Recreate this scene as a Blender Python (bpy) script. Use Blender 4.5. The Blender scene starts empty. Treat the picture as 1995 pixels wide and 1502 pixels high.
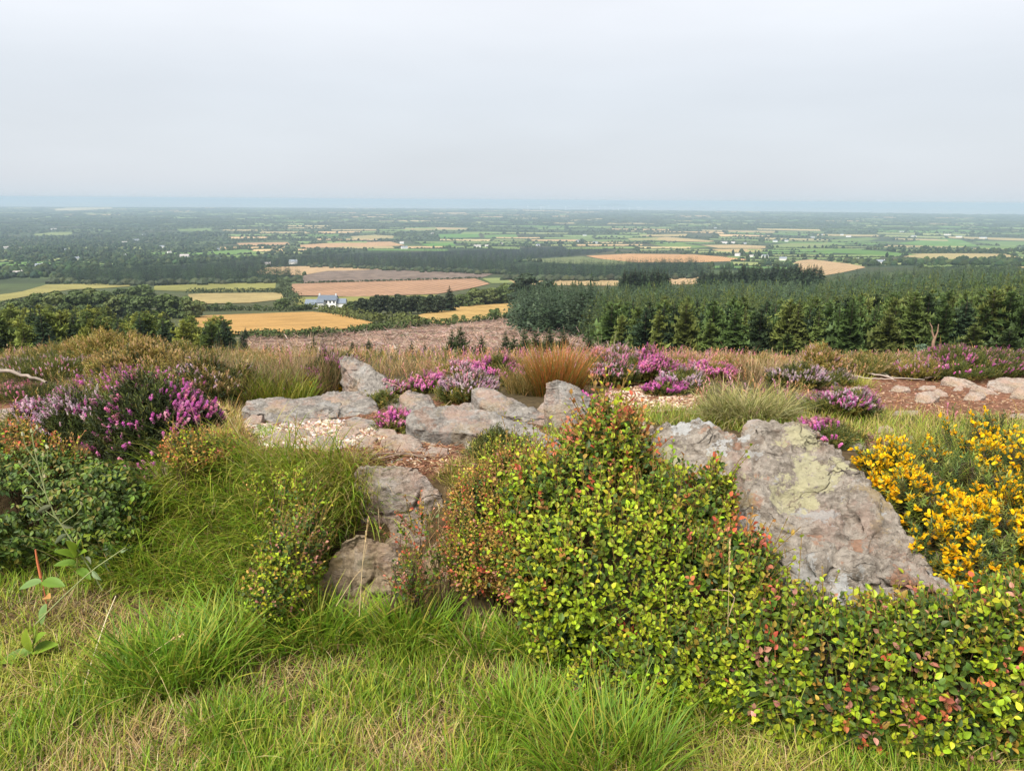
import bpy, math, random
import numpy as np
from math import radians, sin, cos, tan, pi, sqrt, atan2

rng = np.random.default_rng(7)
random.seed(7)
SC = bpy.context.scene
COL = SC.collection

# ------------------------------------------------------------------ camera
FPX, CX, CY = 1479.0, 997.5, 751.0          # focal length and centre in photo pixels
CZ = 1.6
PITCH, ROLL = radians(13.7), radians(0.37)
FWD = np.array([0.0, cos(PITCH), -sin(PITCH)])
R0 = np.array([1.0, 0.0, 0.0])
U0 = np.array([0.0, sin(PITCH), cos(PITCH)])
RIGHT = R0 * cos(ROLL) + U0 * sin(ROLL)
UP = U0 * cos(ROLL) - R0 * sin(ROLL)
CAM = np.array([0.0, 0.0, CZ])
from mathutils import Matrix, Vector
cd = bpy.data.cameras.new('camera')
cd.sensor_width = 36.0
cd.lens = 36.0 * FPX / 1995.0
cd.clip_start, cd.clip_end = 0.05, 120000.0
cam = bpy.data.objects.new('camera', cd)
COL.objects.link(cam)
m = Matrix.Identity(4)
for i in range(3):
    m[i][0], m[i][1], m[i][2] = RIGHT[i], UP[i], -FWD[i]
m[0][3], m[1][3], m[2][3] = CAM
cam.matrix_world = m
SC.camera = cam

# ------------------------------------------------------------------ light
SUN_EL, SUN_AZ = radians(52), radians(215)      # azimuth clockwise from +Y (view direction)
SKY_STRENGTH, SUN_STRENGTH, EXPOSURE = 0.050, 3.0, 1.50
w = bpy.data.worlds.new('World')
SC.world = w
w.use_nodes = True
nt = w.node_tree
nt.nodes.clear()
wo = nt.nodes.new('ShaderNodeOutputWorld')
bg = nt.nodes.new('ShaderNodeBackground')
sky = nt.nodes.new('ShaderNodeTexSky')
sky.sky_type = 'NISHITA'
sky.sun_disc = False
sky.sun_elevation = SUN_EL
sky.sun_rotation = SUN_AZ
sky.air_density, sky.dust_density, sky.ozone_density = 1.0, 2.5, 1.0
tc = nt.nodes.new('ShaderNodeTexCoord')
sep = nt.nodes.new('ShaderNodeSeparateXYZ')
nt.links.new(tc.outputs['Generated'], sep.inputs[0])
ramp = nt.nodes.new('ShaderNodeValToRGB')          # overcast veil: from the horizon up
nt.links.new(sep.outputs['Z'], ramp.inputs[0])
ramp.color_ramp.interpolation = 'EASE'
el = ramp.color_ramp.elements
el[0].position = 0.0
el[0].color = (0.71, 0.78, 0.85, 1)
el[1].position = 0.235
el[1].color = (0.955, 0.98, 1.03, 1)
e = el.new(0.025); e.color = (0.745, 0.79, 0.85, 1)
e = el.new(0.11); e.color = (0.775, 0.82, 0.88, 1)
cmap = nt.nodes.new('ShaderNodeMapping')
cmap.inputs['Scale'].default_value = (1.6, 1.6, 7.0)
nt.links.new(tc.outputs['Generated'], cmap.inputs[0])
cn = nt.nodes.new('ShaderNodeTexNoise')
cn.inputs['Scale'].default_value = 1.7
cn.inputs['Detail'].default_value = 4.0
nt.links.new(cmap.outputs[0], cn.inputs['Vector'])
cr = nt.nodes.new('ShaderNodeMapRange')
cr.inputs['From Min'].default_value, cr.inputs['From Max'].default_value = 0.3, 0.7
cr.inputs['To Min'].default_value, cr.inputs['To Max'].default_value = 0.965, 1.04
nt.links.new(cn.outputs['Fac'], cr.inputs['Value'])
vm = nt.nodes.new('ShaderNodeVectorMath'); vm.operation = 'SCALE'
nt.links.new(ramp.outputs[0], vm.inputs[0]); nt.links.new(cr.outputs[0], vm.inputs['Scale'])
vs = nt.nodes.new('ShaderNodeVectorMath'); vs.operation = 'SCALE'
vs.inputs['Scale'].default_value = 7.3
nt.links.new(vm.outputs[0], vs.inputs[0])
mx = nt.nodes.new('ShaderNodeMixRGB')
mx.inputs[0].default_value = 0.88
nt.links.new(sky.outputs[0], mx.inputs[1]); nt.links.new(vs.outputs[0], mx.inputs[2])
nt.links.new(mx.outputs[0], bg.inputs[0])
bg.inputs[1].default_value = SKY_STRENGTH
nt.links.new(bg.outputs[0], wo.inputs[0])
sl = bpy.data.lights.new('sun', 'SUN')
sl.energy, sl.angle, sl.color = SUN_STRENGTH, radians(36), (1.0, 0.955, 0.875)
sun = bpy.data.objects.new('sun', sl)
COL.objects.link(sun)
sdir = Vector((sin(SUN_AZ) * cos(SUN_EL), cos(SUN_AZ) * cos(SUN_EL), sin(SUN_EL)))
sun.rotation_euler = (-sdir).to_track_quat('-Z', 'Y').to_euler()
sun.location = (0, 0, 60)
SC.view_settings.view_transform = 'Standard'
SC.view_settings.look = 'None'
SC.view_settings.exposure = EXPOSURE
SC.view_settings.gamma = 1.0
SC.cycles.max_bounces = 4
SC.cycles.diffuse_bounces = 3
SC.cycles.glossy_bounces = 1
SC.cycles.transmission_bounces = 2
SC.cycles.volume_bounces = 1
SC.cycles.use_denoising = True

# ------------------------------------------------------------------ helpers
def norm(v):
    return v / np.maximum(np.linalg.norm(v, axis=-1, keepdims=True), 1e-9)

def ray(px, py):
    px = np.asarray(px, float); py = np.asarray(py, float)
    return FWD + ((px - CX) / FPX)[..., None] * RIGHT + ((CY - py) / FPX)[..., None] * UP

def P(px, py, y):
    """The point of a photo pixel's line of sight at ground distance y ahead."""
    d = ray(px, py)
    return CAM + d * (np.asarray(y, float) / d[..., 1])[..., None]

def proj(p):
    v = np.asarray(p, float) - CAM
    zf = np.maximum(v @ FWD, 1e-3)
    return CX + FPX * (v @ RIGHT) / zf, CY - FPX * (v @ UP) / zf

def smooth(a, b, x):
    t = np.clip((x - a) / (b - a), 0, 1)
    return t * t * (3 - 2 * t)

def _h(ix, iy, iz):
    n = (ix.astype(np.int64) * 374761393 + iy.astype(np.int64) * 668265263 + iz.astype(np.int64) * 2147483647 + 1013904223) & 0xFFFFFFFF
    n = ((n ^ (n >> 13)) * 1274126177) & 0xFFFFFFFF
    n = ((n ^ (n >> 15)) * 2246822519) & 0xFFFFFFFF
    return ((n ^ (n >> 16)) & 0xFFFFFF) / float(0xFFFFFF)

def vnoise(p):
    p = np.asarray(p, float)
    i = np.floor(p).astype(np.int64); f = p - i
    f = f * f * (3 - 2 * f)
    r = 0
    for dx in (0, 1):
        for dy in (0, 1):
            for dz in (0, 1):
                wt = (f[..., 0] if dx else 1 - f[..., 0]) * (f[..., 1] if dy else 1 - f[..., 1]) * (f[..., 2] if dz else 1 - f[..., 2])
                r = r + wt * _h(i[..., 0] + dx, i[..., 1] + dy, i[..., 2] + dz)
    return r * 2 - 1

def fbm(p, oct=4, gain=0.5):
    a, s, r = 1.0, 0.0, 0
    p = np.asarray(p, float)
    for k in range(oct):
        r = r + a * vnoise(p + 17.3 * k); s += a; a *= gain; p = p * 2.03
    return r / s

def n2(x, y, sc, oct=3, seed=0.0):
    x = np.asarray(x, float)
    return fbm(np.stack([x * sc, np.asarray(y, float) * sc, np.full_like(x, seed)], -1), oct)

def inpoly(px, py, poly):
    px = np.asarray(px, float); py = np.asarray(py, float)
    r = np.zeros(px.shape, bool)
    n = len(poly)
    for i in range(n):
        x1, y1 = poly[i]; x2, y2 = poly[(i + 1) % n]
        c = ((y1 > py) != (y2 > py)) & (px < (x2 - x1) * (py - y1) / ((y2 - y1) or 1e-9) + x1)
        r ^= c
    return r

# ------------------------------------------------------------------ the lie of the land
T_D = np.array([9, 30, 75, 160, 250, 440, 700, 1000, 1500, 2500.0])
T_X = np.array([0, 500, 1000, 1500, 1995.0])
T_PY = np.array([
    [694, 700, 706, 705, 704],
    [734, 730, 728, 728, 728],
    [724, 712, 702, 702, 702],
    [690, 672, 655, 655, 652],
    [655, 640, 628, 625, 616],
    [615, 605, 594, 588, 574],
    [582, 572, 563, 556, 545],
    [552, 545, 540, 535, 530],
    [520, 515, 513, 512, 512],
    [490, 489, 489, 489, 489.0]])
_d = ray(np.broadcast_to(T_X, T_PY.shape), T_PY)
T_AZ = np.arctan2(ray(T_X, np.full(5, 600.0))[:, 0], ray(T_X, np.full(5, 600.0))[:, 1])
T_DEP = -_d[..., 2] / np.hypot(_d[..., 0], _d[..., 1])     # tan of the dip below the horizontal
PLAIN = -188.0
_far = [(4200, None), (120000, None)]
T_D2 = np.concatenate([T_D, [4300.0, 120000.0]])
T_DEP2 = np.concatenate([T_DEP, np.full((1, 5), (CZ - PLAIN) / 4300.0), np.full((1, 5), (CZ - PLAIN) / 120000.0)])
_T_Z = CZ - T_D2[:, None] * T_DEP2

FOOT_X = np.array([-4, -3, -2, -1, -.4, 0, .5, 1, 1.6, 2.5, 4])
FOOT_Y = np.array([3.6, 3.4, 3.15, 2.9, 2.75, 2.6, 2.35, 2.15, 2.0, 1.9, 1.9])

def near_h(x, y):
    d = np.hypot(x, y)
    foot = np.interp(x, FOOT_X, FOOT_Y) + 0.10 * n2(x, y, 1.3, 2, 3.1)
    s = y - foot
    bw = np.interp(x, [-1, 0.3, 1.0, 2.5], [0.5, 0.5, 1.05, 1.15])
    z = 0.5 * smooth(0.0, 1.0, s / bw) - 0.117 * np.maximum(d - 3.2, 0) * smooth(0.2, 0.9, s)
    z = z + 0.025 * n2(x, y, 1.7, 3, 5.0) + 0.010 * n2(x, y, 9, 2, 1.0) * smooth(1.5, 3, d)
    return z

def far_h(x, y):
    d = np.maximum(np.hypot(x, y), 9.0)
    az = np.arctan2(x, y)
    ld = np.log(d); lt = np.log(T_D2)
    k = np.clip(np.searchsorted(lt, ld) - 1, 0, len(lt) - 2)
    t = (ld - lt[k]) / (lt[k + 1] - lt[k])
    j = np.clip(np.searchsorted(T_AZ, az) - 1, 0, 3)
    u = np.clip((az - T_AZ[j]) / (T_AZ[j + 1] - T_AZ[j]), 0, 1)
    u = u * u * (3 - 2 * u)
    dep = (T_DEP2[k, j] * (1 - t) + T_DEP2[k + 1, j] * t) * (1 - u) + (T_DEP2[k, j + 1] * (1 - t) + T_DEP2[k + 1, j + 1] * t) * u
    z = CZ - d * dep
    z = np.where(d > 4300, PLAIN, z)
    und = n2(x, y, 1 / 900.0, 3, 9.0) * 7.0 * smooth(2500, 5000, d) + n2(x, y, 1 / 160.0, 2, 2.0) * 1.2 * smooth(200, 600, d)
    return z + und + n2(x, y, 1 / 9.0, 3, 4.0) * 0.30 * smooth(9, 25, d) * (1 - smooth(150, 300, d))

def height(x, y):
    x = np.asarray(x, float); y = np.asarray(y, float)
    d = np.hypot(x, y)
    b = smooth(7.5, 10.5, d)
    return near_h(x, y) * (1 - b) + far_h(x, y) * b

def G(px, py, tmin=1.5, tmax=60000.0):
    """Where the line of sight of a photo pixel meets the ground."""
    d = ray(px, py); shp = d.shape[:-1]
    d = d.reshape(-1, 3)
    d = d / np.hypot(d[:, 0], d[:, 1])[:, None]
    lo = np.full(len(d), tmin); hi = np.full(len(d), tmax)
    ts = np.geomspace(tmin, tmax, int(30 * np.log(tmax / tmin)) + 10)
    act = np.arange(len(d)); last = tmin
    for t in ts:
        q = CAM + d[act] * t
        h_ = q[:, 2] < height(q[:, 0], q[:, 1])
        k = act[h_]
        lo[k] = last; hi[k] = t; act = act[~h_]
        last = t
        if not len(act):
            break
    for _ in range(22):
        md = 0.5 * (lo + hi)
        q = CAM + d * md[:, None]
        b = q[:, 2] < height(q[:, 0], q[:, 1])
        hi = np.where(b, md, hi); lo = np.where(b, lo, md)
    q = CAM + d * hi[:, None]
    q[:, 2] = height(q[:, 0], q[:, 1])
    return q.reshape(shp + (3,))

def GD(px, dist):
    """The ground point in a photo pixel's column at horizontal distance dist."""
    v = ray(np.asarray(px, float), np.full(np.shape(px), 600.0))
    az = np.arctan2(v[..., 0], v[..., 1])
    x = np.sin(az) * dist; y = np.cos(az) * dist
    return np.stack([x, y, height(x, y)], -1)

# ------------------------------------------------------------------ meshes
class Batch:
    def __init__(s):
        s.V, s.F, s.C, s.n = [], {3: [], 4: []}, [], 0
    def add(s, V, C, F4=None, F3=None):
        V = np.asarray(V, float).reshape(-1, 3)
        C = np.broadcast_to(np.asarray(C, float), (len(V), 3))
        for k, f in ((4, F4), (3, F3)):
            if f is not None and len(f):
                s.F[k].append(np.asarray(f, np.int64).reshape(-1, k) + s.n)
        s.V.append(V); s.C.append(C); s.n += len(V)
        return s
    def merge(s, o):
        for k in (3, 4):
            for f in o.F[k]:
                s.F[k].append(f + s.n)
        s.V += o.V; s.C += o.C; s.n += o.n
        return s

def build(name, b, mat, parent=None, smooth_=False):
    V = np.concatenate(b.V) if b.V else np.zeros((0, 3))
    C = np.concatenate(b.C) if b.C else np.zeros((0, 3))
    if parent is not None:
        V = V - np.array(parent.location)
    me = bpy.data.meshes.new(name)
    f3 = np.concatenate(b.F[3]) if b.F[3] else np.zeros((0, 3), np.int64)
    f4 = np.concatenate(b.F[4]) if b.F[4] else np.zeros((0, 4), np.int64)
    me.vertices.add(len(V)); me.vertices.foreach_set('co', V.astype(np.float32).ravel())
    nl = f3.size + f4.size
    me.loops.add(nl)
    me.loops.foreach_set('vertex_index', np.concatenate([f3.ravel(), f4.ravel()]).astype(np.int32))
    me.polygons.add(len(f3) + len(f4))
    st = np.concatenate([np.arange(len(f3)) * 3, f3.size + np.arange(len(f4)) * 4]).astype(np.int32)
    me.polygons.foreach_set('loop_start', st)
    me.polygons.foreach_set('use_smooth', np.full(len(st), bool(smooth_)))
    me.update(calc_edges=True)
    a = me.color_attributes.new('tint', 'FLOAT_COLOR', 'POINT')
    a.data.foreach_set('color', np.concatenate([C, np.ones((len(C), 1))], 1).astype(np.float32).ravel())
    me.materials.append(mat)
    o = bpy.data.objects.new(name, me)
    COL.objects.link(o)
    if parent is not None:
        o.parent = parent
    return o

def tag(o, label=None, cat=None, group=None, kind=None):
    for k, v in (('label', label), ('category', cat), ('group', group), ('kind', kind)):
        if v:
            o[k] = v
    return o

def thing(name, label, cat, loc, group=None, rotz=0.0):
    o = bpy.data.objects.new(name, None)
    COL.objects.link(o)
    o.empty_display_size = 0.1
    o.location = tuple(float(v) for v in loc)
    o.rotation_euler = (0, 0, rotz)
    return tag(o, label, cat, group)

def dup(root, loc, rotz, scale, label=None, group=None, color=None):
    r = root.copy(); COL.objects.link(r)
    r.location = tuple(float(v) for v in loc); r.rotation_euler = (0, 0, rotz)
    r.scale = scale if hasattr(scale, '__len__') else (scale,) * 3
    if label: r['label'] = label
    if group: r['group'] = group
    for ch in root.children:
        c = ch.copy(); COL.objects.link(c); c.parent = r
        if color is not None: c.color = color
    return r

def frames(d, roll=None):
    """Rotation matrices whose z axis is d."""
    d = norm(np.asarray(d, float))
    n = len(d)
    a = np.where(np.abs(d[:, 2:3]) < 0.95, np.array([[0, 0, 1.0]]), np.array([[1.0, 0, 0]]))
    x = norm(np.cross(a, d)); y = np.cross(d, x)
    if roll is None:
        roll = rng.uniform(0, 2 * pi, n)
    c, s = np.cos(roll)[:, None], np.sin(roll)[:, None]
    return np.stack([x * c + y * s, -x * s + y * c, d], -1)

def scatter(b, T, pos, R, S, col, tc=None, jit=0.0):
    """Copies of template T = (V, F4, F3) baked into batch b; S (N,) or (N,3); col (N,3); tc: per-vertex factors."""
    V, F4, F3 = T
    N, K = len(pos), len(V)
    if N == 0:
        return b
    S = np.asarray(S, float)
    S = np.broadcast_to(S[:, None] if S.ndim == 1 else S, (N, 3))
    W = np.einsum('nij,nkj->nki', R, V[None] * S[:, None, :]) + np.asarray(pos)[:, None, :]
    C = np.broadcast_to(np.asarray(col, float)[:, None, :], (N, K, 3))
    if tc is not None:
        tc = np.asarray(tc)
        C = C * (tc[None, :, None] if tc.ndim == 1 else tc[None])
    if jit:
        C = C * (1 + jit * rng.uniform(-1, 1, (N, K, 1)))
    off = (np.arange(N) * K)[:, None, None]
    b.add(W.reshape(-1, 3), C.reshape(-1, 3),
          None if F4 is None else (np.asarray(F4)[None] + off).reshape(-1, 4),
          None if F3 is None else (np.asarray(F3)[None] + off).reshape(-1, 3))
    return b

def grid_faces(nu, nv, wrap=False):
    i = np.arange(nu - 1)[:, None]; j = np.arange(nv if wrap else nv - 1)[None]
    a = i * nv + j; bb = i * nv + (j + 1) % nv
    return np.stack([a, bb, bb + nv, a + nv], -1).reshape(-1, 4)

def blades(b, root, az, th0, curv, L, W, c0, c1, K=5):
    """Grass blades: th0 lean from the vertical at the root, curv extra lean at the tip (radians)."""
    N = len(root)
    if N == 0:
        return b
    t = np.linspace(0, 1, K)
    th = th0[:, None] + curv[:, None] * t[None] ** 1.3
    ds = L[:, None] / (K - 1)
    hx = np.concatenate([np.zeros((N, 1)), np.cumsum(np.sin(th[:, :-1]) * ds, 1)], 1)
    hz = np.concatenate([np.zeros((N, 1)), np.cumsum(np.cos(th[:, :-1]) * ds, 1)], 1)
    dr = np.stack([np.sin(az), np.cos(az), 0 * az], -1)
    c = root[:, None, :] + dr[:, None, :] * hx[..., None] + np.array([0, 0, 1.0]) * hz[..., None]
    tw = az + rng.normal(0, 0.6, N)
    sd = np.stack([np.cos(tw), -np.sin(tw), 0 * az], -1)
    wd = (W[:, None] * (1 - t[None] ** 2.2) + W[:, None] * 0.06) * 0.5
    l = c - sd[:, None] * wd[..., None]; r = c + sd[:, None] * wd[..., None]
    V = np.stack([l, r], 2).reshape(-1, 3)
    col = c0[:, None, :] * (1 - t[None, :, None]) + c1[:, None, :] * t[None, :, None]
    C = np.repeat(col[:, :, None, :], 2, 2).reshape(-1, 3)
    k = np.arange(K - 1) * 2
    f = np.stack([k, k + 1, k + 3, k + 2], -1)
    F = (f[None] + (np.arange(N) * K * 2)[:, None, None]).reshape(-1, 4)
    return b.add(V, C, F)

def tube(b, pts, rad, col, sides=6):
    pts = np.asarray(pts, float); n = len(pts)
    rad = np.broadcast_to(np.asarray(rad, float), (n,))
    tg = norm(np.gradient(pts, axis=0))
    R = frames(tg, np.zeros(n))
    a = np.arange(sides) * 2 * pi / sides
    ring = (R[:, :, 0][:, None] * np.cos(a)[None, :, None] + R[:, :, 1][:, None] * np.sin(a)[None, :, None]) * rad[:, None, None]
    return b.add((pts[:, None] + ring).reshape(-1, 3), col, grid_faces(n, sides, True))

def pal(cols, n, jit=0.15, p=None):
    """n colours drawn from a palette of linear base colours, with a little spread."""
    cols = np.asarray(cols, float)
    c = cols[rng.choice(len(cols), n, p=p)]
    return np.clip(c * (1 + jit * rng.normal(0, 1, (n, 1))) * (1 + 0.06 * rng.normal(0, 1, (n, 3))), 0.002, 0.95)

def s2l(r, g, b_):
    f = lambda v: (v / 255 / 12.92) if v / 255 <= 0.04045 else ((v / 255 + 0.055) / 1.055) ** 2.4
    return (f(r), f(g), f(b_))

# ------------------------------------------------------------------ materials
def new_mat(name):
    mt = bpy.data.materials.new(name); mt.use_nodes = True
    nt = mt.node_tree; nt.nodes.clear()
    out = nt.nodes.new('ShaderNodeOutputMaterial')
    return mt, nt, out

def N_(nt, typ, **kw):
    n = nt.nodes.new(typ)
    for k, v in kw.items():
        if k.startswith('i_'):
            n.inputs[k[2:].replace('_', ' ')].default_value = v
        else:
            setattr(n, k, v)
    return n

def mixc(nt, fac, a, b_, mode='MIX'):
    n = nt.nodes.new('ShaderNodeMixRGB'); n.blend_type = mode
    for i, v in enumerate((fac, a, b_)):
        if hasattr(v, 'is_linked') or hasattr(v, 'links'):
            nt.links.new(v, n.inputs[i])
        elif i == 0:
            n.inputs[0].default_value = v
        else:
            n.inputs[i].default_value = (*v, 1)
    return n.outputs[0]

def noise(nt, vec, scale, detail=4, rough=0.55, dist=0.0):
    n = N_(nt, 'ShaderNodeTexNoise', i_Scale=scale, i_Detail=detail, i_Roughness=rough, i_Distortion=dist)
    nt.links.new(vec, n.inputs['Vector'])
    return n.outputs['Fac']

def rampf(nt, v, a, b_, lo=0.0, hi=1.0):
    n = N_(nt, 'ShaderNodeMapRange')
    n.interpolation_type = 'SMOOTHSTEP'
    for k, x in (('From Min', a), ('From Max', b_), ('To Min', lo), ('To Max', hi)):
        n.inputs[k].default_value = x
    nt.links.new(v, n.inputs['Value'])
    return n.outputs[0]

def math_(nt, op, a, b_):
    n = N_(nt, 'ShaderNodeMath', operation=op)
    for i, v in enumerate((a, b_)):
        if hasattr(v, 'links'):
            nt.links.new(v, n.inputs[i])
        else:
            n.inputs[i].default_value = v
    return n.outputs[0]

def tint_mat(name, rough=0.6, transl=0.0, objvar=False, nscale=None, namp=0.2, bump=None, spec=0.3):
    """Base colour from the mesh's own tint; optional per-object colour, mottling and bump."""
    mt, nt, out = new_mat(name)
    at = N_(nt, 'ShaderNodeAttribute', attribute_name='tint')
    col = at.outputs['Color']
    tcn = N_(nt, 'ShaderNodeTexCoord')
    if objvar:
        oi = N_(nt, 'ShaderNodeObjectInfo')
        col = mixc(nt, 1.0, col, oi.outputs['Color'], 'MULTIPLY')
    if nscale:
        f = noise(nt, tcn.outputs['Object'], nscale, 4)
        k = rampf(nt, f, 0.25, 0.75, 1 - namp, 1 + namp)
        sc = N_(nt, 'ShaderNodeVectorMath', operation='SCALE')
        nt.links.new(col, sc.inputs[0]); nt.links.new(k, sc.inputs['Scale'])
        col = sc.outputs[0]
    bs = N_(nt, 'ShaderNodeBsdfPrincipled')
    bs.inputs['Roughness'].default_value = rough
    bs.inputs['Specular IOR Level'].default_value = spec
    nt.links.new(col, bs.inputs['Base Color'])
    if bump:
        f = noise(nt, tcn.outputs['Object'], bump[0], 5, 0.65)
        bn = N_(nt, 'ShaderNodeBump', i_Strength=bump[1], i_Distance=bump[2])
        nt.links.new(f, bn.inputs['Height']); nt.links.new(bn.outputs[0], bs.inputs['Normal'])
    sh = bs.outputs[0]
    if transl:
        tr = N_(nt, 'ShaderNodeBsdfTranslucent')
        nt.links.new(col, tr.inputs['Color'])
        ms = N_(nt, 'ShaderNodeMixShader'); ms.inputs[0].default_value = transl
        nt.links.new(sh, ms.inputs[1]); nt.links.new(tr.outputs[0], ms.inputs[2])
        sh = ms.outputs[0]
    nt.links.new(sh, out.inputs[0])
    return mt

M_LEAF = tint_mat('leaf', 0.48, 0.32, spec=0.22)
M_GRASS = tint_mat('grass', 0.5, 0.35, spec=0.25)
M_FLOWER = tint_mat('flower', 0.6, 0.35, spec=0.1)
M_STEM = tint_mat('stem', 0.8, spec=0.15)
M_NEEDLE = tint_mat('needles', 0.6, 0.2, objvar=True, spec=0.2)
M_BARK = tint_mat('bark', 0.9, nscale=3.0, namp=0.35, spec=0.1)
M_CANOPY = tint_mat('canopy', 0.7, 0.15, spec=0.1)
M_PAINT = tint_mat('render_wall', 0.8, nscale=0.6, namp=0.06, spec=0.2)
M_SLATE = tint_mat('slate', 0.6, nscale=2.0, namp=0.15, spec=0.3)
M_GLASS = tint_mat('window_glass', 0.15, spec=0.6)
# ------------------------------------------------------------------ ground (one sheet out to the horizon)
DIRT = [
    [(470, 800), (560, 790), (760, 790), (900, 770), (1010, 820), (1080, 850), (1060, 915), (900, 925), (690, 925), (560, 912), (470, 862)],
    [(1190, 795), (1180, 760), (1290, 742), (1370, 756), (1360, 800), (1240, 808)],
    [(1545, 765), (1700, 738), (1860, 722), (2100, 730), (2100, 818), (1900, 826), (1790, 812), (1690, 790), (1600, 790)],
    [(-60, 750), (60, 745), (110, 775), (60, 800), (10, 815), (-60, 815)],
    [(1640, 838), (1740, 838), (1790, 860), (1740, 890), (1660, 875)]]

def in_dirt(px, py):
    r = np.zeros(np.shape(px), bool)
    for q in DIRT:
        r |= inpoly(px, py, q)
    return r

WOODS = {
    'w1': [(100, 548), (160, 530), (270, 520), (430, 512), (508, 506), (510, 525), (560, 530), (592, 545), (520, 550), (300, 553), (180, 555)],
    'w2': [(500, 508), (560, 500), (680, 494), (800, 492), (900, 488), (1010, 484), (1110, 480), (1200, 488), (1140, 497), (1010, 505), (1000, 516), (980, 533), (900, 532), (740, 522), (600, 518), (520, 520)],
    'w3': [(985, 545), (990, 520), (1060, 514), (1190, 518), (1250, 512), (1350, 512), (1380, 530), (1350, 541), (1200, 546), (1060, 540)]}
rr = np.geomspace(0.9, 42000.0, 640)
aa = np.linspace(radians(-72), radians(72), 560)
RR, AA = np.meshgrid(rr, aa, indexing='ij')
gx, gy = RR * np.sin(AA), RR * np.cos(AA)
gz = height(gx, gy)
coast = 17500 + 5200 * (np.clip((AA + 0.55) / 1.1, 0, 1) - 0.5) * -0.5 + 500 * n2(gx, gy, 1 / 2500.0, 2, 1.0)
gz = np.where(RR > coast, gz - np.minimum((RR - coast) * 0.05, 25.0), gz)
_lr0, _lrs = np.log(rr[0]), np.log(rr[1] / rr[0])
_aa0, _aas = aa[0], aa[1] - aa[0]

def height(x, y):
    """Ground level, read back from the ground sheet itself so that things stand exactly on it."""
    x = np.asarray(x, float); y = np.asarray(y, float)
    fi = np.clip((np.log(np.maximum(np.hypot(x, y), 1e-3)) - _lr0) / _lrs, 0, len(rr) - 1.001)
    fj = np.clip((np.arctan2(x, y) - _aa0) / _aas, 0, len(aa) - 1.001)
    i = fi.astype(int); j = fj.astype(int)
    i_r = rr[i]; u = np.clip((np.hypot(x, y) - i_r) / (rr[np.minimum(i + 1, len(rr) - 1)] - i_r), 0, 1); v = fj - j
    return (gz[i, j] * (1 - u) + gz[i + 1, j] * u) * (1 - v) + (gz[i, j + 1] * (1 - u) + gz[i + 1, j + 1] * u) * v
ppx, ppy = proj(np.stack([gx, gy, gz], -1))
npx = ppx + 18 * n2(gx, gy, 3.0, 3, 7.0); npy_ = ppy + 9 * n2(gx, gy, 3.0, 3, 8.0)
dirt = in_dirt(npx, npy_) & (RR < 12) & (gy > 1)
cA = np.zeros(gx.shape + (3,))
near_soil = np.array([0.075, 0.052, 0.026])
heath = np.array([0.070, 0.055, 0.028])
hill = np.array([0.055, 0.060, 0.025])
far_c = np.array([0.026, 0.041, 0.018])
f1 = smooth(4, 6, RR)[..., None]; f2 = smooth(40, 90, RR)[..., None]; f3 = smooth(500, 1300, RR)[..., None]
cA = (near_soil * (1 - f1) + heath * f1) * (1 - f2) + hill * f2
cA = cA * (1 - f3) + far_c * f3
pt = n2(gx, gy, 1 / 260.0, 3, 12.0)
grn = np.array([0.075, 0.105, 0.035]); brn = np.array([0.075, 0.062, 0.035])
kk = (smooth(0.05, 0.35, pt) * f3[..., 0])[..., None]
cA = cA * (1 - kk * 0.7) + grn * kk * 0.7
kk = (smooth(0.1, 0.4, -pt) * f3[..., 0])[..., None]
cA = cA * (1 - kk * 0.5) + brn * kk * 0.5
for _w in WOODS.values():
    cA = np.where((inpoly(ppx, ppy, _w) & (RR > 600))[..., None], np.array([0.008, 0.012, 0.008]), cA)  # wood floor darkened: shade under dense conifers put into the ground colour
cA = np.where(dirt[..., None], np.array([0.155, 0.075, 0.045]) * (1 + 0.35 * n2(gx, gy, 2.2, 3, 4.4))[..., None], cA)
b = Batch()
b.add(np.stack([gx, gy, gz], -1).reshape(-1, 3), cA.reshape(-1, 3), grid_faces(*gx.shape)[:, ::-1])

mt, nt, out = new_mat('ground_soil')
at = N_(nt, 'ShaderNodeAttribute', attribute_name='tint')
tcn = N_(nt, 'ShaderNodeTexCoord')
ob = tcn.outputs['Object']
v = rampf(nt, noise(nt, ob, 26.0, 6, 0.7), 0.3, 0.72, 0.55, 1.45)
sc = N_(nt, 'ShaderNodeVectorMath', operation='SCALE')
nt.links.new(at.outputs['Color'], sc.inputs[0]); nt.links.new(v, sc.inputs['Scale'])
v2 = rampf(nt, noise(nt, ob, 0.05, 4, 0.6), 0.3, 0.7, 0.8, 1.2)
sc2 = N_(nt, 'ShaderNodeVectorMath', operation='SCALE')
nt.links.new(sc.outputs[0], sc2.inputs[0]); nt.links.new(v2, sc2.inputs['Scale'])
bs = N_(nt, 'ShaderNodeBsdfPrincipled', i_Roughness=0.95)
bs.inputs['Specular IOR Level'].default_value = 0.1
nt.links.new(sc2.outputs[0], bs.inputs['Base Color'])
bn = N_(nt, 'ShaderNodeBump', i_Strength=0.7, i_Distance=0.012)
nt.links.new(noise(nt, ob, 60.0, 6, 0.7), bn.inputs['Height']); nt.links.new(bn.outputs[0], bs.inputs['Normal'])
nt.links.new(bs.outputs[0], out.inputs[0])
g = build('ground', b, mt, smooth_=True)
tag(g, 'hillside falling away to the wide coastal plain', None, None, 'structure')

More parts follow.
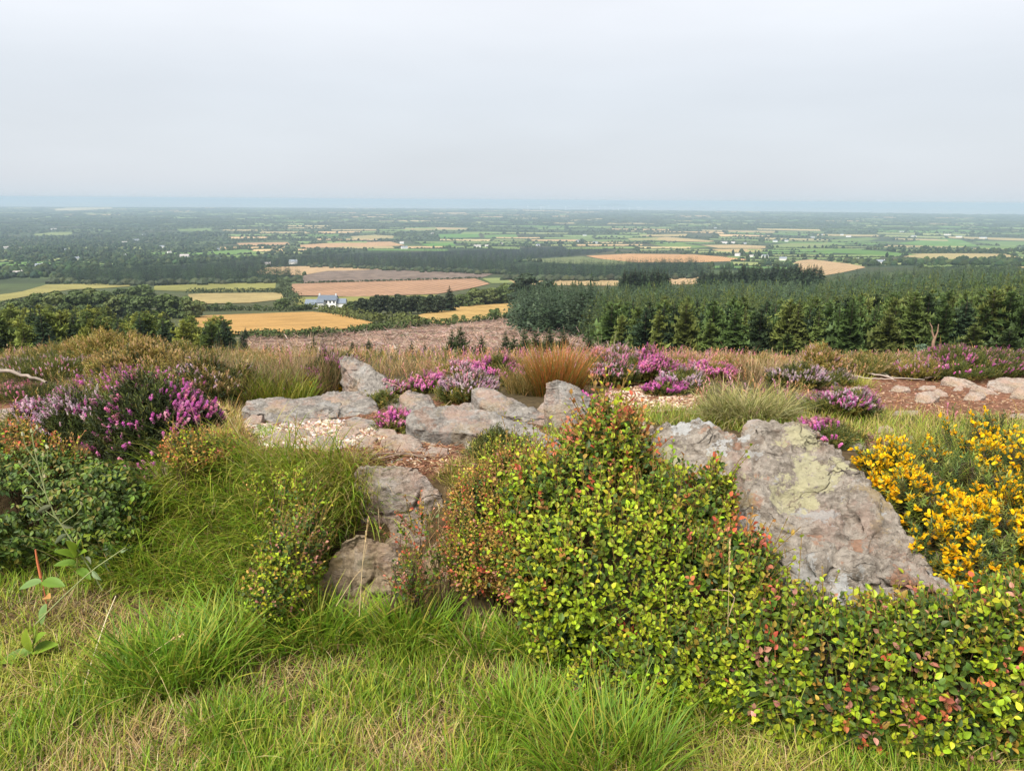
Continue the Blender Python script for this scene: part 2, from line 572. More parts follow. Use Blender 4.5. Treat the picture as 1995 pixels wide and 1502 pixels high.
# sea beyond the coast
mt, nt, out = new_mat('sea_water')
bs = N_(nt, 'ShaderNodeBsdfPrincipled', i_Roughness=0.25)
bs.inputs['Base Color'].default_value = (0.20, 0.22, 0.22, 1)
bs.inputs['Specular IOR Level'].default_value = 0.3
nt.links.new(bs.outputs[0], out.inputs[0])
SEA = PLAIN - 9.0
b = Batch()
r2 = np.geomspace(11000, 41500, 12); a2 = np.linspace(radians(-71), radians(71), 60)
Rg, Ag = np.meshgrid(r2, a2, indexing='ij')
b.add(np.stack([Rg * np.sin(Ag), Rg * np.cos(Ag), np.full(Rg.shape, SEA)], -1).reshape(-1, 3), (0.2, 0.27, 0.32), grid_faces(12, 60)[:, ::-1])
tag(build('sea', b, mt), 'pale hazy sea on the horizon', None, None, 'structure')

# two low islands far out
for px, hw, hh, dist, lab in ((1042, 26, 22, 29000, 'small faint low island on the hazy sea horizon'), (1172, 52, 40, 30500, 'longer faint twin-humped island on the hazy sea horizon')):
    c = GD(np.array([float(px)]), dist)[0]; c[2] = SEA - 2
    wm = hw / FPX * dist
    u = np.linspace(-1, 1, 41); vv = np.linspace(-1, 1, 9)
    U, Vv = np.meshgrid(u, vv, indexing='ij')
    hgt = (1 - U ** 2) ** 0.7 * (1 - Vv ** 2) * (0.62 + 0.38 * np.cos((U - 0.45) * 4.2)) * hh / 7 * 6.0 * dist / FPX * 0.16
    tx = np.array([c[1], -c[0], 0]) / np.hypot(c[0], c[1])
    ty = np.array([c[0], c[1], 0]) / np.hypot(c[0], c[1])
    p = c + U[..., None] * wm * tx + Vv[..., None] * 700 * ty
    p[..., 2] += hgt
    b = Batch(); b.add(p.reshape(-1, 3), (0.06, 0.075, 0.04), grid_faces(41, 9))
    tag(build('island', b, M_CANOPY, smooth_=True), lab, None, None, 'structure')

# ------------------------------------------------------------------ fields draped on the plain
def field_mat(name, stripe=0.0, freq=0.3, ang=0.0, namp=0.16, patch=0.02):
    mt, nt, out = new_mat(name)
    at = N_(nt, 'ShaderNodeAttribute', attribute_name='tint')
    tcn = N_(nt, 'ShaderNodeTexCoord')
    mp = N_(nt, 'ShaderNodeMapping')
    mp.inputs['Rotation'].default_value = (0, 0, ang)
    nt.links.new(tcn.outputs['Object'], mp.inputs[0])
    f = noise(nt, mp.outputs[0], patch, 6, 0.65)
    k = rampf(nt, f, 0.3, 0.7, 1 - namp, 1 + namp)
    if stripe:
        wv = N_(nt, 'ShaderNodeTexWave', i_Scale=freq, i_Distortion=1.2, i_Detail=3.0)
        wv.inputs['Detail Scale'].default_value = 2.0
        nt.links.new(mp.outputs[0], wv.inputs['Vector'])
        k = math_(nt, 'MULTIPLY', k, rampf(nt, wv.outputs['Fac'], 0.1, 0.8, 1 - stripe, 1 + stripe * 0.5))
    f2_ = noise(nt, tcn.outputs['Object'], patch * 25, 5, 0.7)
    k = math_(nt, 'MULTIPLY', k, rampf(nt, f2_, 0.25, 0.75, 1 - namp, 1 + namp))
    sc = N_(nt, 'ShaderNodeVectorMath', operation='SCALE')
    nt.links.new(at.outputs['Color'], sc.inputs[0]); nt.links.new(k, sc.inputs['Scale'])
    bs = N_(nt, 'ShaderNodeBsdfPrincipled', i_Roughness=0.95)
    bs.inputs['Specular IOR Level'].default_value = 0.05
    nt.links.new(sc.outputs[0], bs.inputs['Base Color'])
    nt.links.new(bs.outputs[0], out.inputs[0])
    return mt

M_CROP = field_mat('ripe_crop', 0.22, 0.06, 0.3, 0.18, 0.05)
M_STUB = field_mat('stubble', 0.22, 0.035, radians(8), 0.14, 0.03)
M_HAY = field_mat('hay_meadow', 0.25, 0.045, radians(12), 0.16, 0.02)
M_PAST = field_mat('pasture', 0.0, 0.1, 0, 0.10, 0.012)
M_FELL = field_mat('felled_ground', 0.30, 0.03, radians(70), 0.4, 0.06)
M_FELLN = field_mat('felled_brash', 0.0, 0.1, radians(70), 0.45, 0.22)

ORA = (0.36, 0.215, 0.075); GLD = (0.36, 0.235, 0.085); PNK = (0.34, 0.205, 0.125); STR = (0.30, 0.235, 0.105)
YGR = (0.20, 0.195, 0.06); GRN = (0.085, 0.165, 0.04); PGR = (0.17, 0.20, 0.075); BRN = (0.24, 0.165, 0.115); TAN = (0.36, 0.25, 0.14)
FIELDS = [
    ('crop_field', 'ripe orange barley field in front of the white farmhouse', ORA, M_CROP, [(380, 618), (420, 615), (608, 609), (660, 614), (735, 633), (690, 642), (505, 656), (420, 652), (380, 640)]),
    ('crop_field', 'golden strip of ripe crop left of the tall conifer edge', GLD, M_CROP, [(800, 620), (860, 604), (890, 599), (1030, 590), (1030, 614), (950, 623), (850, 634), (815, 632)]),
    ('stubble_field', 'large striped pink-brown stubble field behind the farmhouse', PNK, M_STUB, [(569, 554), (700, 549), (925, 543), (955, 554), (900, 566), (850, 574), (690, 579), (566, 578)]),
    ('grass_field', 'narrow mown yellow-green strip between stubble field and farmhouse', YGR, M_HAY, [(566, 579), (690, 580), (850, 575), (870, 590), (700, 598), (580, 598)]),
    ('felled_ground', 'grey felled woodland with curved windrows in front of the wood', (0.165, 0.125, 0.10), M_FELL, [(590, 538), (640, 528), (760, 525), (965, 533), (935, 543), (700, 549), (590, 552)]),
    ('rough_field', 'straw coloured rough strip along the edge of the wood', TAN, M_CROP, [(500, 530), (520, 521), (600, 519), (735, 522), (740, 527), (640, 528), (590, 537), (505, 535)]),
    ('hay_field', 'striped pale hay field left of the farmhouse', STR, M_HAY, [(366, 573), (552, 571), (556, 584), (480, 592), (392, 593), (370, 586)]),
    ('hay_field', 'yellow-green mown field below the conifer wood', YGR, M_HAY, [(300, 558), (400, 554), (538, 551), (536, 566), (400, 569), (300, 567)]),
    ('hay_field', 'yellow-green field bending left below the broadleaved wood', (0.24, 0.215, 0.075), M_HAY, [(95, 554), (180, 556), (262, 552), (250, 560), (140, 565), (70, 575), (-40, 596), (-40, 580), (40, 570)]),
    ('grass_field', 'pale green corner field beside the stubble', PGR, M_PAST, [(938, 543), (1010, 541), (1010, 552), (958, 553)]),
    ('crop_field', 'straw field strip seen above the plantation', (0.33, 0.24, 0.12), M_CROP, [(985, 544), (1060, 540), (1205, 547), (1205, 558), (1010, 556)]),
    ('crop_field', 'small straw field between two dark spruce clumps', TAN, M_CROP, [(1290, 542), (1370, 540), (1370, 555), (1290, 556)]),
    ('crop_field', 'broad orange field in the middle distance', (0.40, 0.235, 0.115), M_CROP, [(1140, 499), (1225, 495), (1300, 498), (1345, 496), (1400, 500), (1465, 507), (1420, 510), (1340, 512), (1240, 512), (1170, 505)]),
    ('grass_field', 'grey-green field in front of the broad orange field', (0.13, 0.15, 0.065), M_PAST, [(1005, 507), (1135, 500), (1170, 506), (1240, 513), (1200, 518), (1060, 512)]),
    ('crop_field', 'pale tan field right of the dark spruce clump', (0.36, 0.25, 0.14), M_CROP, [(1545, 510), (1580, 506), (1650, 514), (1690, 521), (1640, 532), (1590, 540), (1560, 530)]),
    ('pasture', 'bright green pasture with a domed top on the right', (0.10, 0.19, 0.045), M_PAST, [(1745, 475), (1800, 468), (1840, 465), (1870, 467), (1908, 480), (1860, 483), (1800, 479)]),
    ('pasture', 'green pasture left of the domed one', (0.12, 0.17, 0.05), M_PAST, [(1608, 468), (1690, 463), (1715, 465), (1690, 470), (1620, 471)]),
    ('pasture', 'long green pasture above the hedged strips', PGR, M_PAST, [(1500, 478), (1560, 472), (1640, 473), (1650, 478), (1600, 480), (1510, 481)]),
    ('pasture', 'long green pasture below the hedged strips', GRN, M_PAST, [(1545, 487), (1640, 485), (1710, 489), (1790, 497), (1740, 499), (1600, 492)]),
    ('crop_field', 'pale straw strip near the right edge', (0.30, 0.25, 0.12), M_CROP, [(1750, 500), (1850, 497), (1985, 500), (1980, 505), (1830, 506)]),
    ('pasture', 'green pasture at the right edge', (0.11, 0.17, 0.05), M_PAST, [(1890, 470), (1960, 470), (2060, 474), (2060, 482), (1950, 480)]),
    ('pasture', 'two-tone green pasture by the right edge hedge', (0.12, 0.185, 0.055), M_PAST, [(1905, 479), (1980, 481), (1990, 485), (1910, 485)]),
    ('crop_field', 'straw strip right of the orange field', (0.36, 0.27, 0.14), M_CROP, [(1365, 478), (1440, 477), (1495, 480), (1490, 484), (1400, 484)]),
    ('crop_field', 'second straw strip right of the orange field', (0.36, 0.27, 0.13), M_CROP, [(1385, 486), (1480, 485), (1500, 490), (1440, 492), (1400, 490)]),
    ('pasture', 'green wedge above the orange field', (0.12, 0.18, 0.05), M_PAST, [(1265, 476), (1330, 475), (1385, 482), (1350, 484), (1290, 480)]),
    ('crop_field', 'long straw strips in the far middle of the plain', (0.36, 0.27, 0.13), M_CROP, [(1220, 465), (1300, 462), (1395, 470), (1380, 472), (1230, 468)]),
    ('crop_field', 'thin straw strip in the far middle of the plain', (0.33, 0.26, 0.12), M_CROP, [(1245, 458), (1340, 456), (1335, 461), (1250, 461)]),
    ('crop_field', 'pinkish straw field beyond the dark wood', (0.38, 0.24, 0.13), M_CROP, [(578, 478), (640, 474), (760, 471), (790, 479), (720, 481), (590, 484)]),
    ('crop_field', 'thin pink field strip beyond the dark wood', (0.36, 0.23, 0.13), M_CROP, [(460, 474), (560, 472), (565, 477), (470, 480)]),
    ('pasture', 'bright green field beyond the dark wood', (0.09, 0.19, 0.04), M_PAST, [(818, 476), (880, 473), (890, 479), (840, 481)]),
    ('pasture', 'bright green field left of centre on the plain', (0.09, 0.185, 0.045), M_PAST, [(852, 457), (930, 455), (936, 463), (858, 464)]),
    ('pasture', 'bright green field near the centre of the plain', (0.10, 0.18, 0.05), M_PAST, [(942, 458), (1005, 457), (1010, 463), (945, 464)]),
    ('crop_field', 'pale straw field left of the green centre fields', (0.30, 0.25, 0.12), M_CROP, [(682, 461), (730, 458), (768, 460), (765, 465), (690, 466)]),
    ('crop_field', 'thin far straw strip left of centre', (0.38, 0.28, 0.15), M_CROP, [(785, 446), (840, 443), (915, 445), (905, 447), (800, 449)]),
    ('pasture', 'bright green field beside the scrubby valley', (0.11, 0.185, 0.05), M_PAST, [(400, 491), (470, 487), (510, 490), (500, 496), (420, 496)]),
    ('pasture', 'second bright green field beside the scrubby valley', (0.12, 0.18, 0.05), M_PAST, [(430, 498), (500, 496), (505, 502), (440, 503)]),
    ('pasture', 'pale green field far on the left', PGR, M_PAST, [(65, 457), (100, 453), (142, 453), (138, 458), (70, 460)]),
    ('pasture', 'long pale green field far on the left', (0.13, 0.18, 0.06), M_PAST, [(345, 447), (410, 445), (412, 450), (350, 451)]),
    ('crop_field', 'long pale far field on the left horizon', (0.45, 0.38, 0.22), M_CROP, [(105, 408), (130, 405), (215, 404), (222, 407), (160, 410), (110, 411)]),
]

def drape(poly, rows, cols, off):
    poly = [(float(a_), float(c_)) for a_, c_ in poly]
    ys = [q[1] for q in poly]
    yy = np.linspace(min(ys) + 1e-3, max(ys) - 1e-3, rows)
    L, Rr = [], []
    for y in yy:
        xs = []
        for i in range(len(poly)):
            (x1, y1), (x2, y2) = poly[i], poly[(i + 1) % len(poly)]
            if (y1 > y) != (y2 > y):
                xs.append(x1 + (x2 - x1) * (y - y1) / (y2 - y1))
        L.append(min(xs)); Rr.append(max(xs))
    t = np.linspace(0, 1, cols)
    PX = np.array(L)[:, None] * (1 - t) + np.array(Rr)[:, None] * t
    PY = np.broadcast_to(yy[:, None], PX.shape)
    q = G(PX, PY, 12.0)
    q[..., 2] += off
    return q

for nm, lab, colr, mt_, poly in FIELDS:
    q = drape(poly, 14, 26, 0.45)
    b = Batch(); b.add(q.reshape(-1, 3), np.array(colr) * (0.72 if mt_ is M_STUB else 0.82), grid_faces(14, 26)[:, ::-1])
    tag(build(nm, b, mt_, smooth_=True), lab, None, None, 'structure')

CLEARFELL = [(470, 655), (560, 660), (640, 655), (760, 643), (850, 634), (1015, 619), (1045, 640), (1130, 655), (1210, 690), (1210, 712), (470, 712)]
q = drape(CLEARFELL, 24, 60, 0.05)
# the felled slope also runs on a little below the crest
b = Batch(); b.add(q.reshape(-1, 3), (0.200, 0.135, 0.098), grid_faces(24, 60)[:, ::-1])
tag(build('felled_slope', b, M_FELLN, smooth_=True), 'pinkish-brown felled slope covered in brash', None, None, 'structure')

# ------------------------------------------------------------------ the patchwork plain: small fields, hedges, scrub
EXCL = [f[4] for f in FIELDS] + list(WOODS.values())
edges, fb = [], Batch()
dlist = [1150.0]
while dlist[-1] < 16500:
    dlist.append(dlist[-1] * 1.0 + 120 + 0.055 * dlist[-1])
prs = random.Random(5)
def jit_pt(i, j):
    d0 = dlist[i]
    step = (0.10 + 0.00 * i)
    a0 = -0.80 + (j + 0.5 * (i % 2)) * step * (1200.0 / (700 + 0.5 * d0)) ** 0.5
    pr = random.Random(i * 7919 + j * 104729)
    a_ = a0 + pr.uniform(-0.3, 0.3) * step * (1200.0 / (700 + 0.5 * d0)) ** 0.5
    dd = d0 * (1 + pr.uniform(-0.02, 0.02))
    return (sin(a_) * dd, cos(a_) * dd)
palF = np.array([(0.085, 0.15, 0.04), (0.12, 0.165, 0.055), (0.16, 0.18, 0.07), (0.30, 0.24, 0.12), (0.36, 0.25, 0.13), (0.10, 0.11, 0.05), (0.06, 0.085, 0.03)])
for i in range(len(dlist) - 1):
    d0 = dlist[i]
    stp = 0.10 * (1200.0 / (700 + 0.5 * d0)) ** 0.5
    nj = int(1.6 / stp) + 1
    for j in range(nj):
        c = [jit_pt(i, j), jit_pt(i, j + 1), jit_pt(i + 1, j + 1), jit_pt(i + 1, j)]
        if i + 1 < len(dlist):
            # rows share points only within a row: the next row's points at the same bearing
            stp2 = 0.10 * (1200.0 / (700 + 0.5 * dlist[i + 1])) ** 0.5
            A0 = atan2(c[0][0], c[0][1]); A1 = atan2(c[1][0], c[1][1]); r2_ = dlist[i + 1] * 0.985
            c[2] = (sin(A1 + prs.uniform(-.1, .1) * stp) * r2_, cos(A1) * r2_); c[3] = (sin(A0 + prs.uniform(-.1, .1) * stp) * r2_, cos(A0) * r2_)
        mx_, my_ = sum(q_[0] for q_ in c) / 4, sum(q_[1] for q_ in c) / 4
        if abs(atan2(mx_, my_)) > 0.72:
            continue
        px, py = proj(np.array([mx_, my_, float(height(np.array(mx_), np.array(my_)))]))
        if any(inpoly(np.array(px), np.array(py), e_) for e_ in EXCL):
            continue
        scrub = px < 470 and 425 < py < 560
        right = px > 1450 and py > 446
        pr_ = prs.random()
        if scrub:
            k_ = 5 if pr_ < 0.4 else (6 if pr_ < 0.8 else prs.choice([0, 1, 2, 2]))
        elif right:
            k_ = prs.choice([0, 0, 1, 1, 2, 2, 3, 6])
        elif d0 > 9000:
            k_ = prs.choice([6, 6, 6, 6, 5, 2, 1, 4])
        elif d0 > 3600:
            k_ = prs.choice([0, 1, 1, 2, 3, 4, 5, 6, 6, 6, 6])
        else:
            k_ = prs.choice([0, 1, 1, 2, 2, 3, 4, 5, 6, 6])
        if not (k_ in (5, 6)):
            u = np.linspace(0.03, 0.97, 8); vq = np.linspace(0.05, 0.93, 6)
            U, Vq = np.meshgrid(u, vq, indexing='ij')
            xx = (c[0][0] * (1 - U) + c[1][0] * U) * (1 - Vq) + (c[3][0] * (1 - U) + c[2][0] * U) * Vq
            yy_ = (c[0][1] * (1 - U) + c[1][1] * U) * (1 - Vq) + (c[3][1] * (1 - U) + c[2][1] * U) * Vq
            zz = height(xx, yy_) + 0.35 + d0 * 4e-5
            fb.add(np.stack([xx, yy_, zz], -1).reshape(-1, 3), palF[k_] * prs.uniform(0.85, 1.2), grid_faces(8, 6))
        edges.append((c[0], c[1], d0, scrub, px, k_)); edges.append((c[0], c[3], d0, scrub, px, k_))
        if scrub or k_ in (5, 6):
            edges.append(((c[0][0] * .5 + c[3][0] * .5, c[0][1] * .5 + c[3][1] * .5), (c[1][0] * .5 + c[2][0] * .5, c[1][1] * .5 + c[2][1] * .5), d0, scrub, px, k_))
tag(build('fields', fb, M_PAST), 'patchwork of small hedged fields across the plain', None, None, 'structure')

# a low-poly leafy lump: ragged dome
def lump_template(n=9, seed=1):
    r_ = np.random.default_rng(seed)
    V, lv = [], [(0.0, 1.0), (0.35, 1.08), (0.72, 0.75)]
    for zz, rad in lv:
        for k in range(n):
            a_ = 2 * pi * (k + 0.5 * (zz > 0.3)) / n
            q_ = rad * r_.uniform(0.78, 1.15)
            V.append((cos(a_) * q_ * 0.5, sin(a_) * q_ * 0.5, zz * r_.uniform(0.85, 1.1)))
    V.append((0.05, 0.02, 1.0))
    F4 = grid_faces(3, n, True)
    F3 = [(2 * n + k, 2 * n + (k + 1) % n, 3 * n) for k in range(n)]
    return np.array(V), F4, np.array(F3)
LUMPS = [lump_template(8, s_) for s_ in range(5)]
tcl = np.concatenate([np.full(8, .75), np.full(8, .95), np.full(8, 1.1), [1.15]])

hp, hs, hc = [], [], []
for (p0, p1, d0, scrub, epx, k_) in edges:
    ln = np.hypot(p1[0] - p0[0], p1[1] - p0[1])
    stepm = max(4.0, d0 / 520.0)
    n = int(ln / stepm)
    if n < 2 or (not scrub and prs.random() < 0.12):
        continue
    t = (np.arange(n) + rng.uniform(-.3, .3, n)) / n
    wob = rng.normal(0, 2.0 if not scrub else 14.0, (n, 2))
    x = p0[0] + (p1[0] - p0[0]) * t + wob[:, 0]; y = p0[1] + (p1[1] - p0[1]) * t + wob[:, 1]
    hh = rng.uniform(2.0, 4.0, n)
    tall = rng.random(n) < (0.22 if not scrub else 0.5)
    hh = np.where(tall, rng.uniform(5, 11, n), hh)
    hh = hh * (1.3 if d0 > 3600 else 1.0)
    hh *= 0.6 + 0.6 * smooth(-0.3, 0.4, n2(x, y, 1 / 220.0, 2, 3.0))
    wd = stepm * rng.uniform(1.2, 2.0, n)
    hp.append(np.stack([x, y, height(x, y) - 0.3], -1)); hs.append(np.stack([wd, np.maximum(wd * 0.8, hh * 0.7), hh], -1))
# scrub and little woods in the valley on the left, and copses everywhere
ns = 5200
dd = np.exp(rng.uniform(np.log(1100), np.log(9000), ns)); az_ = rng.uniform(-0.66, 0.66, ns)
x, y = np.sin(az_) * dd, np.cos(az_) * dd
dens = n2(x, y, 1 / 420.0, 3, 21.0) + np.where((az_ < -0.22), 0.42, 0.0) - 0.22
kp = (dens > 0)
x, y, dd = x[kp], y[kp], dd[kp]
for rep in range(3):
    xx, yy_ = x + rng.normal(0, 26, len(x)), y + rng.normal(0, 26, len(x))
    hh = rng.uniform(4, 10, len(x)); wd = np.maximum(dd / 480.0, hh * rng.uniform(0.9, 1.5, len(x)))
    hp.append(np.stack([xx, yy_, height(xx, yy_) - 0.3], -1)); hs.append(np.stack([wd, wd, hh], -1))
# beyond the fields: long dark shelter belts
ns = 2600
dd = np.exp(rng.uniform(np.log(6000), np.log(17000), ns)); az_ = rng.uniform(-0.68, 0.68, ns)
x, y = np.sin(az_) * dd, np.cos(az_) * dd
hh = rng.uniform(5, 13, ns)
hp.append(np.stack([x, y, height(x, y) - 0.5], -1)); hs.append(np.stack([hh * rng.uniform(4, 16, ns), hh * 3, hh], -1))
hp, hs = np.concatenate(hp), np.concatenate(hs)
px, py = proj(hp)
keep = np.ones(len(hp), bool)
for e_ in EXCL:
    keep &= ~inpoly(px, py, e_)
keep &= np.hypot(hp[:, 0], hp[:, 1]) > 1080
hp, hs = hp[keep], hs[keep]
hc = pal([(0.020, 0.036, 0.015), (0.028, 0.046, 0.018), (0.040, 0.055, 0.020), (0.017, 0.030, 0.016)], len(hp), 0.18)
b = Batch()
which = rng.integers(0, 5, len(hp))
for k in range(5):
    s_ = which == k
    ang = np.arctan2(hp[s_, 0], hp[s_, 1])
    R = np.zeros((s_.sum(), 3, 3)); R[:, 0, 0] = np.cos(ang); R[:, 1, 0] = -np.sin(ang); R[:, 0, 1] = np.sin(ang); R[:, 1, 1] = np.cos(ang); R[:, 2, 2] = 1
    scatter(b, LUMPS[k], hp[s_], R, hs[s_], hc[s_], tcl)
tag(build('hedgerow_foliage', b, M_CANOPY), 'dark hedgerows and scrub dividing the fields of the plain', None, None, 'stuff')
print('hedge lumps', len(hp))
# ------------------------------------------------------------------ trees
def conifer(seed, whorls=26, nbr=7, ntw=4, base=0.12, rad=0.2, pw=0.8, droop=0.12, ragged=0.25, tuft=1.0):
    """A conifer one unit tall: (trunk batch, crown batch). Tints are multipliers for the object's colour."""
    r_ = np.random.default_rng(seed)
    tr = Batch()
    tt = np.linspace(0, 1, 9)
    tube(tr, np.stack([0.006 * np.sin(tt * 5 + seed), 0.006 * np.cos(tt * 4), tt * 0.97], -1), 0.017 * (1 - tt) ** 0.8 + 0.0015, (0.11, 0.085, 0.06), 6)
    h, az, L, el_ = [], [], [], []
    for k in range(whorls):
        u = (k + r_.uniform(-.3, .3)) / whorls
        hh = base + (1 - base) * u * 0.97
        n = max(3, int(nbr * (1 - 0.3 * u)))
        a0 = r_.uniform(0, 2 * pi)
        prof = (1 - u) ** pw * (0.72 + 0.28 * min(1, u / 0.15 if base > 0.05 else 1)) + 0.05
        for q in range(n):
            h.append(hh + r_.uniform(-.012, .012)); az.append(a0 + 2 * pi * (q + r_.uniform(-.25, .25)) / n)
            L.append(rad * prof * (1 + ragged * r_.normal() * 0.8)); el_.append(-0.25 + 0.85 * u + r_.normal() * 0.12)
    h, az, L, el_ = map(np.array, (h, az, L, el_)); L = np.clip(L, 0.02, rad * 1.4)
    B = len(h)
    out = np.stack([np.cos(az), np.sin(az), 0 * az], -1); side = np.stack([-np.sin(az), np.cos(az), 0 * az], -1); upv = np.array([0, 0, 1.0])
    def pt(t):
        return out * (L * t * np.cos(el_))[:, None] + upv * (h + L * t * np.sin(el_) - droop * L * t * t)[:, None]
    V, C = [], []
    br = r_.uniform(0.75, 1.2, B)
    for k in range(ntw):
        t = 0.22 + 0.70 * k / max(1, ntw - 1)
        for sg in (-1, 1):
            tl = L * (0.50 - 0.22 * t) * r_.uniform(0.7, 1.35, B)
            tip = pt(np.full(B, t + 0.16)) + side * (sg * tl * 0.8)[:, None] + upv * (L * r_.normal(0, 0.10, B) + 0.02 * L)[:, None]
            V.append(np.stack([pt(np.full(B, t - 0.13)), pt(np.full(B, t + 0.13)), tip], 1))
            C.append(np.stack([br * 0.72, br * 0.8, br * 1.18 * r_.uniform(.85, 1.2, B)], 1))
        if tuft:                                           # a fan standing up from the branch gives the crown depth
            tip = pt(np.full(B, t + 0.10)) + upv * (L * r_.uniform(0.10, 0.34, B) * tuft)[:, None] + side * (L * r_.normal(0, .12, B))[:, None]
            V.append(np.stack([pt(np.full(B, t - 0.12)), pt(np.full(B, t + 0.14)), tip], 1))
            C.append(np.stack([br * 0.75, br * 0.8, br * 1.3], 1))
    tipv = pt(np.full(B, 1.14)); sd = side * (L * 0.13)[:, None]
    V.append(np.stack([pt(np.full(B, 0.75)) - sd, pt(np.full(B, 0.75)) + sd, tipv], 1)); C.append(np.stack([br * .9, br * .9, br * 1.25], 1))
    V = np.concatenate(V).reshape(-1, 3); C = np.concatenate(C).reshape(-1, 1) * np.ones(3)
    cr = Batch(); cr.add(V, C, None, np.arange(len(V)).reshape(-1, 3))
    # leader
    a = np.array([0, 2.1, 4.2]); z0 = 0.93
    for q in a:
        cr.add([(0.012 * cos(q), 0.012 * sin(q), z0), (0.012 * cos(q + 1.6), 0.012 * sin(q + 1.6), z0), (0, 0, 1.02)], (1.1,) * 3, None, [(0, 1, 2)])
    return tr, cr

def leafcards(b, cen, rad, n, size, r_, col=(1, 1, 1), flat=0.75):
    """n small leaf clusters spread through a set of lobes."""
    cen = np.asarray(cen, float); rad = np.asarray(rad, float)
    pk = r_.choice(len(cen), n, p=rad ** 2 / (rad ** 2).sum())
    d = norm(r_.normal(0, 1, (n, 3))); d[:, 2] = np.where(d[:, 2] < -0.45, -d[:, 2], d[:, 2])
    p = cen[pk] + d * (rad[pk] * r_.uniform(0.55, 1.08, n) ** 0.6)[:, None] * np.array([1, 1, flat])
    nn = norm(d + r_.normal(0, 0.55, (n, 3)))
    R = frames(nn, r_.uniform(0, 6.3, n))
    V = np.array([(-.5, -.35, 0), (.1, -.55, .08), (.55, .05, -.05), (.2, .5, .1), (-.35, .45, 0)])
    T = (V, np.array([(0, 1, 2, 3)]), np.array([(0, 3, 4)]))
    c = np.asarray(col) * (r_.uniform(0.7, 1.3, (n, 1)) * (0.9 + 0.25 * d[:, 2:3]))
    return scatter(b, T, p, R, size * r_.uniform(0.6, 1.4, n), c)

def broadleaf(seed, spread=0.42, base=0.06, n=1700, lobes=16, size=0.075):
    r_ = np.random.default_rng(seed)
    tr = Batch()
    tt = np.linspace(0, 1, 6)
    tube(tr, np.stack([0.02 * np.sin(tt * 3), 0.02 * tt, tt * 0.6], -1), 0.028 * (1 - 0.7 * tt), (0.10, 0.08, 0.055), 7)
    cen, rad = [], []
    for k in range(lobes):
        a = 2.4 * k + r_.uniform(-.4, .4); zz = base + 0.10 + (0.86 - base - 0.05) * (k / (lobes - 1.0))
        q = spread * sqrt(max(0.05, 1 - ((zz - 0.5) / 0.48) ** 2)) * r_.uniform(0.35, 0.85)
        cen.append((cos(a) * q, sin(a) * q, zz - 0.1)); rad.append(r_.uniform(0.13, 0.21) * (spread / 0.42) ** 0.6)
        if k % 3 == 0:
            tube(tr, [(0.01, 0, 0.25 + 0.02 * k), (cos(a) * q * .5, sin(a) * q * .5, 0.25 + 0.5 * (zz - .25)), (cos(a) * q, sin(a) * q, zz - 0.05)], [0.014, 0.009, 0.004], (0.10, 0.08, 0.055), 5)
    cr = Batch(); leafcards(cr, cen, rad, n, size, r_)
    return tr, cr

PROTO = {}
def proto_tree(key, kind, tc_):
    tr, cr = tc_
    PROTO[key] = dict(kind=kind, tr=tr, cr=cr, used=None)

for s_ in range(5):
    proto_tree('pine%d' % s_, 'pine_tree', conifer(10 + s_, 26, 8, 5, 0.10, 0.235 + 0.02 * (s_ % 3), 0.62, 0.05, 0.42, 1.3))
for s_ in range(4):
    proto_tree('spruce%d' % s_, 'spruce_tree', conifer(30 + s_, 32, 8, 5, 0.10, 0.205, 0.85, 0.22, 0.28, 0.8))
for s_ in range(3):
    proto_tree('young%d' % s_, 'young_conifer', conifer(50 + s_, 20, 8, 4, 0.02, 0.30, 0.9, 0.0, 0.30, 1.3))
for s_ in range(2):
    proto_tree('tall%d' % s_, 'tall_conifer', conifer(60 + s_, 20, 6, 4, 0.36, 0.20, 0.7, 0.18, 0.35, 1.0))
for s_ in range(4):
    proto_tree('broad%d' % s_, 'broadleaf_tree', broadleaf(70 + s_, 0.42 + 0.06 * s_))
for s_ in range(2):
    proto_tree('scots%d' % s_, 'scots_pine', broadleaf(80 + s_, 0.24, 0.14, 1400, 16, 0.06))

def tree(key, loc, h, color, label, cat, group=None, wide=1.0, name=None):
    pr = PROTO[key]
    rz = rng.uniform(0, 2 * pi)
    col = (*[float(c) for c in color], 1.0)
    if pr['used'] is None:
        t = thing(name or pr['kind'], label, cat, (0, 0, 0), group)
        build('trunk', pr['tr'], M_BARK, t, True)
        c = build('crown', pr['cr'], M_NEEDLE, t)
        c.color = col
        t.location = tuple(float(v) for v in loc); t.rotation_euler = (0, 0, rz); t.scale = (h * wide, h * wide, h)
        pr['used'] = t
        return t
    r = dup(pr['used'], loc, rz, (h * wide, h * wide, h), label, group)
    r.name = name or pr['kind']
    if not group and 'group' in r: del r['group']
    r['category'] = cat
    for ch in r.children:
        ch.color = col if ch.name.startswith('crown') else (1, 1, 1, 1)
    return r

def top_h(px, d, topy):
    base = GD(np.array([float(px)]), d)[0]
    v = ray(float(px), float(topy))
    return base, CZ + d * v[2] / np.hypot(v[0], v[1]) - base[2]

def lod_conifer(seed, wh, nb, rad):
    tr, cr = conifer(seed, wh, nb, 2, 0.08, rad, 0.75, 0.1, 0.3, 0.9)
    b = Batch().merge(cr)
    V = np.concatenate(b.V); C = np.concatenate(b.C)
    return (V, None, np.concatenate(b.F[3])), C

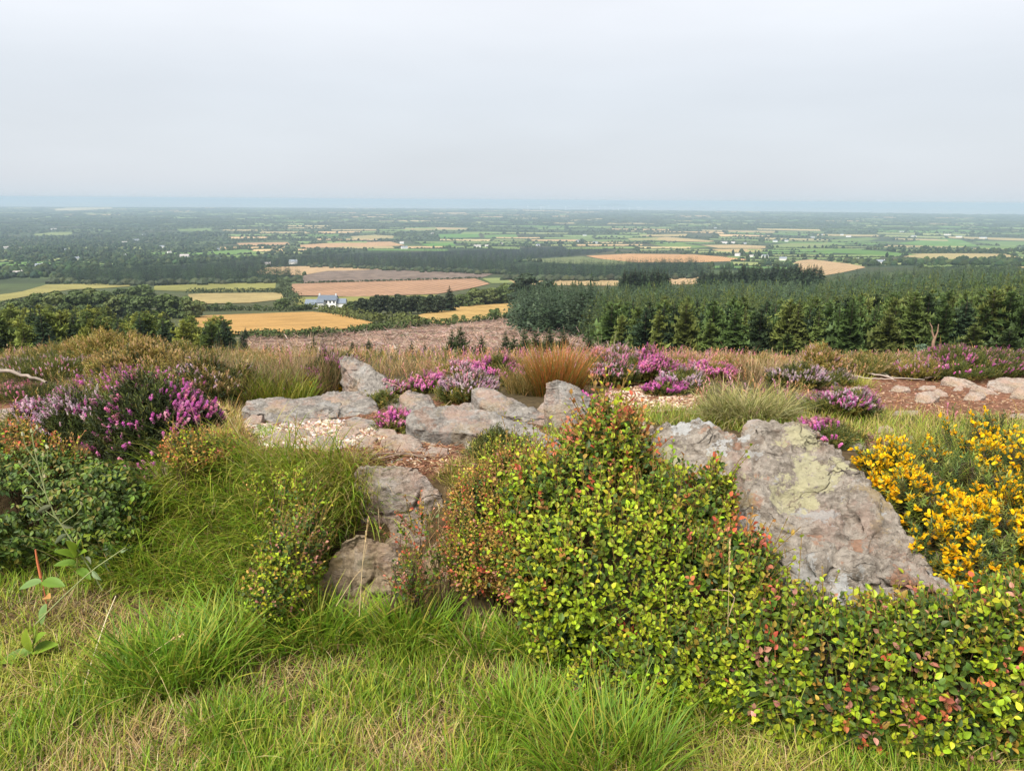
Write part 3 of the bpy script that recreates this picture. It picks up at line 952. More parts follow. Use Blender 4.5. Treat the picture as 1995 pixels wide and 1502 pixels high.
# plantation on the right: front rows one by one, the rest as one wood
fx = np.array([1015, 1040, 1130, 1160, 1210, 1260, 2200.0]); fd = np.array([190, 165, 150, 105, 92, 84, 80.0])
bx = np.array([1015, 1060, 1200, 1400, 1500, 1600, 1700, 2000, 2200.0]); bd = np.array([300, 400, 430, 500, 600, 680, 800, 1000, 1050.0])
st = 0.0198
ld = np.arange(np.log(78), np.log(1060), st); pxs = np.arange(1015, 2180, st * 1479 * 1.25)
LD, PXs = np.meshgrid(ld, pxs, indexing='ij')
LD = LD + rng.uniform(-.45, .45, LD.shape) * st; PXs = PXs + rng.uniform(-.5, .5, PXs.shape) * st * 1479 * 1.2
D = np.exp(LD).ravel(); PXr = PXs.ravel()
ok = (D > np.interp(PXr, fx, fd)) & (D < np.interp(PXr, bx, bd)) & (rng.random(len(D)) > 0.06)
D, PXr = D[ok], PXr[ok]
o_ = np.argsort(D); D, PXr = D[o_], PXr[o_]
Q = GD(PXr, D)
Hh = np.clip(5.2 + (D - 82) * 0.04, 5.2, 10.5) * rng.uniform(0.72, 1.22, len(D))
Hh = np.where((PXr < 1160) & (D > 140), rng.uniform(9.5, 13.0, len(D)), Hh)
mixn = n2(Q[:, 0], Q[:, 1], 1 / 22.0, 2, 33.0)
PINE_C = np.array([(0.072, 0.098, 0.024), (0.052, 0.082, 0.022), (0.092, 0.108, 0.026)]); BLUE_C = np.array([(0.058, 0.092, 0.046), (0.044, 0.075, 0.036), (0.07, 0.10, 0.05)])
DARK_C = np.array([(0.026, 0.044, 0.020), (0.032, 0.050, 0.020)])
def con_col(i):
    if PXr[i] < 1160 and D[i] > 140:
        c = BLUE_C[rng.integers(3)] * 0.8
    elif D[i] > 190 and rng.random() < 0.65 + 0.3 * mixn[i]:
        c = BLUE_C[rng.integers(3)] * 1.1
    elif rng.random() < 0.20:
        c = DARK_C[rng.integers(2)]
    else:
        c = PINE_C[rng.integers(3)] * (1.0 + 0.35 * mixn[i])
    return c * rng.uniform(0.8, 1.2) * 1.3
NIND = 290
for i in range(min(NIND, len(D))):
    key = ('tall%d' % rng.integers(2)) if ((PXr[i] < 1160 and rng.random() < 0.6) or rng.random() < .16) else (('spruce%d' % rng.integers(4)) if rng.random() < 0.25 else 'pine%d' % rng.integers(5))
    tree(key, Q[i], Hh[i], con_col(i), 'green conifer standing in the dense front rows of the hillside plantation', 'conifer', 'conifers in the front rows of the plantation', rng.uniform(0.85, 1.15), 'plantation_conifer')
b = Batch()
idx = np.arange(NIND, len(D))
LODS = [lod_conifer(100 + k, 16, 6, 0.22) for k in range(4)]
wh_ = rng.integers(0, 4, len(idx))
for k in range(4):
    s_ = idx[wh_ == k]
    a = rng.uniform(0, 2 * pi, len(s_)); R = np.zeros((len(s_), 3, 3))
    R[:, 0, 0] = np.cos(a); R[:, 1, 0] = np.sin(a); R[:, 0, 1] = -np.sin(a); R[:, 1, 1] = np.cos(a); R[:, 2, 2] = 1
    wd = (1.2 + np.clip((D[s_] - 150) / 500, 0, 0.6)) * Hh[s_]
    scatter(b, LODS[k][0], Q[s_], R, np.stack([wd, wd, Hh[s_]], -1), np.array([con_col(i) for i in s_]) * .82, LODS[k][1])
tag(build('plantation_trees', b, M_NEEDLE), 'dense green conifer plantation stretching away behind its front rows', None, None, 'stuff')
print('plantation', len(D))

# two darker spruce stands behind the plantation
for lo, hi, dd_, ty0, ty1, n, lab in ((1212, 1300, 470, 520, 528, 22, 'dark spruce in the small stand left of the straw gap'), (1362, 1600, 590, 511, 522, 46, 'dark tall spruce in the long stand rising behind the plantation')):
    for k in range(n):
        px = lo + (hi - lo) * (k + rng.uniform(-.4, .4)) / n
        base, h = top_h(px, dd_ * rng.uniform(0.92, 1.1), rng.uniform(ty0, ty1) + (8 if px < 1430 and lo > 1300 else 0))
        tree('spruce%d' % rng.integers(4), base, h, DARK_C[k % 2] * rng.uniform(1.0, 1.7), lab, 'spruce', lab.replace('dark', 'spruces of', 1).replace('spruce in', '', 1), 1.35, 'stand_spruce')

# mixed wood on the left
n = 0
LG = np.array([(0.185, 0.200, 0.034), (0.145, 0.175, 0.034), (0.095, 0.130, 0.030)])
for k in range(200):
    px = rng.uniform(-110, 478); d = np.exp(rng.uniform(np.log(98), np.log(310)))
    if px > 400 and d > 190: continue
    ty = np.interp(px, [-110, 0, 100, 200, 300, 395, 430, 470], [604, 598, 592, 604, 606, 618, 606, 640])
    base, h = top_h(px, d, ty + rng.uniform(-10, 22) + (200 - min(d, 200)) * 0.15)
    if h < 3: continue
    h = min(h, 15)
    dark = rng.random() < 0.38
    key = ('spruce%d' % rng.integers(4)) if dark else 'pine%d' % rng.integers(5)
    lab = 'dark pointed spruce in the mixed wood on the left slope' if dark else 'light olive-green conifer in the mixed wood on the left slope'
    tree(key, base, h, (DARK_C[k % 2] * 1.25 if dark else LG[k % 3]) * rng.uniform(0.8, 1.2), lab, 'conifer', 'dark spruces of the left wood' if dark else 'light conifers of the left wood', 1.25, 'dark_spruce' if dark else 'light_conifer')
    n += 1
print('left wood', n)
# leafy trees behind the left wood
BG = np.array([(0.072, 0.100, 0.028), (0.060, 0.086, 0.026), (0.090, 0.110, 0.032)])
for px, d, ty, wd in ((70, 390, 571, 1.3), (110, 380, 568, 1.2), (150, 375, 566, 1.2), (178, 400, 562, 1.2), (205, 385, 565, 1.2), (232, 380, 570, 1.1), (258, 375, 576, 1.2), (288, 360, 574, 1.3), (320, 365, 571, 1.3), (350, 360, 574, 1.3), (376, 355, 582, 1.1), (30, 400, 584, 1.2)):
    base, h = top_h(px, d, ty)
    tree('broad%d' % rng.integers(4), base, h, BG[rng.integers(3)], 'tall round-headed broadleaved tree behind the left conifer wood', 'tree', 'broadleaved trees behind the left wood', wd, 'broadleaf_tree')
for px, d, ty, wd, lab in (
    (418, 470, 590, 1.3, 'low dark oak at the lower edge of the striped hay field'), (447, 470, 588, 1.4, 'wider dark oak beside the lower edge of the striped hay field'),
    (500, 450, 592, 1.4, 'bushy oak between hay field and barley field'), (548, 450, 581, 1.5, 'biggest dark round oak left of the farmhouse'), (575, 465, 590, 1.2, 'green tree between the round oak and the farmhouse'),
    (640, 425, 600, 1.3, 'leafy bush-like tree just below the farmhouse'), (672, 400, 592, 1.1, 'leafy tree at the left end of the pine row'), (686, 395, 586, 1.1, 'second leafy tree at the left end of the pine row'),
    (270, 560, 555, 1.7, 'dark round tree standing in the yellow-green fields'), (245, 570, 560, 1.4, 'smaller round tree beside the dark round field tree'),
    (900, 400, 572, 1.3, 'leafy tree right after the pole in the tree belt'), (925, 420, 562, 1.4, 'round leafy tree in the belt above the golden strip'), (950, 430, 560, 1.4, 'large leafy tree in the middle of the belt above the golden strip'),
    (978, 440, 556, 1.3, 'leafy tree towards the right of the belt above the golden strip'), (1003, 450, 556, 1.3, 'last leafy tree of the belt beside the conifer edge'), (985, 470, 550, 1.0, 'leafy tree showing behind the belt above the golden strip'),
    (964, 262, 600, 0.9, 'small lone round tree at the near edge of the golden strip'), (886, 268, 612, 1.0, 'small bushy tree on the near hedge of the golden strip'), (903, 266, 613, 0.9, 'twin small bushy tree on the near hedge of the golden strip'), (843, 275, 617, 1.3, 'yellow-green bush at the left tip of the golden strip'),
    (1803, 74, 670, 1.1, 'blue-green round willow bush at the foot of the plantation')):
    base, h = top_h(px, d, ty)
    c = BG[rng.integers(3)] * (1.35 if d < 300 else 1.0)
    if px == 1803: c = np.array((0.10, 0.15, 0.09))
    if px == 843: c = np.array((0.11, 0.12, 0.03))
    tree('broad%d' % rng.integers(4), base, h, c, lab, 'tree', None, wd, 'broadleaf_tree')
for k, px in enumerate(np.linspace(694, 862, 15)):
    base, h = top_h(px + rng.uniform(-3, 3), 335 * rng.uniform(.97, 1.03), np.interp(px, [694, 740, 800, 862], [580, 572, 570, 573]) + rng.uniform(-3, 4))
    tree('scots%d' % (k % 2), base, h, np.array((0.036, 0.050, 0.022)) * rng.uniform(.8, 1.25), 'dark upright pine in the row right of the farmhouse', 'pine', 'row of dark pines right of the farmhouse', 1.15, 'scots_pine')
for px, d, ty, key, col_, wd, lab in ((876, 350, 556, 'spruce1', (0.030, 0.046, 0.022), 1.4, 'tall dark conifer at the right end of the pine row'),
    (1021, 420, 527, 'scots0', (0.036, 0.055, 0.028), 1.7, 'tall spreading pine rising above the left corner of the plantation'), (1062, 400, 540, 'scots1', (0.034, 0.052, 0.028), 1.7, 'shorter spreading pine above the left corner of the plantation'),
    (1135, 158, 566, 'tall0', (0.055, 0.080, 0.036), 1.2, 'tall conifer with a long bare pale trunk at the gap in the plantation'),
    (1905, 78, 628, 'pine0', (0.10, 0.125, 0.03), 1.5, 'bushy yellow-green pine standing forward of the plantation'), (1975, 74, 640, 'pine2', (0.05, 0.075, 0.022), 1.7, 'dark bushy pine cut by the right edge of the picture'),
    (1540, 82, 648, 'pine3', (0.062, 0.088, 0.022), 1.5, 'low bushy pine in front of the plantation')):
    base, h = top_h(px, d, ty)
    tree(key, base, h, np.array(col_), lab, 'conifer', None, wd, 'conifer')
# self-sown young conifers on the felled slope
for px, d, ty, wd, lab in ((607, 66, 652, 0.7, 'thin dark young conifer behind the grass stems'), (683, 76, 662, 0.8, 'small young conifer left of the leaning rock tip'), (716, 74, 658, 1.0, 'dense young conifer right of the leaning rock tip'),
    (740, 72, 678, 1.3, 'squat young conifer beside the dense one'), (800, 78, 664, 0.8, 'narrow young conifer alone on the felled slope'), (826, 80, 668, 0.7, 'tiny narrow young conifer on the felled slope'), (842, 78, 678, 0.8, 'very small young conifer next to the tiny narrow one'),
    (880, 72, 640, 0.95, 'taller of the joined pair of dark young conifers'), (897, 71, 634, 1.0, 'pointed twin of the joined pair of dark young conifers'), (938, 74, 653, 1.05, 'neat cone-shaped young conifer alone on brash'),
    (985, 76, 644, 1.0, 'young conifer at the left of the thicket'), (1002, 74, 652, 1.1, 'broad young conifer in the thicket'), (1022, 78, 636, 0.9, 'tallest young conifer of the thicket'), (1045, 80, 640, 1.1, 'bushy young conifer in the middle of the thicket'),
    (1072, 84, 636, 1.2, 'bushy bright young conifer at the right of the thicket'), (1098, 86, 640, 1.2, 'dark bushy young conifer below the tall conifers'), (1150, 84, 655, 1.3, 'low bushy young conifer below the gap in the plantation'), (515, 62, 668, 0.9, 'young conifer half hidden by dry grass on the left'), (545, 60, 672, 1.2, 'olive bushy young conifer half hidden by dry grass')):
    base, h = top_h(px, d, ty)
    tree('young%d' % rng.integers(3), base, h, np.array((0.040, 0.062, 0.020)) * rng.uniform(.85, 1.3), lab, 'young conifer', None, wd, 'young_conifer')

# far conifer woods, one mass each
LODF = [lod_conifer(200 + k, 7, 5, 0.26) for k in range(3)]
for key, lab, n in (('w1', 'dark conifer wood above the yellow-green fields on the left', 1500), ('w2', 'long dark conifer wood across the middle distance', 2600), ('w3', 'green conifer wood behind the left end of the plantation', 1500)):
    poly = WOODS[key]
    xs = [q[0] for q in poly]; ys = [q[1] for q in poly]
    px = rng.uniform(min(xs), max(xs), n * 3); py = rng.uniform(min(ys), max(ys) , n * 3)
    kp = inpoly(px, py, poly); px, py = px[kp][:n], py[kp][:n]
    q = G(px, py + 2, 300.0)
    h = rng.uniform(11, 17.0, len(q)); h = np.where(rng.random(len(q)) < .08, h * 1.25, h)
    b = Batch(); wh_ = rng.integers(0, 3, len(q))
    for k in range(3):
        s_ = wh_ == k
        a = rng.uniform(0, 2 * pi, s_.sum()); R = np.zeros((s_.sum(), 3, 3))
        R[:, 0, 0] = np.cos(a); R[:, 1, 0] = np.sin(a); R[:, 0, 1] = -np.sin(a); R[:, 1, 1] = np.cos(a); R[:, 2, 2] = 1
        scatter(b, LODF[k][0], q[s_], R, np.stack([h[s_] * .8, h[s_] * .8, h[s_]], -1), pal([(0.022, 0.044, 0.022), (0.048, 0.084, 0.036), (0.012, 0.024, 0.014), (0.062, 0.092, 0.038), (0.016, 0.032, 0.018)], s_.sum(), .3), LODF[k][1])  # darkest tones stand in for self-shadow the simple crowns lack
    # leafy fringe along the near edge
    m_ = {'w1': 60, 'w2': 90, 'w3': 60}[key]
    t = np.linspace(0, 1, m_)
    if key == 'w1':
        ex, ey = 105 + 485 * t, np.interp(t, [0, .4, 1], [552, 556, 550])
    elif key == 'w2':
        ex, ey = 600 + 390 * t, np.interp(t, [0, .4, 1], [519, 526, 535])
    else:
        ex, ey = 985 + 370 * t, np.interp(t, [0, .5, 1], [546, 548, 542])
    q = G(ex + rng.normal(0, 3, m_), ey + rng.normal(0, 1.0, m_), 300.0)
    hh = rng.uniform(4, 8, m_)
    for k in range(5):
        s_ = np.arange(m_) % 5 == k
        R = np.broadcast_to(np.eye(3), (s_.sum(), 3, 3))
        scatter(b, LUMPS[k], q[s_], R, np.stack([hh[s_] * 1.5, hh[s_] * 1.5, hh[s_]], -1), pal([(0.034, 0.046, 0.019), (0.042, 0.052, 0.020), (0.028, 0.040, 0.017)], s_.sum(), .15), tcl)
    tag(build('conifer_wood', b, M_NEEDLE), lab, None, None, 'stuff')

# near hedges: rows of leafy bushes
def hedge(name, pts, lab, h0, h1, col, n, size=0.5, tmin=60.0):
    pts = np.array(pts, float); t = np.linspace(0, len(pts) - 1, n)
    px = np.interp(t, np.arange(len(pts)), pts[:, 0]); py = np.interp(t, np.arange(len(pts)), pts[:, 1])
    q = G(px, py, tmin)
    r_ = np.random.default_rng(int(pts[0, 0]))
    h = r_.uniform(h0, h1, n)
    q = q + np.stack([r_.normal(0, .6, n), r_.normal(0, .8, n), h * 0.35], -1)
    t_ = thing(name, lab, 'hedge', q[0] - np.array([0, 0, h[0] * 0.35]))
    b = Batch(); leafcards(b, q, h * 0.75, n * 26, size, r_, col, 0.8)
    o = build('foliage', b, M_CANOPY, t_)
    return t_
hedge('hedge', [(470, 657), (560, 661), (640, 656), (760, 642), (815, 634)], 'green hedge between felled slope and barley field', 1.3, 2.6, (0.055, 0.075, 0.024), 90)
hedge('hedge', [(815, 634), (860, 636), (930, 627), (985, 620), (1018, 614)], 'green hedge along the near edge of the golden strip', 1.0, 2.6, (0.060, 0.080, 0.025), 60)
hedge('hedge', [(606, 602), (650, 612), (690, 622), (740, 630), (812, 637)], 'rounded yellow-green hedge bushes below the pine row', 2.4, 4.6, (0.075, 0.088, 0.026), 60, 0.7)
hedge('hedge', [(395, 607), (470, 605), (560, 607), (610, 603)], 'hedge along the far edge of the barley field', 1.8, 3.6, (0.045, 0.062, 0.022), 60, 0.7)
hedge('hedge', [(366, 571), (420, 571), (480, 570), (535, 569), (552, 574)], 'dark clipped hedge between the two hay fields', 3.0, 5.0, (0.036, 0.052, 0.02), 50, 0.9)
hedge('hedge', [(546, 551), (556, 560), (558, 572), (566, 582), (580, 594)], 'tall green hedge left of the stubble field', 5.0, 8.5, (0.046, 0.062, 0.026), 44, 1.2)
hedge('hedge', [(0, 606), (40, 597), (80, 588), (110, 580)], 'hedge along the lower edge of the bending left field', 3.0, 6.0, (0.05, 0.066, 0.024), 36, 1.0)
hedge('hedge', [(620, 601), (670, 599), (690, 598), (700, 594)], 'low hedge round the farmhouse garden', 1.5, 2.6, (0.05, 0.085, 0.025), 26, 0.6)
hedge('hedge', [(592, 553), (700, 550), (820, 547), (935, 543)], 'thin dark hedge between the felled ground and the stubble', 1.6, 3.2, (0.036, 0.05, 0.02), 80, 0.9)

# dead forked tree
base, h = top_h(1828, 72, 629)
t = thing('dead_tree', 'bare brown dead tree with a forked broken top', 'dead tree', base)
b = Batch()
k_ = h
tube(b, base + np.array([(0, 0, -.1), (0.05, 0, .2 * k_), (-.02, 0, .4 * k_), (.08, 0, .55 * k_)]), [.17, .14, .13, .11], (0.21, 0.135, 0.09), 8)
build('trunk', b, M_BARK, t, True)
for pts, r0 in ([[(0.05, 0, .5 * k_), (-.22, .05, .72 * k_), (-.3, 0, .86 * k_), (-.52, .05, 1.0 * k_)], .09], [[(.07, 0, .5 * k_), (.22, 0, .72 * k_), (.24, .05, .95 * k_)], .08]):
    b = Batch(); tube(b, base + np.array(pts), np.linspace(r0, .03, len(pts)), (0.22, 0.14, 0.095), 7); build('limb', b, M_BARK, t, True)

# ------------------------------------------------------------------ brash on the felled slope
nb_ = 9000
px = rng.uniform(480, 1215, nb_); py = rng.uniform(619, 700, nb_)
kp = inpoly(px, py, CLEARFELL); px, py = px[kp], py[kp]
q = G(px, py, 12.0)
q = q[np.hypot(q[:, 0], q[:, 1]) > 30]
n = len(q)
heap = n2(q[:, 0], q[:, 1], 1 / 7.0, 2, 3.0)
T = (np.array([(-.5, -.5, 0), (.5, -.5, 0), (.5, .5, 0), (-.5, .5, 0), (-.35, -.35, 1), (.35, -.35, 1), (.35, .35, 1), (-.35, .35, 1.0)]), np.array([(0, 1, 5, 4), (1, 2, 6, 5), (2, 3, 7, 6), (3, 0, 4, 7), (4, 5, 6, 7)]), None)
dr = norm(np.stack([rng.normal(0, 1, n), rng.normal(0, .5, n), np.abs(rng.normal(0, .22, n))], -1))
q[:, 2] += np.clip(heap, 0, 1) * 0.9 + rng.uniform(0, .2, n)
b = Batch()
th_ = rng.uniform(0.03, 0.09, n) * np.clip(np.hypot(q[:, 0], q[:, 1]) / 130, 0.5, 1.6)
scatter(b, T, q, frames(dr), np.stack([th_, th_, rng.uniform(0.7, 2.8, n)], -1), pal([(0.29, 0.20, 0.155), (0.21, 0.13, 0.095), (0.36, 0.27, 0.225)], n, .2) * (1 - .55 * smooth(.0, .35, heap))[:, None])
tag(build('felling_debris', b, M_BARK), 'pale and brown branches littering the felled slope', None, None, 'stuff')

# ------------------------------------------------------------------ houses
def box(b, c, s, col):
    V = np.array([(x, y, z) for z in (0, 1) for x, y in ((-.5, -.5), (.5, -.5), (.5, .5), (-.5, .5))]) * np.array(s) + np.array(c)
    return b.add(V, col, [(0, 3, 2, 1), (4, 5, 6, 7), (0, 1, 5, 4), (1, 2, 6, 5), (2, 3, 7, 6), (3, 0, 4, 7)])

def gable(wb, rb, c, w_, d_, h_, rh, wc, rc, ov=0.35):
    """A gabled block on centre c: walls into wb, two roof slopes into rb; ridge along x."""
    x, y, z = c
    box(wb, c, (w_, d_, h_), wc)
    for sx in (-1, 1):
        xx = x + sx * w_ / 2
        wb.add([(xx, y - d_ / 2, z + h_), (xx, y + d_ / 2, z + h_), (xx, y, z + h_ + rh)], wc, None, [(0, 1, 2)])
    th = 0.18
    for sy in (-1, 1):
        e = np.array([0, sy * (d_ / 2 + ov), -ov * rh / (d_ / 2)])
        a = [(x + sx * (w_ / 2 + ov), y, z + h_ + rh + 0.05) for sx in (-1, 1)]
        lo_ = [(q[0], y + e[1], z + h_ + e[2] + 0.05) for q in a]
        top = a + lo_[::-1]; bot = [(q[0], q[1], q[2] + th) for q in top]
        rb.add(top + bot, rc, [(0, 1, 2, 3), (4, 7, 6, 5), (0, 4, 5, 1), (1, 5, 6, 2), (2, 6, 7, 3), (3, 7, 4, 0)])

WHT = (0.66, 0.65, 0.63); SLT = (0.085, 0.105, 0.135); DKG = (0.03, 0.035, 0.04)
base = GD(np.array([640.0]), 440)[0]
t = thing('farmhouse', 'white two-storey farmhouse with grey slate roofs and low side wings', 'house', base)
wb, rb = Batch(), Batch()
gable(wb, rb, base + np.array([0, 0, -.5]), 10.0, 6.6, 5.4, 2.2, WHT, SLT)
o = build('wall', wb, M_PAINT, t); build('roof', rb, M_SLATE, t)
wb, rb = Batch(), Batch()
gable(wb, rb, base + np.array([-8.4, -2.5, -.6]), 6.6, 6.2, 3.2, 2.4, WHT, (0.12, 0.145, 0.18))
gable(wb, rb, base + np.array([7.4, 1.0, -.5]), 4.8, 5.2, 3.6, 2.0, WHT, (0.12, 0.145, 0.18))
gable(wb, rb, base + np.array([-3.1, -4.6, -.6]), 3.4, 2.6, 4.6, 1.6, WHT, SLT)
o = build('wing_wall', wb, M_PAINT, t); o2 = build('wing_roof', rb, M_SLATE, t)
for x_, z_ in ((-0.2, 3.2), (1.9, 3.2), (4.0, 3.2), (0.2, 0.7), (4.0, 0.7)):
    b = Batch(); box(b, base + np.array([x_, -3.3, z_]), (0.95, 0.08, 1.25), DKG); build('window', b, M_GLASS, t)
b = Batch(); box(b, base + np.array([2.1, -3.3, -.3]), (1.0, 0.08, 2.2), (0.10, 0.09, 0.09)); build('door', b, M_GLASS, t)
for x_ in (-4.6, 4.6):
    b = Batch(); box(b, base + np.array([x_, 0, 6.5]), (0.8, 0.8, 1.7), (0.5, 0.5, 0.5)); build('chimney', b, M_PAINT, t)

HOUSES = [(36, 536, 18, 0, 'grey-roofed farm building at the left edge below the scrub'), (77, 520, 15, 1, 'white house among the scrub near the left edge'), (148, 506, 13, 1, 'white-gabled house alone in the left scrub'),
    (241, 500, 11, 1, 'white bungalow above the left wood'), (42, 485, 8, 1, 'small white house near the left edge'), (12, 484, 9, 1, 'white house close to the left edge'), (105, 447, 11, 1, 'far white house on the left plain beside pale field'),
    (265, 469, 14, 1, 'large white house at the top of the scrubby valley'), (243, 474, 10, 1, 'white house just left of the large one'), (222, 486, 9, 0, 'pale house in the middle of the scrubby valley'), (130, 488, 8, 0, 'low pale house deep in the left scrub'),
    (281, 459, 9, 1, 'white house behind the large white one'), (316, 482, 10, 0, 'grey house on the right of the scrubby valley'), (330, 493, 9, 1, 'white cottage by the scrubby valley fields'), (360, 502, 20, 0, 'long grey shed above the left wood'), (424, 487, 9, 0, 'pale bungalow beside the bright green fields'),
    (572, 514, 20, 0, 'grey-roofed house in the clearing of the long wood'), (522, 516, 13, 0, 'half hidden house at the left of the clearing'), (788, 484, 16, 1, 'white farm with outbuildings beyond the long wood'), (783, 474, 10, 1, 'far white house above that farm'), (843, 456, 9, 1, 'white house between the green centre fields'),
    (930, 481, 18, 0, 'long low farm sheds right of the bright field'), (948, 480, 9, 1, 'white gable beside the long low sheds'), (978, 476, 8, 0, 'pale house at the end of the dark wood'), (1048, 479, 10, 0, 'terracotta-pale house above the dark wood'), (1126, 471, 11, 1, 'white house in the centre far hedges'), (1160, 474, 13, 0, 'pale long shed in the centre far hedges'), (1139, 459, 9, 1, 'far white house in the centre'),
    (1410, 474, 16, 1, 'white cluster house above straw strips'), (1428, 474, 9, 1, 'white house at the right of the straw strip cluster'), (1450, 476, 10, 1, 'another white gable by the straw strip cluster'), (1437, 498, 12, 1, 'white house at the right tip of the orange field'), (1464, 500, 9, 1, 'white cottage right of the orange field tip'), (1490, 502, 15, 0, 'grey-roofed house behind the dark stand'), (1525, 507, 16, 0, 'pale low house above the tan field'),
    (1668, 507, 6, 1, 'tiny white house by the round dark trees'), (1715, 514, 18, 0, 'pale grey farm in the right scrub'), (1510, 471, 10, 1, 'white house in the village left part'), (1532, 470, 8, 1, 'pale house in the village left part'), (1583, 463, 9, 1, 'cream house in the village centre'), (1600, 458, 7, 1, 'white house in the upper village'), (1653, 461, 11, 1, 'white long house in the village right part'), (1640, 458, 7, 1, 'white small house in the village right part'), (1757, 452, 9, 1, 'white house on the far right ridge line'), (1845, 458, 13, 1, 'pale house on the right skyline of hedges'), (1868, 462, 12, 1, 'white large house right of the domed pasture'), (1915, 464, 14, 1, 'cream house near the right edge'), (1780, 461, 11, 0, 'grey roofed house above the domed pasture'), (1893, 445, 7, 1, 'tiny far white house near the right edge'), (1393, 445, 9, 1, 'far white farm right of centre')]
for px, py, wpx, wt, lab in HOUSES:
    q = G(np.array([float(px)]), np.array([float(py + 1)]), 300.0)[0]
    d = np.hypot(q[0], q[1]); W_ = max(8.0, wpx * d / FPX * 0.75)
    t = thing('house', lab, 'house', (0, 0, 0), 'houses scattered over the plain')
    wb, rb = Batch(), Batch()
    wc = WHT if wt else (0.55, 0.53, 0.50)
    hh_ = min(5.5, W_ * 0.33); dp = min(9.0, W_ * 0.6)
    gable(wb, rb, (0, 0, -.5), W_, dp, hh_ + .5, dp * 0.36, wc, (0.17, 0.19, 0.22) if (px % 3) else (0.30, 0.27, 0.26))
    build('wall', wb, M_PAINT, t); build('roof', rb, M_SLATE, t)
    b = Batch(); box(b, (W_ * 0.42, 0, hh_ + dp * 0.25), (0.8, 0.8, 2.2), wc); build('chimney', b, M_PAINT, t)
    t.location = tuple(q); t.rotation_euler = (0, 0, -atan2(q[0], q[1]) + rng.uniform(-.6, .6))

# ------------------------------------------------------------------ wind turbines by the coast
first = None
TURB = [1026, 1051, 1057, 1066, 1098, 1139, 1161, 1172, 1187, 1198, 1219, 1236, 1241, 1256, 1279]
for k, px in enumerate(TURB):
    q = GD(np.array([float(px)]), 15200.0 + 120 * (k % 4))[0]
    if first is None:
        t = thing('wind_turbine', 'x', 'wind turbine', (0, 0, 0), 'wind turbines by the coast')
        b = Batch(); tube(b, [(0, 0, -2), (0, 0, 40), (0, 0, 76)], [2.6, 2.1, 1.5], (0.85, 0.86, 0.88), 8); build('tower', b, M_PAINT, t, True)
        b = Batch(); box(b, (0, 0.5, 75.6), (3.2, 8.5, 3.4), (0.85, 0.86, 0.88)); build('nacelle', b, M_PAINT, t)
        for a in (0.2, 0.2 + 2 * pi / 3, 0.2 + 4 * pi / 3):
            b = Batch(); s_ = np.linspace(0, 1, 6)
            tube(b, np.stack([np.sin(a) * s_ * 40, np.full(6, -4.6), 77 + np.cos(a) * s_ * 40], -1), 1.3 * (1 - s_) + 0.35, (0.85, 0.86, 0.88), 6)
            build('blade', b, M_PAINT, t, True)
        first = t
    else:
        t = dup(first, (0, 0, 0), 0, 1.0)
    near_ = ['leftmost of all, standing apart', 'second from the left', 'left of a close pair', 'right of a close pair', 'alone left of the big island', 'below the left end of the big island', 'below the hump of the big island', 'just right of the island hump', 'below the right half of the island', 'below the right end of the island', 'alone just right of the island', 'left of the right-hand close pair', 'right of the right-hand close pair', 'second from the right end', 'rightmost of all'][k]
    t['label'] = 'tiny pale wind turbine, ' + near_
    t.location = tuple(q); t.rotation_euler = (0, 0, rng.uniform(-.7, .7))
# ------------------------------------------------------------------ rocks
import bmesh

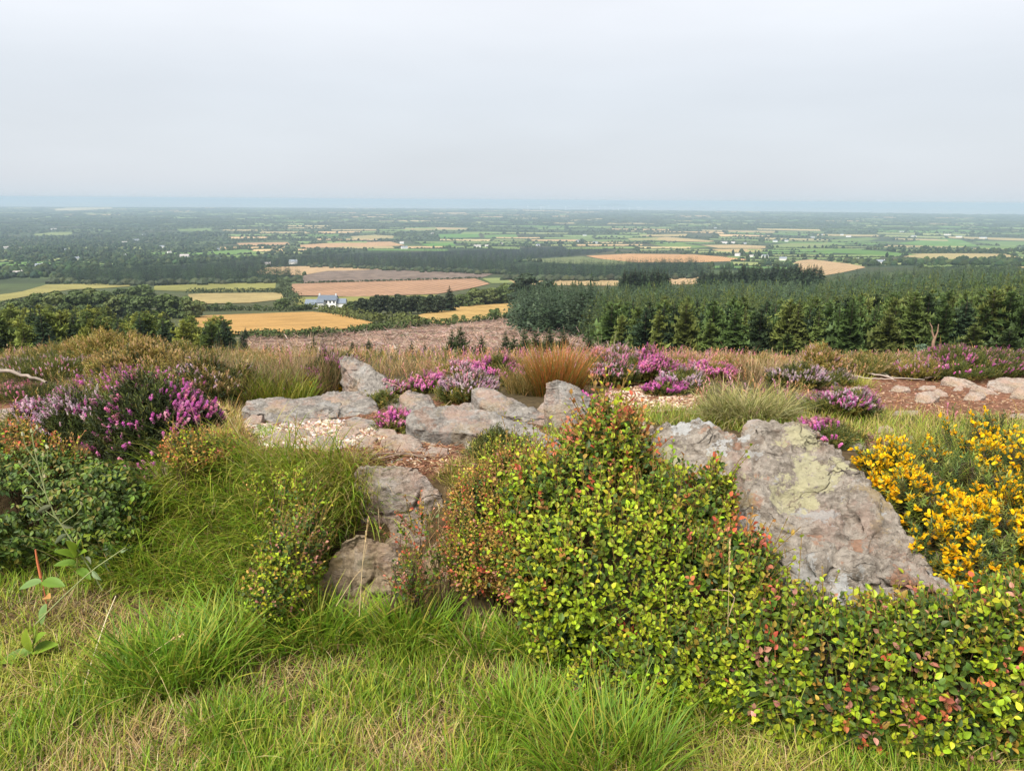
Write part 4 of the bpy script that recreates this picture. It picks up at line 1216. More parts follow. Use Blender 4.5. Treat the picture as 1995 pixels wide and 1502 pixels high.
def rock_mat(name, base, dark, yellow=0.0, white=0.0, rust=0.0, moss=0.0, tilt=0.3, pink=0.0, spots=None):
    mt, nt, out = new_mat(name)
    tcn = N_(nt, 'ShaderNodeTexCoord')
    ob = tcn.outputs['Object']
    mp = N_(nt, 'ShaderNodeMapping')
    mp.inputs['Rotation'].default_value = (0.25, tilt, 0.2)
    mp.inputs['Scale'].default_value = (1.0, 1.0, 2.6)
    nt.links.new(ob, mp.inputs[0])
    n1 = noise(nt, mp.outputs[0], 9.0, 8, 0.68, 0.4)
    n2_ = noise(nt, ob, 42.0, 8, 0.78)
    n3 = noise(nt, ob, 4.0, 5, 0.6)
    col = mixc(nt, rampf(nt, n1, 0.34, 0.66), dark, base)
    col = mixc(nt, rampf(nt, n2_, 0.46, 0.70, 0, 0.65), col, tuple(min(0.8, c * 1.6) for c in base))
    col = mixc(nt, rampf(nt, n2_, 0.47, 0.31, 0, 0.85), col, tuple(c * 0.35 for c in dark))
    def patch(scale, th, seed, c, amt, soft=0.03, det=6):
        m2 = N_(nt, 'ShaderNodeMapping'); m2.inputs['Location'].default_value = (seed, seed * 1.7, -seed)
        nt.links.new(ob, m2.inputs[0])
        f = noise(nt, m2.outputs[0], scale, det, 0.62)
        fine = noise(nt, ob, 75.0, 4, 0.7)
        s_ = math_(nt, 'ADD', f, math_(nt, 'MULTIPLY', math_(nt, 'SUBTRACT', fine, 0.5), 0.24))
        return mixc(nt, rampf(nt, s_, th, th + soft, 0, amt), col, c)
    if pink:
        col = patch(3.5, 0.53, 31.0, (0.42, 0.27, 0.21), pink, 0.12)
    if rust:
        col = patch(5.0, 0.60, 3.0, (0.38, 0.15, 0.065), rust, 0.05)
        col = patch(4.0, 0.58, 13.0, (0.40, 0.29, 0.13), rust, 0.06)
    if white:
        col = patch(6.0, 0.585, 7.0, (0.46, 0.46, 0.45), white)
    if yellow:
        col = patch(3.3, 0.525, 23.0, (0.50, 0.47, 0.28), yellow, 0.02, 8)
        col = patch(9.0, 0.62, 41.0, (0.16, 0.12, 0.095), 0.8, 0.03)
    if moss:
        col = patch(7.0, 0.56, 51.0, (0.06, 0.07, 0.02), moss, 0.08)
    if spots:                                              # crusts of lichen growing at given places on the stone
        geo = N_(nt, 'ShaderNodeNewGeometry')
        e1 = noise(nt, ob, 9.0, 6, 0.65); e2 = noise(nt, ob, 60.0, 4, 0.7)
        rag = math_(nt, 'ADD', math_(nt, 'MULTIPLY', math_(nt, 'SUBTRACT', e1, 0.55), 5.5), math_(nt, 'MULTIPLY', math_(nt, 'SUBTRACT', e2, 0.5), 2.2))
        for cen, rad, c in spots:
            dn = N_(nt, 'ShaderNodeVectorMath', operation='DISTANCE')
            nt.links.new(geo.outputs['Position'], dn.inputs[0]); dn.inputs[1].default_value = tuple(float(v_) for v_ in cen)
            k_ = math_(nt, 'ADD', math_(nt, 'SUBTRACT', 1.0, math_(nt, 'DIVIDE', dn.outputs['Value'], rad)), rag)
            col = mixc(nt, rampf(nt, k_, 0.0, 0.16, 0, 0.82), col, c)
        e3 = noise(nt, ob, 16.0, 5, 0.6)
        col = mixc(nt, rampf(nt, e3, 0.60, 0.64, 0, 0.7), col, (0.20, 0.155, 0.12))
    bs = N_(nt, 'ShaderNodeBsdfPrincipled', i_Roughness=0.92)
    bs.inputs['Specular IOR Level'].default_value = 0.15
    nt.links.new(col, bs.inputs['Base Color'])
    hsum = math_(nt, 'ADD', math_(nt, 'MULTIPLY', n1, 1.0), math_(nt, 'MULTIPLY', n2_, 0.9))
    vor = N_(nt, 'ShaderNodeTexVoronoi', feature='DISTANCE_TO_EDGE', i_Scale=3.2)
    md = N_(nt, 'ShaderNodeMixRGB'); md.inputs[0].default_value = 0.3
    nt.links.new(mp.outputs[0], md.inputs[1])
    nn = N_(nt, 'ShaderNodeTexNoise', i_Scale=5.0, i_Detail=4.0); nt.links.new(ob, nn.inputs['Vector'])
    nt.links.new(nn.outputs['Color'], md.inputs[2]); nt.links.new(md.outputs[0], vor.inputs['Vector'])
    ckm = math_(nt, 'MULTIPLY', rampf(nt, vor.outputs['Distance'], 0.022, 0.0, 0, 0.75), rampf(nt, n3, 0.46, 0.60))
    col = mixc(nt, ckm, col, tuple(c * 0.3 for c in dark))
    nt.links.new(col, bs.inputs['Base Color'])
    hsum = math_(nt, 'ADD', hsum, math_(nt, 'MULTIPLY', ckm, -0.6))
    bn = N_(nt, 'ShaderNodeBump', i_Strength=1.0, i_Distance=0.034)
    nt.links.new(hsum, bn.inputs['Height']); nt.links.new(bn.outputs[0], bs.inputs['Normal'])
    nt.links.new(bs.outputs[0], out.inputs[0])
    return mt

_LY, _LW, _LR = (0.48, 0.445, 0.275), (0.50, 0.50, 0.49), (0.36, 0.20, 0.125)
R_BIG = rock_mat('lichen_rock', (0.40, 0.35, 0.295), (0.205, 0.172, 0.138), 0.0, 0.6, 0.5, 0.0, 0.5, 0.4,
                 [(P(1575., 925., 2.82), .14, _LY), (P(1530., 985., 2.68), .12, _LY), (P(1312., 890., 2.88), .11, _LY), (P(1545., 862., 3.0), .10, _LY), (P(1650., 925., 2.8), .05, _LY), (P(1400., 842., 3.05), .13, _LW), (P(1330., 835., 3.05), .08, _LW),
                  (P(1705., 985., 2.68), .07, _LW), (P(1480., 1075., 2.45), .05, _LW), (P(1560., 1040., 2.55), .07, _LR), (P(1670., 1065., 2.45), .06, _LR), (P(1630., 1150., 2.3), .05, _LW)])
R_GREY = rock_mat('grey_schist', (0.335, 0.305, 0.27), (0.15, 0.135, 0.12), 0.0, 0.3, 0.25, 0.10, 0.25, 0.55)
R_PALE = rock_mat('pale_schist', (0.40, 0.335, 0.28), (0.23, 0.175, 0.135), 0.0, 0.25, 0.2, 0.0, 0.15, 0.6)
R_BROWN = rock_mat('brown_schist', (0.33, 0.255, 0.165), (0.15, 0.105, 0.065), 0.0, 0.12, 0.5, 0.35, 0.1, 0.3)

def hull_mesh(bm, pts):
    vs = [bm.verts.new(tuple(p)) for p in pts]
    r = bmesh.ops.convex_hull(bm, input=vs)
    dele = list({g for g in (r['geom_interior'] + r['geom_unused']) if isinstance(g, bmesh.types.BMVert) and g.is_valid})
    if dele:
        bmesh.ops.delete(bm, geom=dele, context='VERTS')

def rock(label, hulls, mat, voxel=0.012, amp=0.03, fr=6.0, bed=(0.2, -0.25, 1.0), layers=22.0, name='rock', group=None, seed=0.0, round_=2):
    bm = bmesh.new()
    for h in hulls:
        hull_mesh(bm, h)
    me = bpy.data.meshes.new('tmp'); bm.to_mesh(me); bm.free()
    o = bpy.data.objects.new('tmp', me); COL.objects.link(o)
    rm = o.modifiers.new('r', 'REMESH'); rm.mode = 'VOXEL'; rm.voxel_size = voxel
    if round_:
        sm = o.modifiers.new('s', 'SMOOTH'); sm.iterations = round_; sm.factor = 0.5
    dg = bpy.context.evaluated_depsgraph_get()
    ev = o.evaluated_get(dg)
    m2 = bpy.data.meshes.new_from_object(ev)
    bpy.data.objects.remove(o); bpy.data.meshes.remove(me)
    n = len(m2.vertices)
    V = np.zeros(n * 3, np.float32); m2.vertices.foreach_get('co', V); V = V.reshape(-1, 3).astype(float)
    Nn = np.zeros(n * 3, np.float32); m2.vertices.foreach_get('normal', Nn); Nn = Nn.reshape(-1, 3)
    bd = norm(np.array([bed], float))[0]
    q = V + 0.03 * np.stack([fbm(V * 7 + 3 + seed, 2), fbm(V * 7 + 9 + seed, 2), fbm(V * 7 + 15 + seed, 2)], -1)
    u = q @ bd
    flat_ = q - u[:, None] * bd
    lay = vnoise(flat_ * 3.5 + bd * (u * layers)[:, None] + seed)
    lay = np.sign(lay) * np.abs(lay) ** 0.6
    cr = 1 - np.abs(vnoise(q * fr * 0.9 + 40 + seed)); cr = -np.clip((cr - 0.86) / 0.14, 0, 1) ** 1.5
    disp = amp * (0.9 * fbm(q * fr + seed, 4, 0.55) + 0.40 * (np.abs(fbm(q * fr * 4 + 5 + seed, 3, .6)) - .25) + 0.55 * lay * (0.5 + 0.5 * vnoise(q * 4 + 7)) + 0.40 * cr)
    V = V + Nn * disp[:, None]
    c = V.mean(0); c[2] = V[:, 2].min()
    m2.vertices.foreach_set('co', (V - c).astype(np.float32).ravel())
    m2.polygons.foreach_set('use_smooth', np.ones(len(m2.polygons), bool))
    m2.materials.clear(); m2.materials.append(mat); m2.name = name; m2.update()
    o = bpy.data.objects.new(name, m2); COL.objects.link(o); o.location = tuple(c)
    return tag(o, label, 'rock', group)

def slab(poly, depth, y0=None, back=0.8, sink=0.07):
    """Solid points for a stone whose visible outline is poly (photo pixels): its foot stands where the outline's lowest
    point meets the ground; it reaches depth metres back."""
    poly = np.array(poly, float)
    k = poly[:, 1].argmax()
    if y0 is None:
        y0 = G(poly[k:k + 1, 0], poly[k:k + 1, 1])[0][1]
    t = (poly[k, 1] - poly[:, 1]) / max(1.0, np.ptp(poly[:, 1]))
    top = P(poly[:, 0], poly[:, 1], y0 + depth * t)
    c = top.mean(0)
    low = top.copy()
    low[:, :2] = c[:2] + (low[:, :2] - c[:2]) * 1.04
    low[:, 1] += depth * 0.15
    low[:, 2] = np.minimum(height(low[:, 0], low[:, 1]) - sink, top[:, 2] - 0.02)
    bk = top[t > 0.5].copy(); bk[:, 1] += depth * back * 0.4; bk[:, 2] -= 0.25 * np.maximum(bk[:, 2] - height(bk[:, 0], bk[:, 1]), 0)
    return np.concatenate([top, low, bk])

# the big lichened boulder
def pts(l):
    l = np.array(l, float); return P(l[:, 0], l[:, 1], l[:, 2])
f1_ = pts([(1252, 838, 3.02), (1300, 824, 3.06), (1400, 832, 3.1), (1445, 850, 3.05), (1250, 885, 2.86), (1330, 960, 2.66), (1440, 1040, 2.52), (1500, 900, 2.9)])
f2_ = pts([(1440, 852, 3.06), (1470, 824, 3.1), (1545, 834, 3.08), (1560, 829, 3.1), (1595, 845, 3.04), (1642, 910, 2.86), (1668, 945, 2.80), (1440, 1040, 2.52), (1530, 1110, 2.40), (1640, 1030, 2.52), (1450, 930, 2.76)])
f3_ = pts([(1640, 905, 2.88), (1668, 945, 2.82), (1722, 1022, 2.62), (1790, 1085, 2.46), (1848, 1125, 2.36), (1886, 1168, 2.27), (1880, 1180, 2.24), (1750, 1190, 2.22), (1620, 1165, 2.28), (1530, 1110, 2.38), (1480, 1060, 2.46), (1560, 1000, 2.60)])
def down(p, dy=0.35):
    a = p.copy(); a[:, 1] += dy; a[:, 2] = np.minimum(a[:, 2] - 0.25, height(a[:, 0], a[:, 1]) - 0.1)
    c = p.copy(); c[:, 2] = height(c[:, 0], c[:, 1]) - 0.15; c[:, 2] = np.minimum(c[:, 2], p[:, 2] - 0.05); c[:, 1] += 0.08
    return np.concatenate([p, a, c])
_pl = np.array([(1252, 838, 3.02), (1400, 832, 3.1), (1250, 885, 2.86), (1440, 1040, 2.52), (1560, 829, 3.1), (1690, 935, 2.80), (1530, 1110, 2.40), (1640, 1030, 2.52), (1748, 1008, 2.62), (1893, 1160, 2.27), (1620, 1165, 2.28)])
_A = np.linalg.lstsq(np.c_[_pl[:, :2], np.ones(len(_pl))], _pl[:, 2], rcond=None)[0]
def plate(poly, out_, thick=.12):
    q_ = np.array(poly, float); y_ = q_ @ _A[:2] + _A[2]
    c_ = q_.mean(0)
    inn = c_ + (q_ - c_) * .82
    a = P(inn[:, 0], inn[:, 1], inn @ _A[:2] + _A[2] - out_); b_ = P(q_[:, 0], q_[:, 1], y_ + thick)
    d_ = P(q_[:, 0], q_[:, 1], y_ - out_ * .25)
    return np.concatenate([a, b_, d_])
plates = [plate([(1262, 848), (1330, 836), (1420, 842), (1455, 880), (1420, 960), (1330, 945), (1272, 890)], .055), plate([(1480, 905), (1525, 872), (1600, 885), (1650, 960), (1620, 1050), (1520, 1045), (1450, 985)], .06),
          plate([(1600, 862), (1630, 885), (1665, 945), (1735, 1040), (1705, 1075), (1660, 1000), (1625, 930)], .05), plate([(1462, 830), (1500, 822), (1560, 828), (1600, 850), (1560, 875), (1490, 878)], .05),
          plate([(1560, 1060), (1660, 1040), (1745, 1095), (1790, 1140), (1680, 1110), (1580, 1105)], .045), plate([(1770, 1085), (1835, 1125), (1880, 1165), (1830, 1165), (1770, 1120)], .03)]
rock('large sloping grey boulder with pale yellow, white and rusty lichen patches beside the gorse', [down(f1_), down(f2_), down(f3_)] + plates, R_BIG, 0.009, 0.078, 7.5, (0.55, -0.35, 1.0), 13.0, 'boulder', None, 1.0)

ROCKS = [
    ('slanting grey rock with a broken whitish crown, jutting from the bank between grass and bilberry', [[(686, 914), (700, 908), (745, 908), (780, 950), (740, 985)], [(742, 915), (765, 905), (800, 907), (835, 930), (862, 968), (868, 1010), (850, 1075), (770, 1090), (745, 1000)]], 0.16, None, R_PALE, 0.045),
    ('streaked brown rock face low in the bank, half veiled by grass tufts', [[(668, 1050), (700, 1034), (755, 1062), (800, 1110), (815, 1165), (760, 1215), (660, 1215), (618, 1150), (640, 1110)]], 0.16, None, R_BROWN, 0.045),
    ('narrow brown upright stone at the bank foot beside the bilberry', [[(915, 1100), (940, 1080), (965, 1110), (960, 1200), (905, 1200), (900, 1140)]], 0.12, None, R_BROWN, 0.02),
    ('mid-brown stone in the shade between the red-leaved sprig and the bilberry', [[(820, 1080), (870, 1040), (905, 1075), (890, 1130), (835, 1125)]], 0.14, None, R_BROWN, 0.02),
    ('pale rounded stone poking out of grass below the purple heather', [[(287, 915), (310, 896), (345, 890), (372, 898), (375, 925), (340, 950), (290, 945)]], 0.14, None, R_PALE, 0.02),
    ('small grey stone in shade under the purple heather', [[(234, 952), (252, 944), (270, 955), (272, 985), (245, 995), (235, 975)]], 0.1, None, R_GREY, 0.015),
    ('shaded dark grey stone behind the bramble leaves', [[(100, 872), (170, 866), (235, 882), (240, 915), (160, 925), (95, 910)]], 0.2, None, R_BROWN, 0.03),
    ('long grey outcrop with a dark shaded front, left end of the outcrop row', [[(510, 812), (520, 790), (560, 778), (610, 776), (660, 790), (655, 812), (590, 826), (530, 826)], [(472, 800), (478, 782), (505, 775), (545, 776), (530, 800), (490, 808)]], 0.42, None, R_GREY, 0.035),
    ('grey wedge-shaped outcrop touching the right end of the long dark-fronted one', [[(612, 778), (640, 764), (690, 765), (715, 780), (738, 802), (720, 815), (680, 812), (655, 818)]], 0.40, None, R_GREY, 0.03),
    ('low grey slab with a shaded underside at the pebble patch', [[(672, 818), (690, 810), (725, 818), (742, 832), (720, 836), (685, 830)]], 0.2, None, R_GREY, 0.015),
    ('tall leaning grey rock blade pointing up left, beside purple heather', [[(663, 703), (672, 693), (690, 694), (716, 708), (722, 718), (700, 740), (684, 735)], [(695, 716), (716, 708), (742, 728), (768, 755), (762, 778), (700, 780), (695, 745)]], 0.35, None, R_GREY, 0.03),
    ('angular grey rock behind the long central slab, left of pale heather', [[(780, 772), (796, 760), (830, 772), (850, 790), (835, 806), (795, 802)]], 0.28, None, R_GREY, 0.025),
    ('small broken grey rock between leaning blade and angular rock', [[(736, 775), (752, 770), (780, 780), (785, 800), (750, 800)]], 0.22, None, R_GREY, 0.02),
    ('longest pale grey slab lying across the middle, running down to the bilberry', [[(788, 822), (792, 812), (815, 798), (880, 790), (960, 800), (1000, 824), (985, 850), (900, 836), (800, 836)], [(960, 800), (1030, 828), (1092, 862), (1085, 892), (1050, 888), (985, 850)]], 0.40, None, R_GREY, 0.026),
    ('angular pale fragment standing on the pebbles in front of the wedge outcrop', [[(660, 846), (668, 832), (690, 830), (700, 842), (685, 852)]], 0.1, None, R_PALE, 0.014),
    ('sharp grey fragment at the left front of the pebbles', [[(575, 850), (582, 836), (600, 838), (606, 850)]], 0.08, None, R_GREY, 0.012),
    ('pale broken slab beside the heather tuft on the pebbles', [[(728, 846), (738, 834), (768, 838), (776, 850), (750, 854)]], 0.12, None, R_PALE, 0.014),
    ('pinkish slab fragment at the upper right of the slanting rock', [[(858, 905), (872, 893), (900, 896), (905, 908), (880, 912)]], 0.12, None, R_PALE, 0.014),
    ('pale flat fragment between the curved hump and the slanting rock', [[(800, 908), (815, 900), (845, 902), (850, 910), (825, 914)]], 0.1, None, R_PALE, 0.012),
    ('buff slab corner sticking out of soil left of the curved hump', [[(690, 872), (702, 862), (730, 866), (728, 878), (705, 880)]], 0.12, None, R_PALE, 0.014),
    ('thin grey ledge on the upper edge of the longest slab', [[(888, 792), (905, 784), (960, 786), (985, 800), (950, 806), (900, 802)]], 0.2, None, R_GREY, 0.015),
    ('tilted flat grey slab sloping right, behind the longest slab', [[(918, 757), (935, 752), (965, 757), (1000, 778), (1035, 798), (1020, 815), (975, 808), (935, 785)], [(1010, 798), (1040, 792), (1076, 815), (1072, 832), (1020, 826)]], 0.38, None, R_GREY, 0.025),
    ('upright grey-brown stone with a pointed top left of the tall bilberry', [[(1062, 775), (1064, 745), (1084, 737), (1112, 752), (1128, 752), (1152, 778), (1140, 812), (1110, 838), (1082, 838), (1076, 805)]], 0.18, None, R_GREY, 0.018),
    ('small reddish stone leaning at the left foot of the upright stone', [[(1046, 800), (1062, 782), (1076, 795), (1074, 815), (1055, 815)]], 0.12, None, R_PALE, 0.012),
    ('curved buff rock hump on the bare red soil', [[(742, 862), (760, 848), (790, 848), (815, 862), (832, 880), (800, 884), (770, 876)]], 0.22, None, R_PALE, 0.018),
    ('flat pink-buff stone below the curved hump, left one of two', [[(732, 886), (745, 872), (768, 874), (770, 890), (745, 896)]], 0.12, None, R_PALE, 0.012),
    ('flat pink-buff stone below the curved hump, middle one', [[(768, 892), (785, 882), (820, 886), (822, 898), (790, 904)]], 0.12, None, R_PALE, 0.012),
    ('flat pale stone right of the curved hump', [[(824, 886), (840, 873), (872, 874), (872, 888), (845, 896)]], 0.13, None, R_PALE, 0.012),
    ('small round pale cobble alone on red soil', [[(834, 868), (842, 862), (850, 866), (848, 873), (838, 873)]], 0.05, None, R_PALE, 0.006),
    ('pale flat slab in front of the pebble patch on the left', [[(515, 852), (545, 838), (565, 848), (580, 868), (545, 868)]], 0.22, None, R_PALE, 0.014),
    ('greyish flat stone at the front edge of the pebbles', [[(605, 862), (620, 850), (650, 852), (660, 868), (620, 874)]], 0.12, None, R_GREY, 0.012),
    ('pinkish flat stone at the front right of the pebbles', [[(690, 858), (712, 850), (735, 854), (725, 864), (695, 868)]], 0.12, None, R_PALE, 0.01),
    ('pink stone sliver before the pebbles', [[(625, 872), (640, 866), (652, 870), (648, 878), (628, 880)]], 0.07, None, R_PALE, 0.008),
    ('pale cobbles corner stone under the dark-fronted outcrop', [[(474, 820), (490, 806), (512, 808), (508, 824), (485, 830)]], 0.14, None, R_PALE, 0.012),
    ('pinkish flat rock below the end of the longest slab', [[(1002, 905), (1020, 888), (1055, 892), (1062, 915), (1020, 922)]], 0.2, None, R_PALE, 0.014),
    ('pale small stone half hidden left of the green sprig', [[(906, 870), (918, 860), (942, 864), (944, 878), (915, 880)]], 0.1, None, R_PALE, 0.01),
    ('rusty stone lying just left of the low heather on the right', [[(1636, 775), (1645, 758), (1675, 751), (1698, 760), (1704, 776), (1670, 782)]], 0.22, None, R_PALE, 0.015),
    ('thin pale stone flush with the red path', [[(1735, 760), (1745, 751), (1772, 753), (1775, 760), (1750, 764)]], 0.12, None, R_PALE, 0.008),
    ('wedge-shaped buff stone on the red path', [[(1783, 782), (1790, 766), (1812, 761), (1832, 772), (1820, 782), (1800, 786)]], 0.16, None, R_PALE, 0.012),
    ('flat stone just above the wedge-shaped one on the path', [[(1788, 756), (1800, 750), (1822, 752), (1825, 758), (1800, 761)]], 0.12, None, R_PALE, 0.008),
    ('slender stone right of the wedge-shaped one', [[(1815, 764), (1828, 757), (1846, 766), (1848, 773), (1830, 772)]], 0.12, None, R_PALE, 0.008),
    ('small flat light stone in the middle of the red path', [[(1857, 758), (1865, 752), (1877, 754), (1876, 760), (1862, 762)]], 0.08, None, R_PALE, 0.006),
    ('flat pointed stone on the right of the red path', [[(1876, 776), (1890, 764), (1915, 764), (1922, 772), (1905, 782)]], 0.14, None, R_PALE, 0.01),
    ('long low pale rock edge behind the red path', [[(1838, 742), (1846, 732), (1880, 738), (1908, 750), (1900, 756), (1860, 752)]], 0.22, None, R_PALE, 0.014),
    ('narrow ridge stone below the long pale edge', [[(1893, 758), (1905, 750), (1930, 758), (1948, 770), (1925, 768)]], 0.15, None, R_PALE, 0.01),
    ('big pale block at the right edge behind the path', [[(1928, 758), (1940, 742), (1975, 736), (2040, 738), (2050, 765), (1960, 766)]], 0.35, None, R_PALE, 0.02),
    ('block leaning on the big pale one at the right edge', [[(1968, 770), (1985, 752), (2030, 750), (2050, 772), (2000, 780)]], 0.2, None, R_PALE, 0.015),
    ('flat slab at the right edge low on the path', [[(1965, 812), (1978, 806), (2030, 804), (2030, 814), (1990, 816)]], 0.15, None, R_PALE, 0.01),
    ('small pointed stone behind the gorse on bare soil', [[(1706, 842), (1716, 830), (1730, 826), (1744, 838), (1730, 846)]], 0.1, None, R_PALE, 0.01),
    ('flat white stone behind the gorse', [[(1733, 862), (1745, 850), (1785, 848), (1790, 860), (1760, 866)]], 0.14, None, R_PALE, 0.01),
    ('grey flat stone right behind the boulder shoulder', [[(1655, 872), (1665, 858), (1690, 862), (1690, 876), (1670, 880)]], 0.12, None, R_GREY, 0.01),
    ('long white stone strip along the path edge behind the right heather', [[(1735, 806), (1750, 800), (1790, 800), (1792, 806), (1760, 810)]], 0.1, None, R_PALE, 0.007),
    ('pinkish stone among soil at the left edge', [[(-20, 820), (-10, 800), (28, 798), (30, 808), (10, 822)]], 0.25, None, R_PALE, 0.015),
    ('dull flat stone under the fallen branch on the left', [[(25, 780), (40, 774), (62, 776), (60, 784), (35, 786)]], 0.15, None, R_GREY, 0.01),
    ('pinkish knob of stone showing behind the boulder crest', [[(1448, 832), (1455, 817), (1475, 815), (1500, 822), (1505, 835), (1470, 842)]], 0.15, 3.2, R_PALE, 0.012),
    ('white pointed stone tip left behind the boulder', [[(1246, 830), (1252, 818), (1270, 822), (1275, 832), (1255, 838)]], 0.12, 3.35, R_PALE, 0.01),
]
for k, (lab, polys, dep, y0, mt_, amp) in enumerate(ROCKS):
    dep = dep * (.7 if dep < .25 and y0 is None else 1.0); amp = amp * .9
    hl = []
    ys = None
    allp = [q for pl in polys for q in pl]
    if y0 is None:
        kk_ = max(allp, key=lambda q: q[1])
        y0 = G(np.array([float(kk_[0])]), np.array([float(kk_[1])]))[0][1]
        mxp = kk_[1]
    for pl in polys:
        pa = np.array(pl, float)
        yy0 = y0 + dep * (max(q[1] for q in allp) - pa[:, 1].max()) / max(1.0, np.ptp([q[1] for q in allp])) if len(polys) > 1 else y0
        hl.append(slab(pl, dep * (np.ptp(pa[:, 1]) / max(1.0, np.ptp([q[1] for q in allp])) if len(polys) > 1 else 1.0), yy0))
    wpx = np.ptp([q[0] for q in allp]) / FPX * (y0 if y0 else 4)
    rock(lab, hl, mt_, float(np.clip(wpx / 60, 0.004, 0.011)), amp, 9.0, (0.25 if k % 2 else -0.15, -0.3, 1.0), 24.0, 'rock', None, float(k) * 3.7, 0)

# ------------------------------------------------------------------ pebbles
def pebble_t(seed):
    r_ = np.random.default_rng(seed)
    V = np.array([(1, 0, 0), (.3, .9, 0), (-.8, .6, 0), (-.9, -.5, 0), (.2, -1, 0), (.5, .1, .75), (-.3, .35, .8), (-.2, -.45, .65)], float) * r_.uniform(.75, 1.2, (8, 1))
    F3 = [(0, 1, 5), (1, 6, 5), (1, 2, 6), (2, 7, 6), (2, 3, 7), (3, 4, 7), (4, 0, 5), (4, 5, 7), (5, 6, 7)]
    return (V, None, np.array(F3))
def pebbles(b, poly, n, s0, s1, cols, clump=True):
    poly = np.array(poly, float)
    px = rng.uniform(poly[:, 0].min(), poly[:, 0].max(), n * 2); py = rng.uniform(poly[:, 1].min(), poly[:, 1].max(), n * 2)
    kp = inpoly(px, py, [tuple(q) for q in poly]); px, py = px[kp][:n], py[kp][:n]
    q = G(px, py, 2.0); m_ = len(q)
    s = np.exp(rng.uniform(np.log(s0), np.log(s1), m_))
    w_ = rng.integers(0, 3, m_)
    for k in range(3):
        a = w_ == k
        R = frames(norm(np.stack([rng.normal(0, .25, a.sum()), rng.normal(0, .25, a.sum()), np.ones(a.sum())], -1)))
        scatter(b, pebble_t(k), q[a], R, np.stack([s[a], s[a] * .8, s[a] * .6], -1), pal(cols, a.sum(), .18), None, .08)
M_PEB = tint_mat('pebble', 0.9, nscale=60.0, namp=0.25, spec=0.1)
b = Batch()
PEBC = [(0.36, 0.27, 0.22), (0.42, 0.34, 0.29), (0.28, 0.18, 0.135), (0.24, 0.22, 0.21), (0.48, 0.42, 0.37)]
pebbles(b, [(500, 868), (512, 835), (600, 818), (690, 820), (765, 832), (750, 856), (650, 876), (560, 872)], 2600, 0.006, 0.022, PEBC)
pebbles(b, [(480, 830), (530, 826), (520, 850), (485, 840)], 240, 0.008, 0.025, PEBC)
pebbles(b, [(735, 835), (800, 840), (880, 870), (880, 900), (740, 900)], 150, 0.003, 0.010, PEBC)
pebbles(b, [(1190, 795), (1180, 762), (1290, 745), (1365, 758), (1355, 798), (1240, 805)], 900, 0.006, 0.02, [(0.40, 0.30, 0.22), (0.30, 0.20, 0.14), (0.48, 0.38, 0.30)])
pebbles(b, [(1560, 770), (1700, 742), (1990, 735), (1990, 815), (1800, 810), (1690, 790)], 420, 0.005, 0.018, [(0.28, 0.17, 0.115), (0.20, 0.105, 0.07), (0.36, 0.26, 0.19)])
pebbles(b, [(560, 905), (700, 880), (900, 860), (1000, 880), (1050, 910), (800, 920)], 700, 0.003, 0.010, [(0.25, 0.13, 0.08), (0.40, 0.28, 0.2), (0.15, 0.08, 0.05)])
tag(build('gravel', b, M_PEB), 'broken pinkish-white pebbles and grit between the rocks', None, None, 'stuff')
# brown litter: needles and bark scraps on the bare soil
px = rng.uniform(470, 2000, 16000); py = rng.uniform(735, 925, 16000)
kp = in_dirt(px, py); q = G(px[kp], py[kp], 2.0); n = len(q)
b = Batch()
dr = norm(np.stack([rng.normal(0, 1, n), rng.normal(0, 1, n), np.abs(rng.normal(0, .15, n)) + .03], -1))
scatter(b, T, q + np.array([0, 0, .004]), frames(dr), np.stack([np.full(n, .0022), np.full(n, .0022), rng.uniform(.015, .06, n)], -1), pal([(0.22, 0.095, 0.05), (0.32, 0.17, 0.09), (0.10, 0.05, 0.03), (0.42, 0.30, 0.18)], n, .2))
tag(build('soil_litter', b, M_STEM), 'dry reddish plant scraps scattered on the bare soil', None, None, 'stuff')

def twig(lab, pts_, r0, col, name='fallen_branch', dz=0.02, y=None):
    p = np.array(pts_, float)
    q = G(p[:, 0], p[:, 1], 2.0) if y is None else P(p[:, 0], p[:, 1], np.array(y, float))
    q[:, 2] += dz
    t_ = np.linspace(0, len(q) - 1, 14); q = np.stack([np.interp(t_, np.arange(len(q)), q[:, i]) for i in range(3)], -1)
    q += rng.normal(0, r0 * 0.35, q.shape)
    b = Batch(); tube(b, q, np.linspace(r0, r0 * 0.45, 14), col, 7)
    return tag(build(name, b, M_BARK, None, True), lab, 'branch')
twig('pale bleached branch lying at the left edge', [(-30, 728), (20, 735), (60, 748), (95, 758)], 0.017, (0.20, 0.165, 0.135), dz=.05, y=[6.1, 5.6, 5.2, 4.9])
twig('thin dark twig lying above the slanting rock', [(690, 903), (740, 902), (790, 892), (850, 896)], 0.0055, (0.16, 0.11, 0.085))
twig('second thin dark twig crossing red soil above the slanting rock', [(720, 894), (760, 890), (800, 893), (830, 900)], 0.004, (0.19, 0.14, 0.11))
twig('thin bare twig lying on rock below the leaning blade', [(738, 772), (760, 780), (785, 792)], 0.005, (0.20, 0.12, 0.10), dz=.12)
for k, (p_, lab) in enumerate([([(1690, 735), (1740, 744), (1800, 748)], 'longest bleached heather root above the red path'), ([(1700, 728), (1725, 738), (1745, 750)], 'short bleached heather root bending down above the path'), ([(1655, 740), (1700, 746), (1740, 747)], 'bleached root lying left of the others above the path'), ([(1800, 745), (1830, 742), (1850, 736)], 'dark root curling at the purple heather above the path')]):
    twig(lab, p_, 0.009, (0.33, 0.27, 0.23) if k < 3 else (0.12, 0.09, 0.07), 'heather_root', .04)
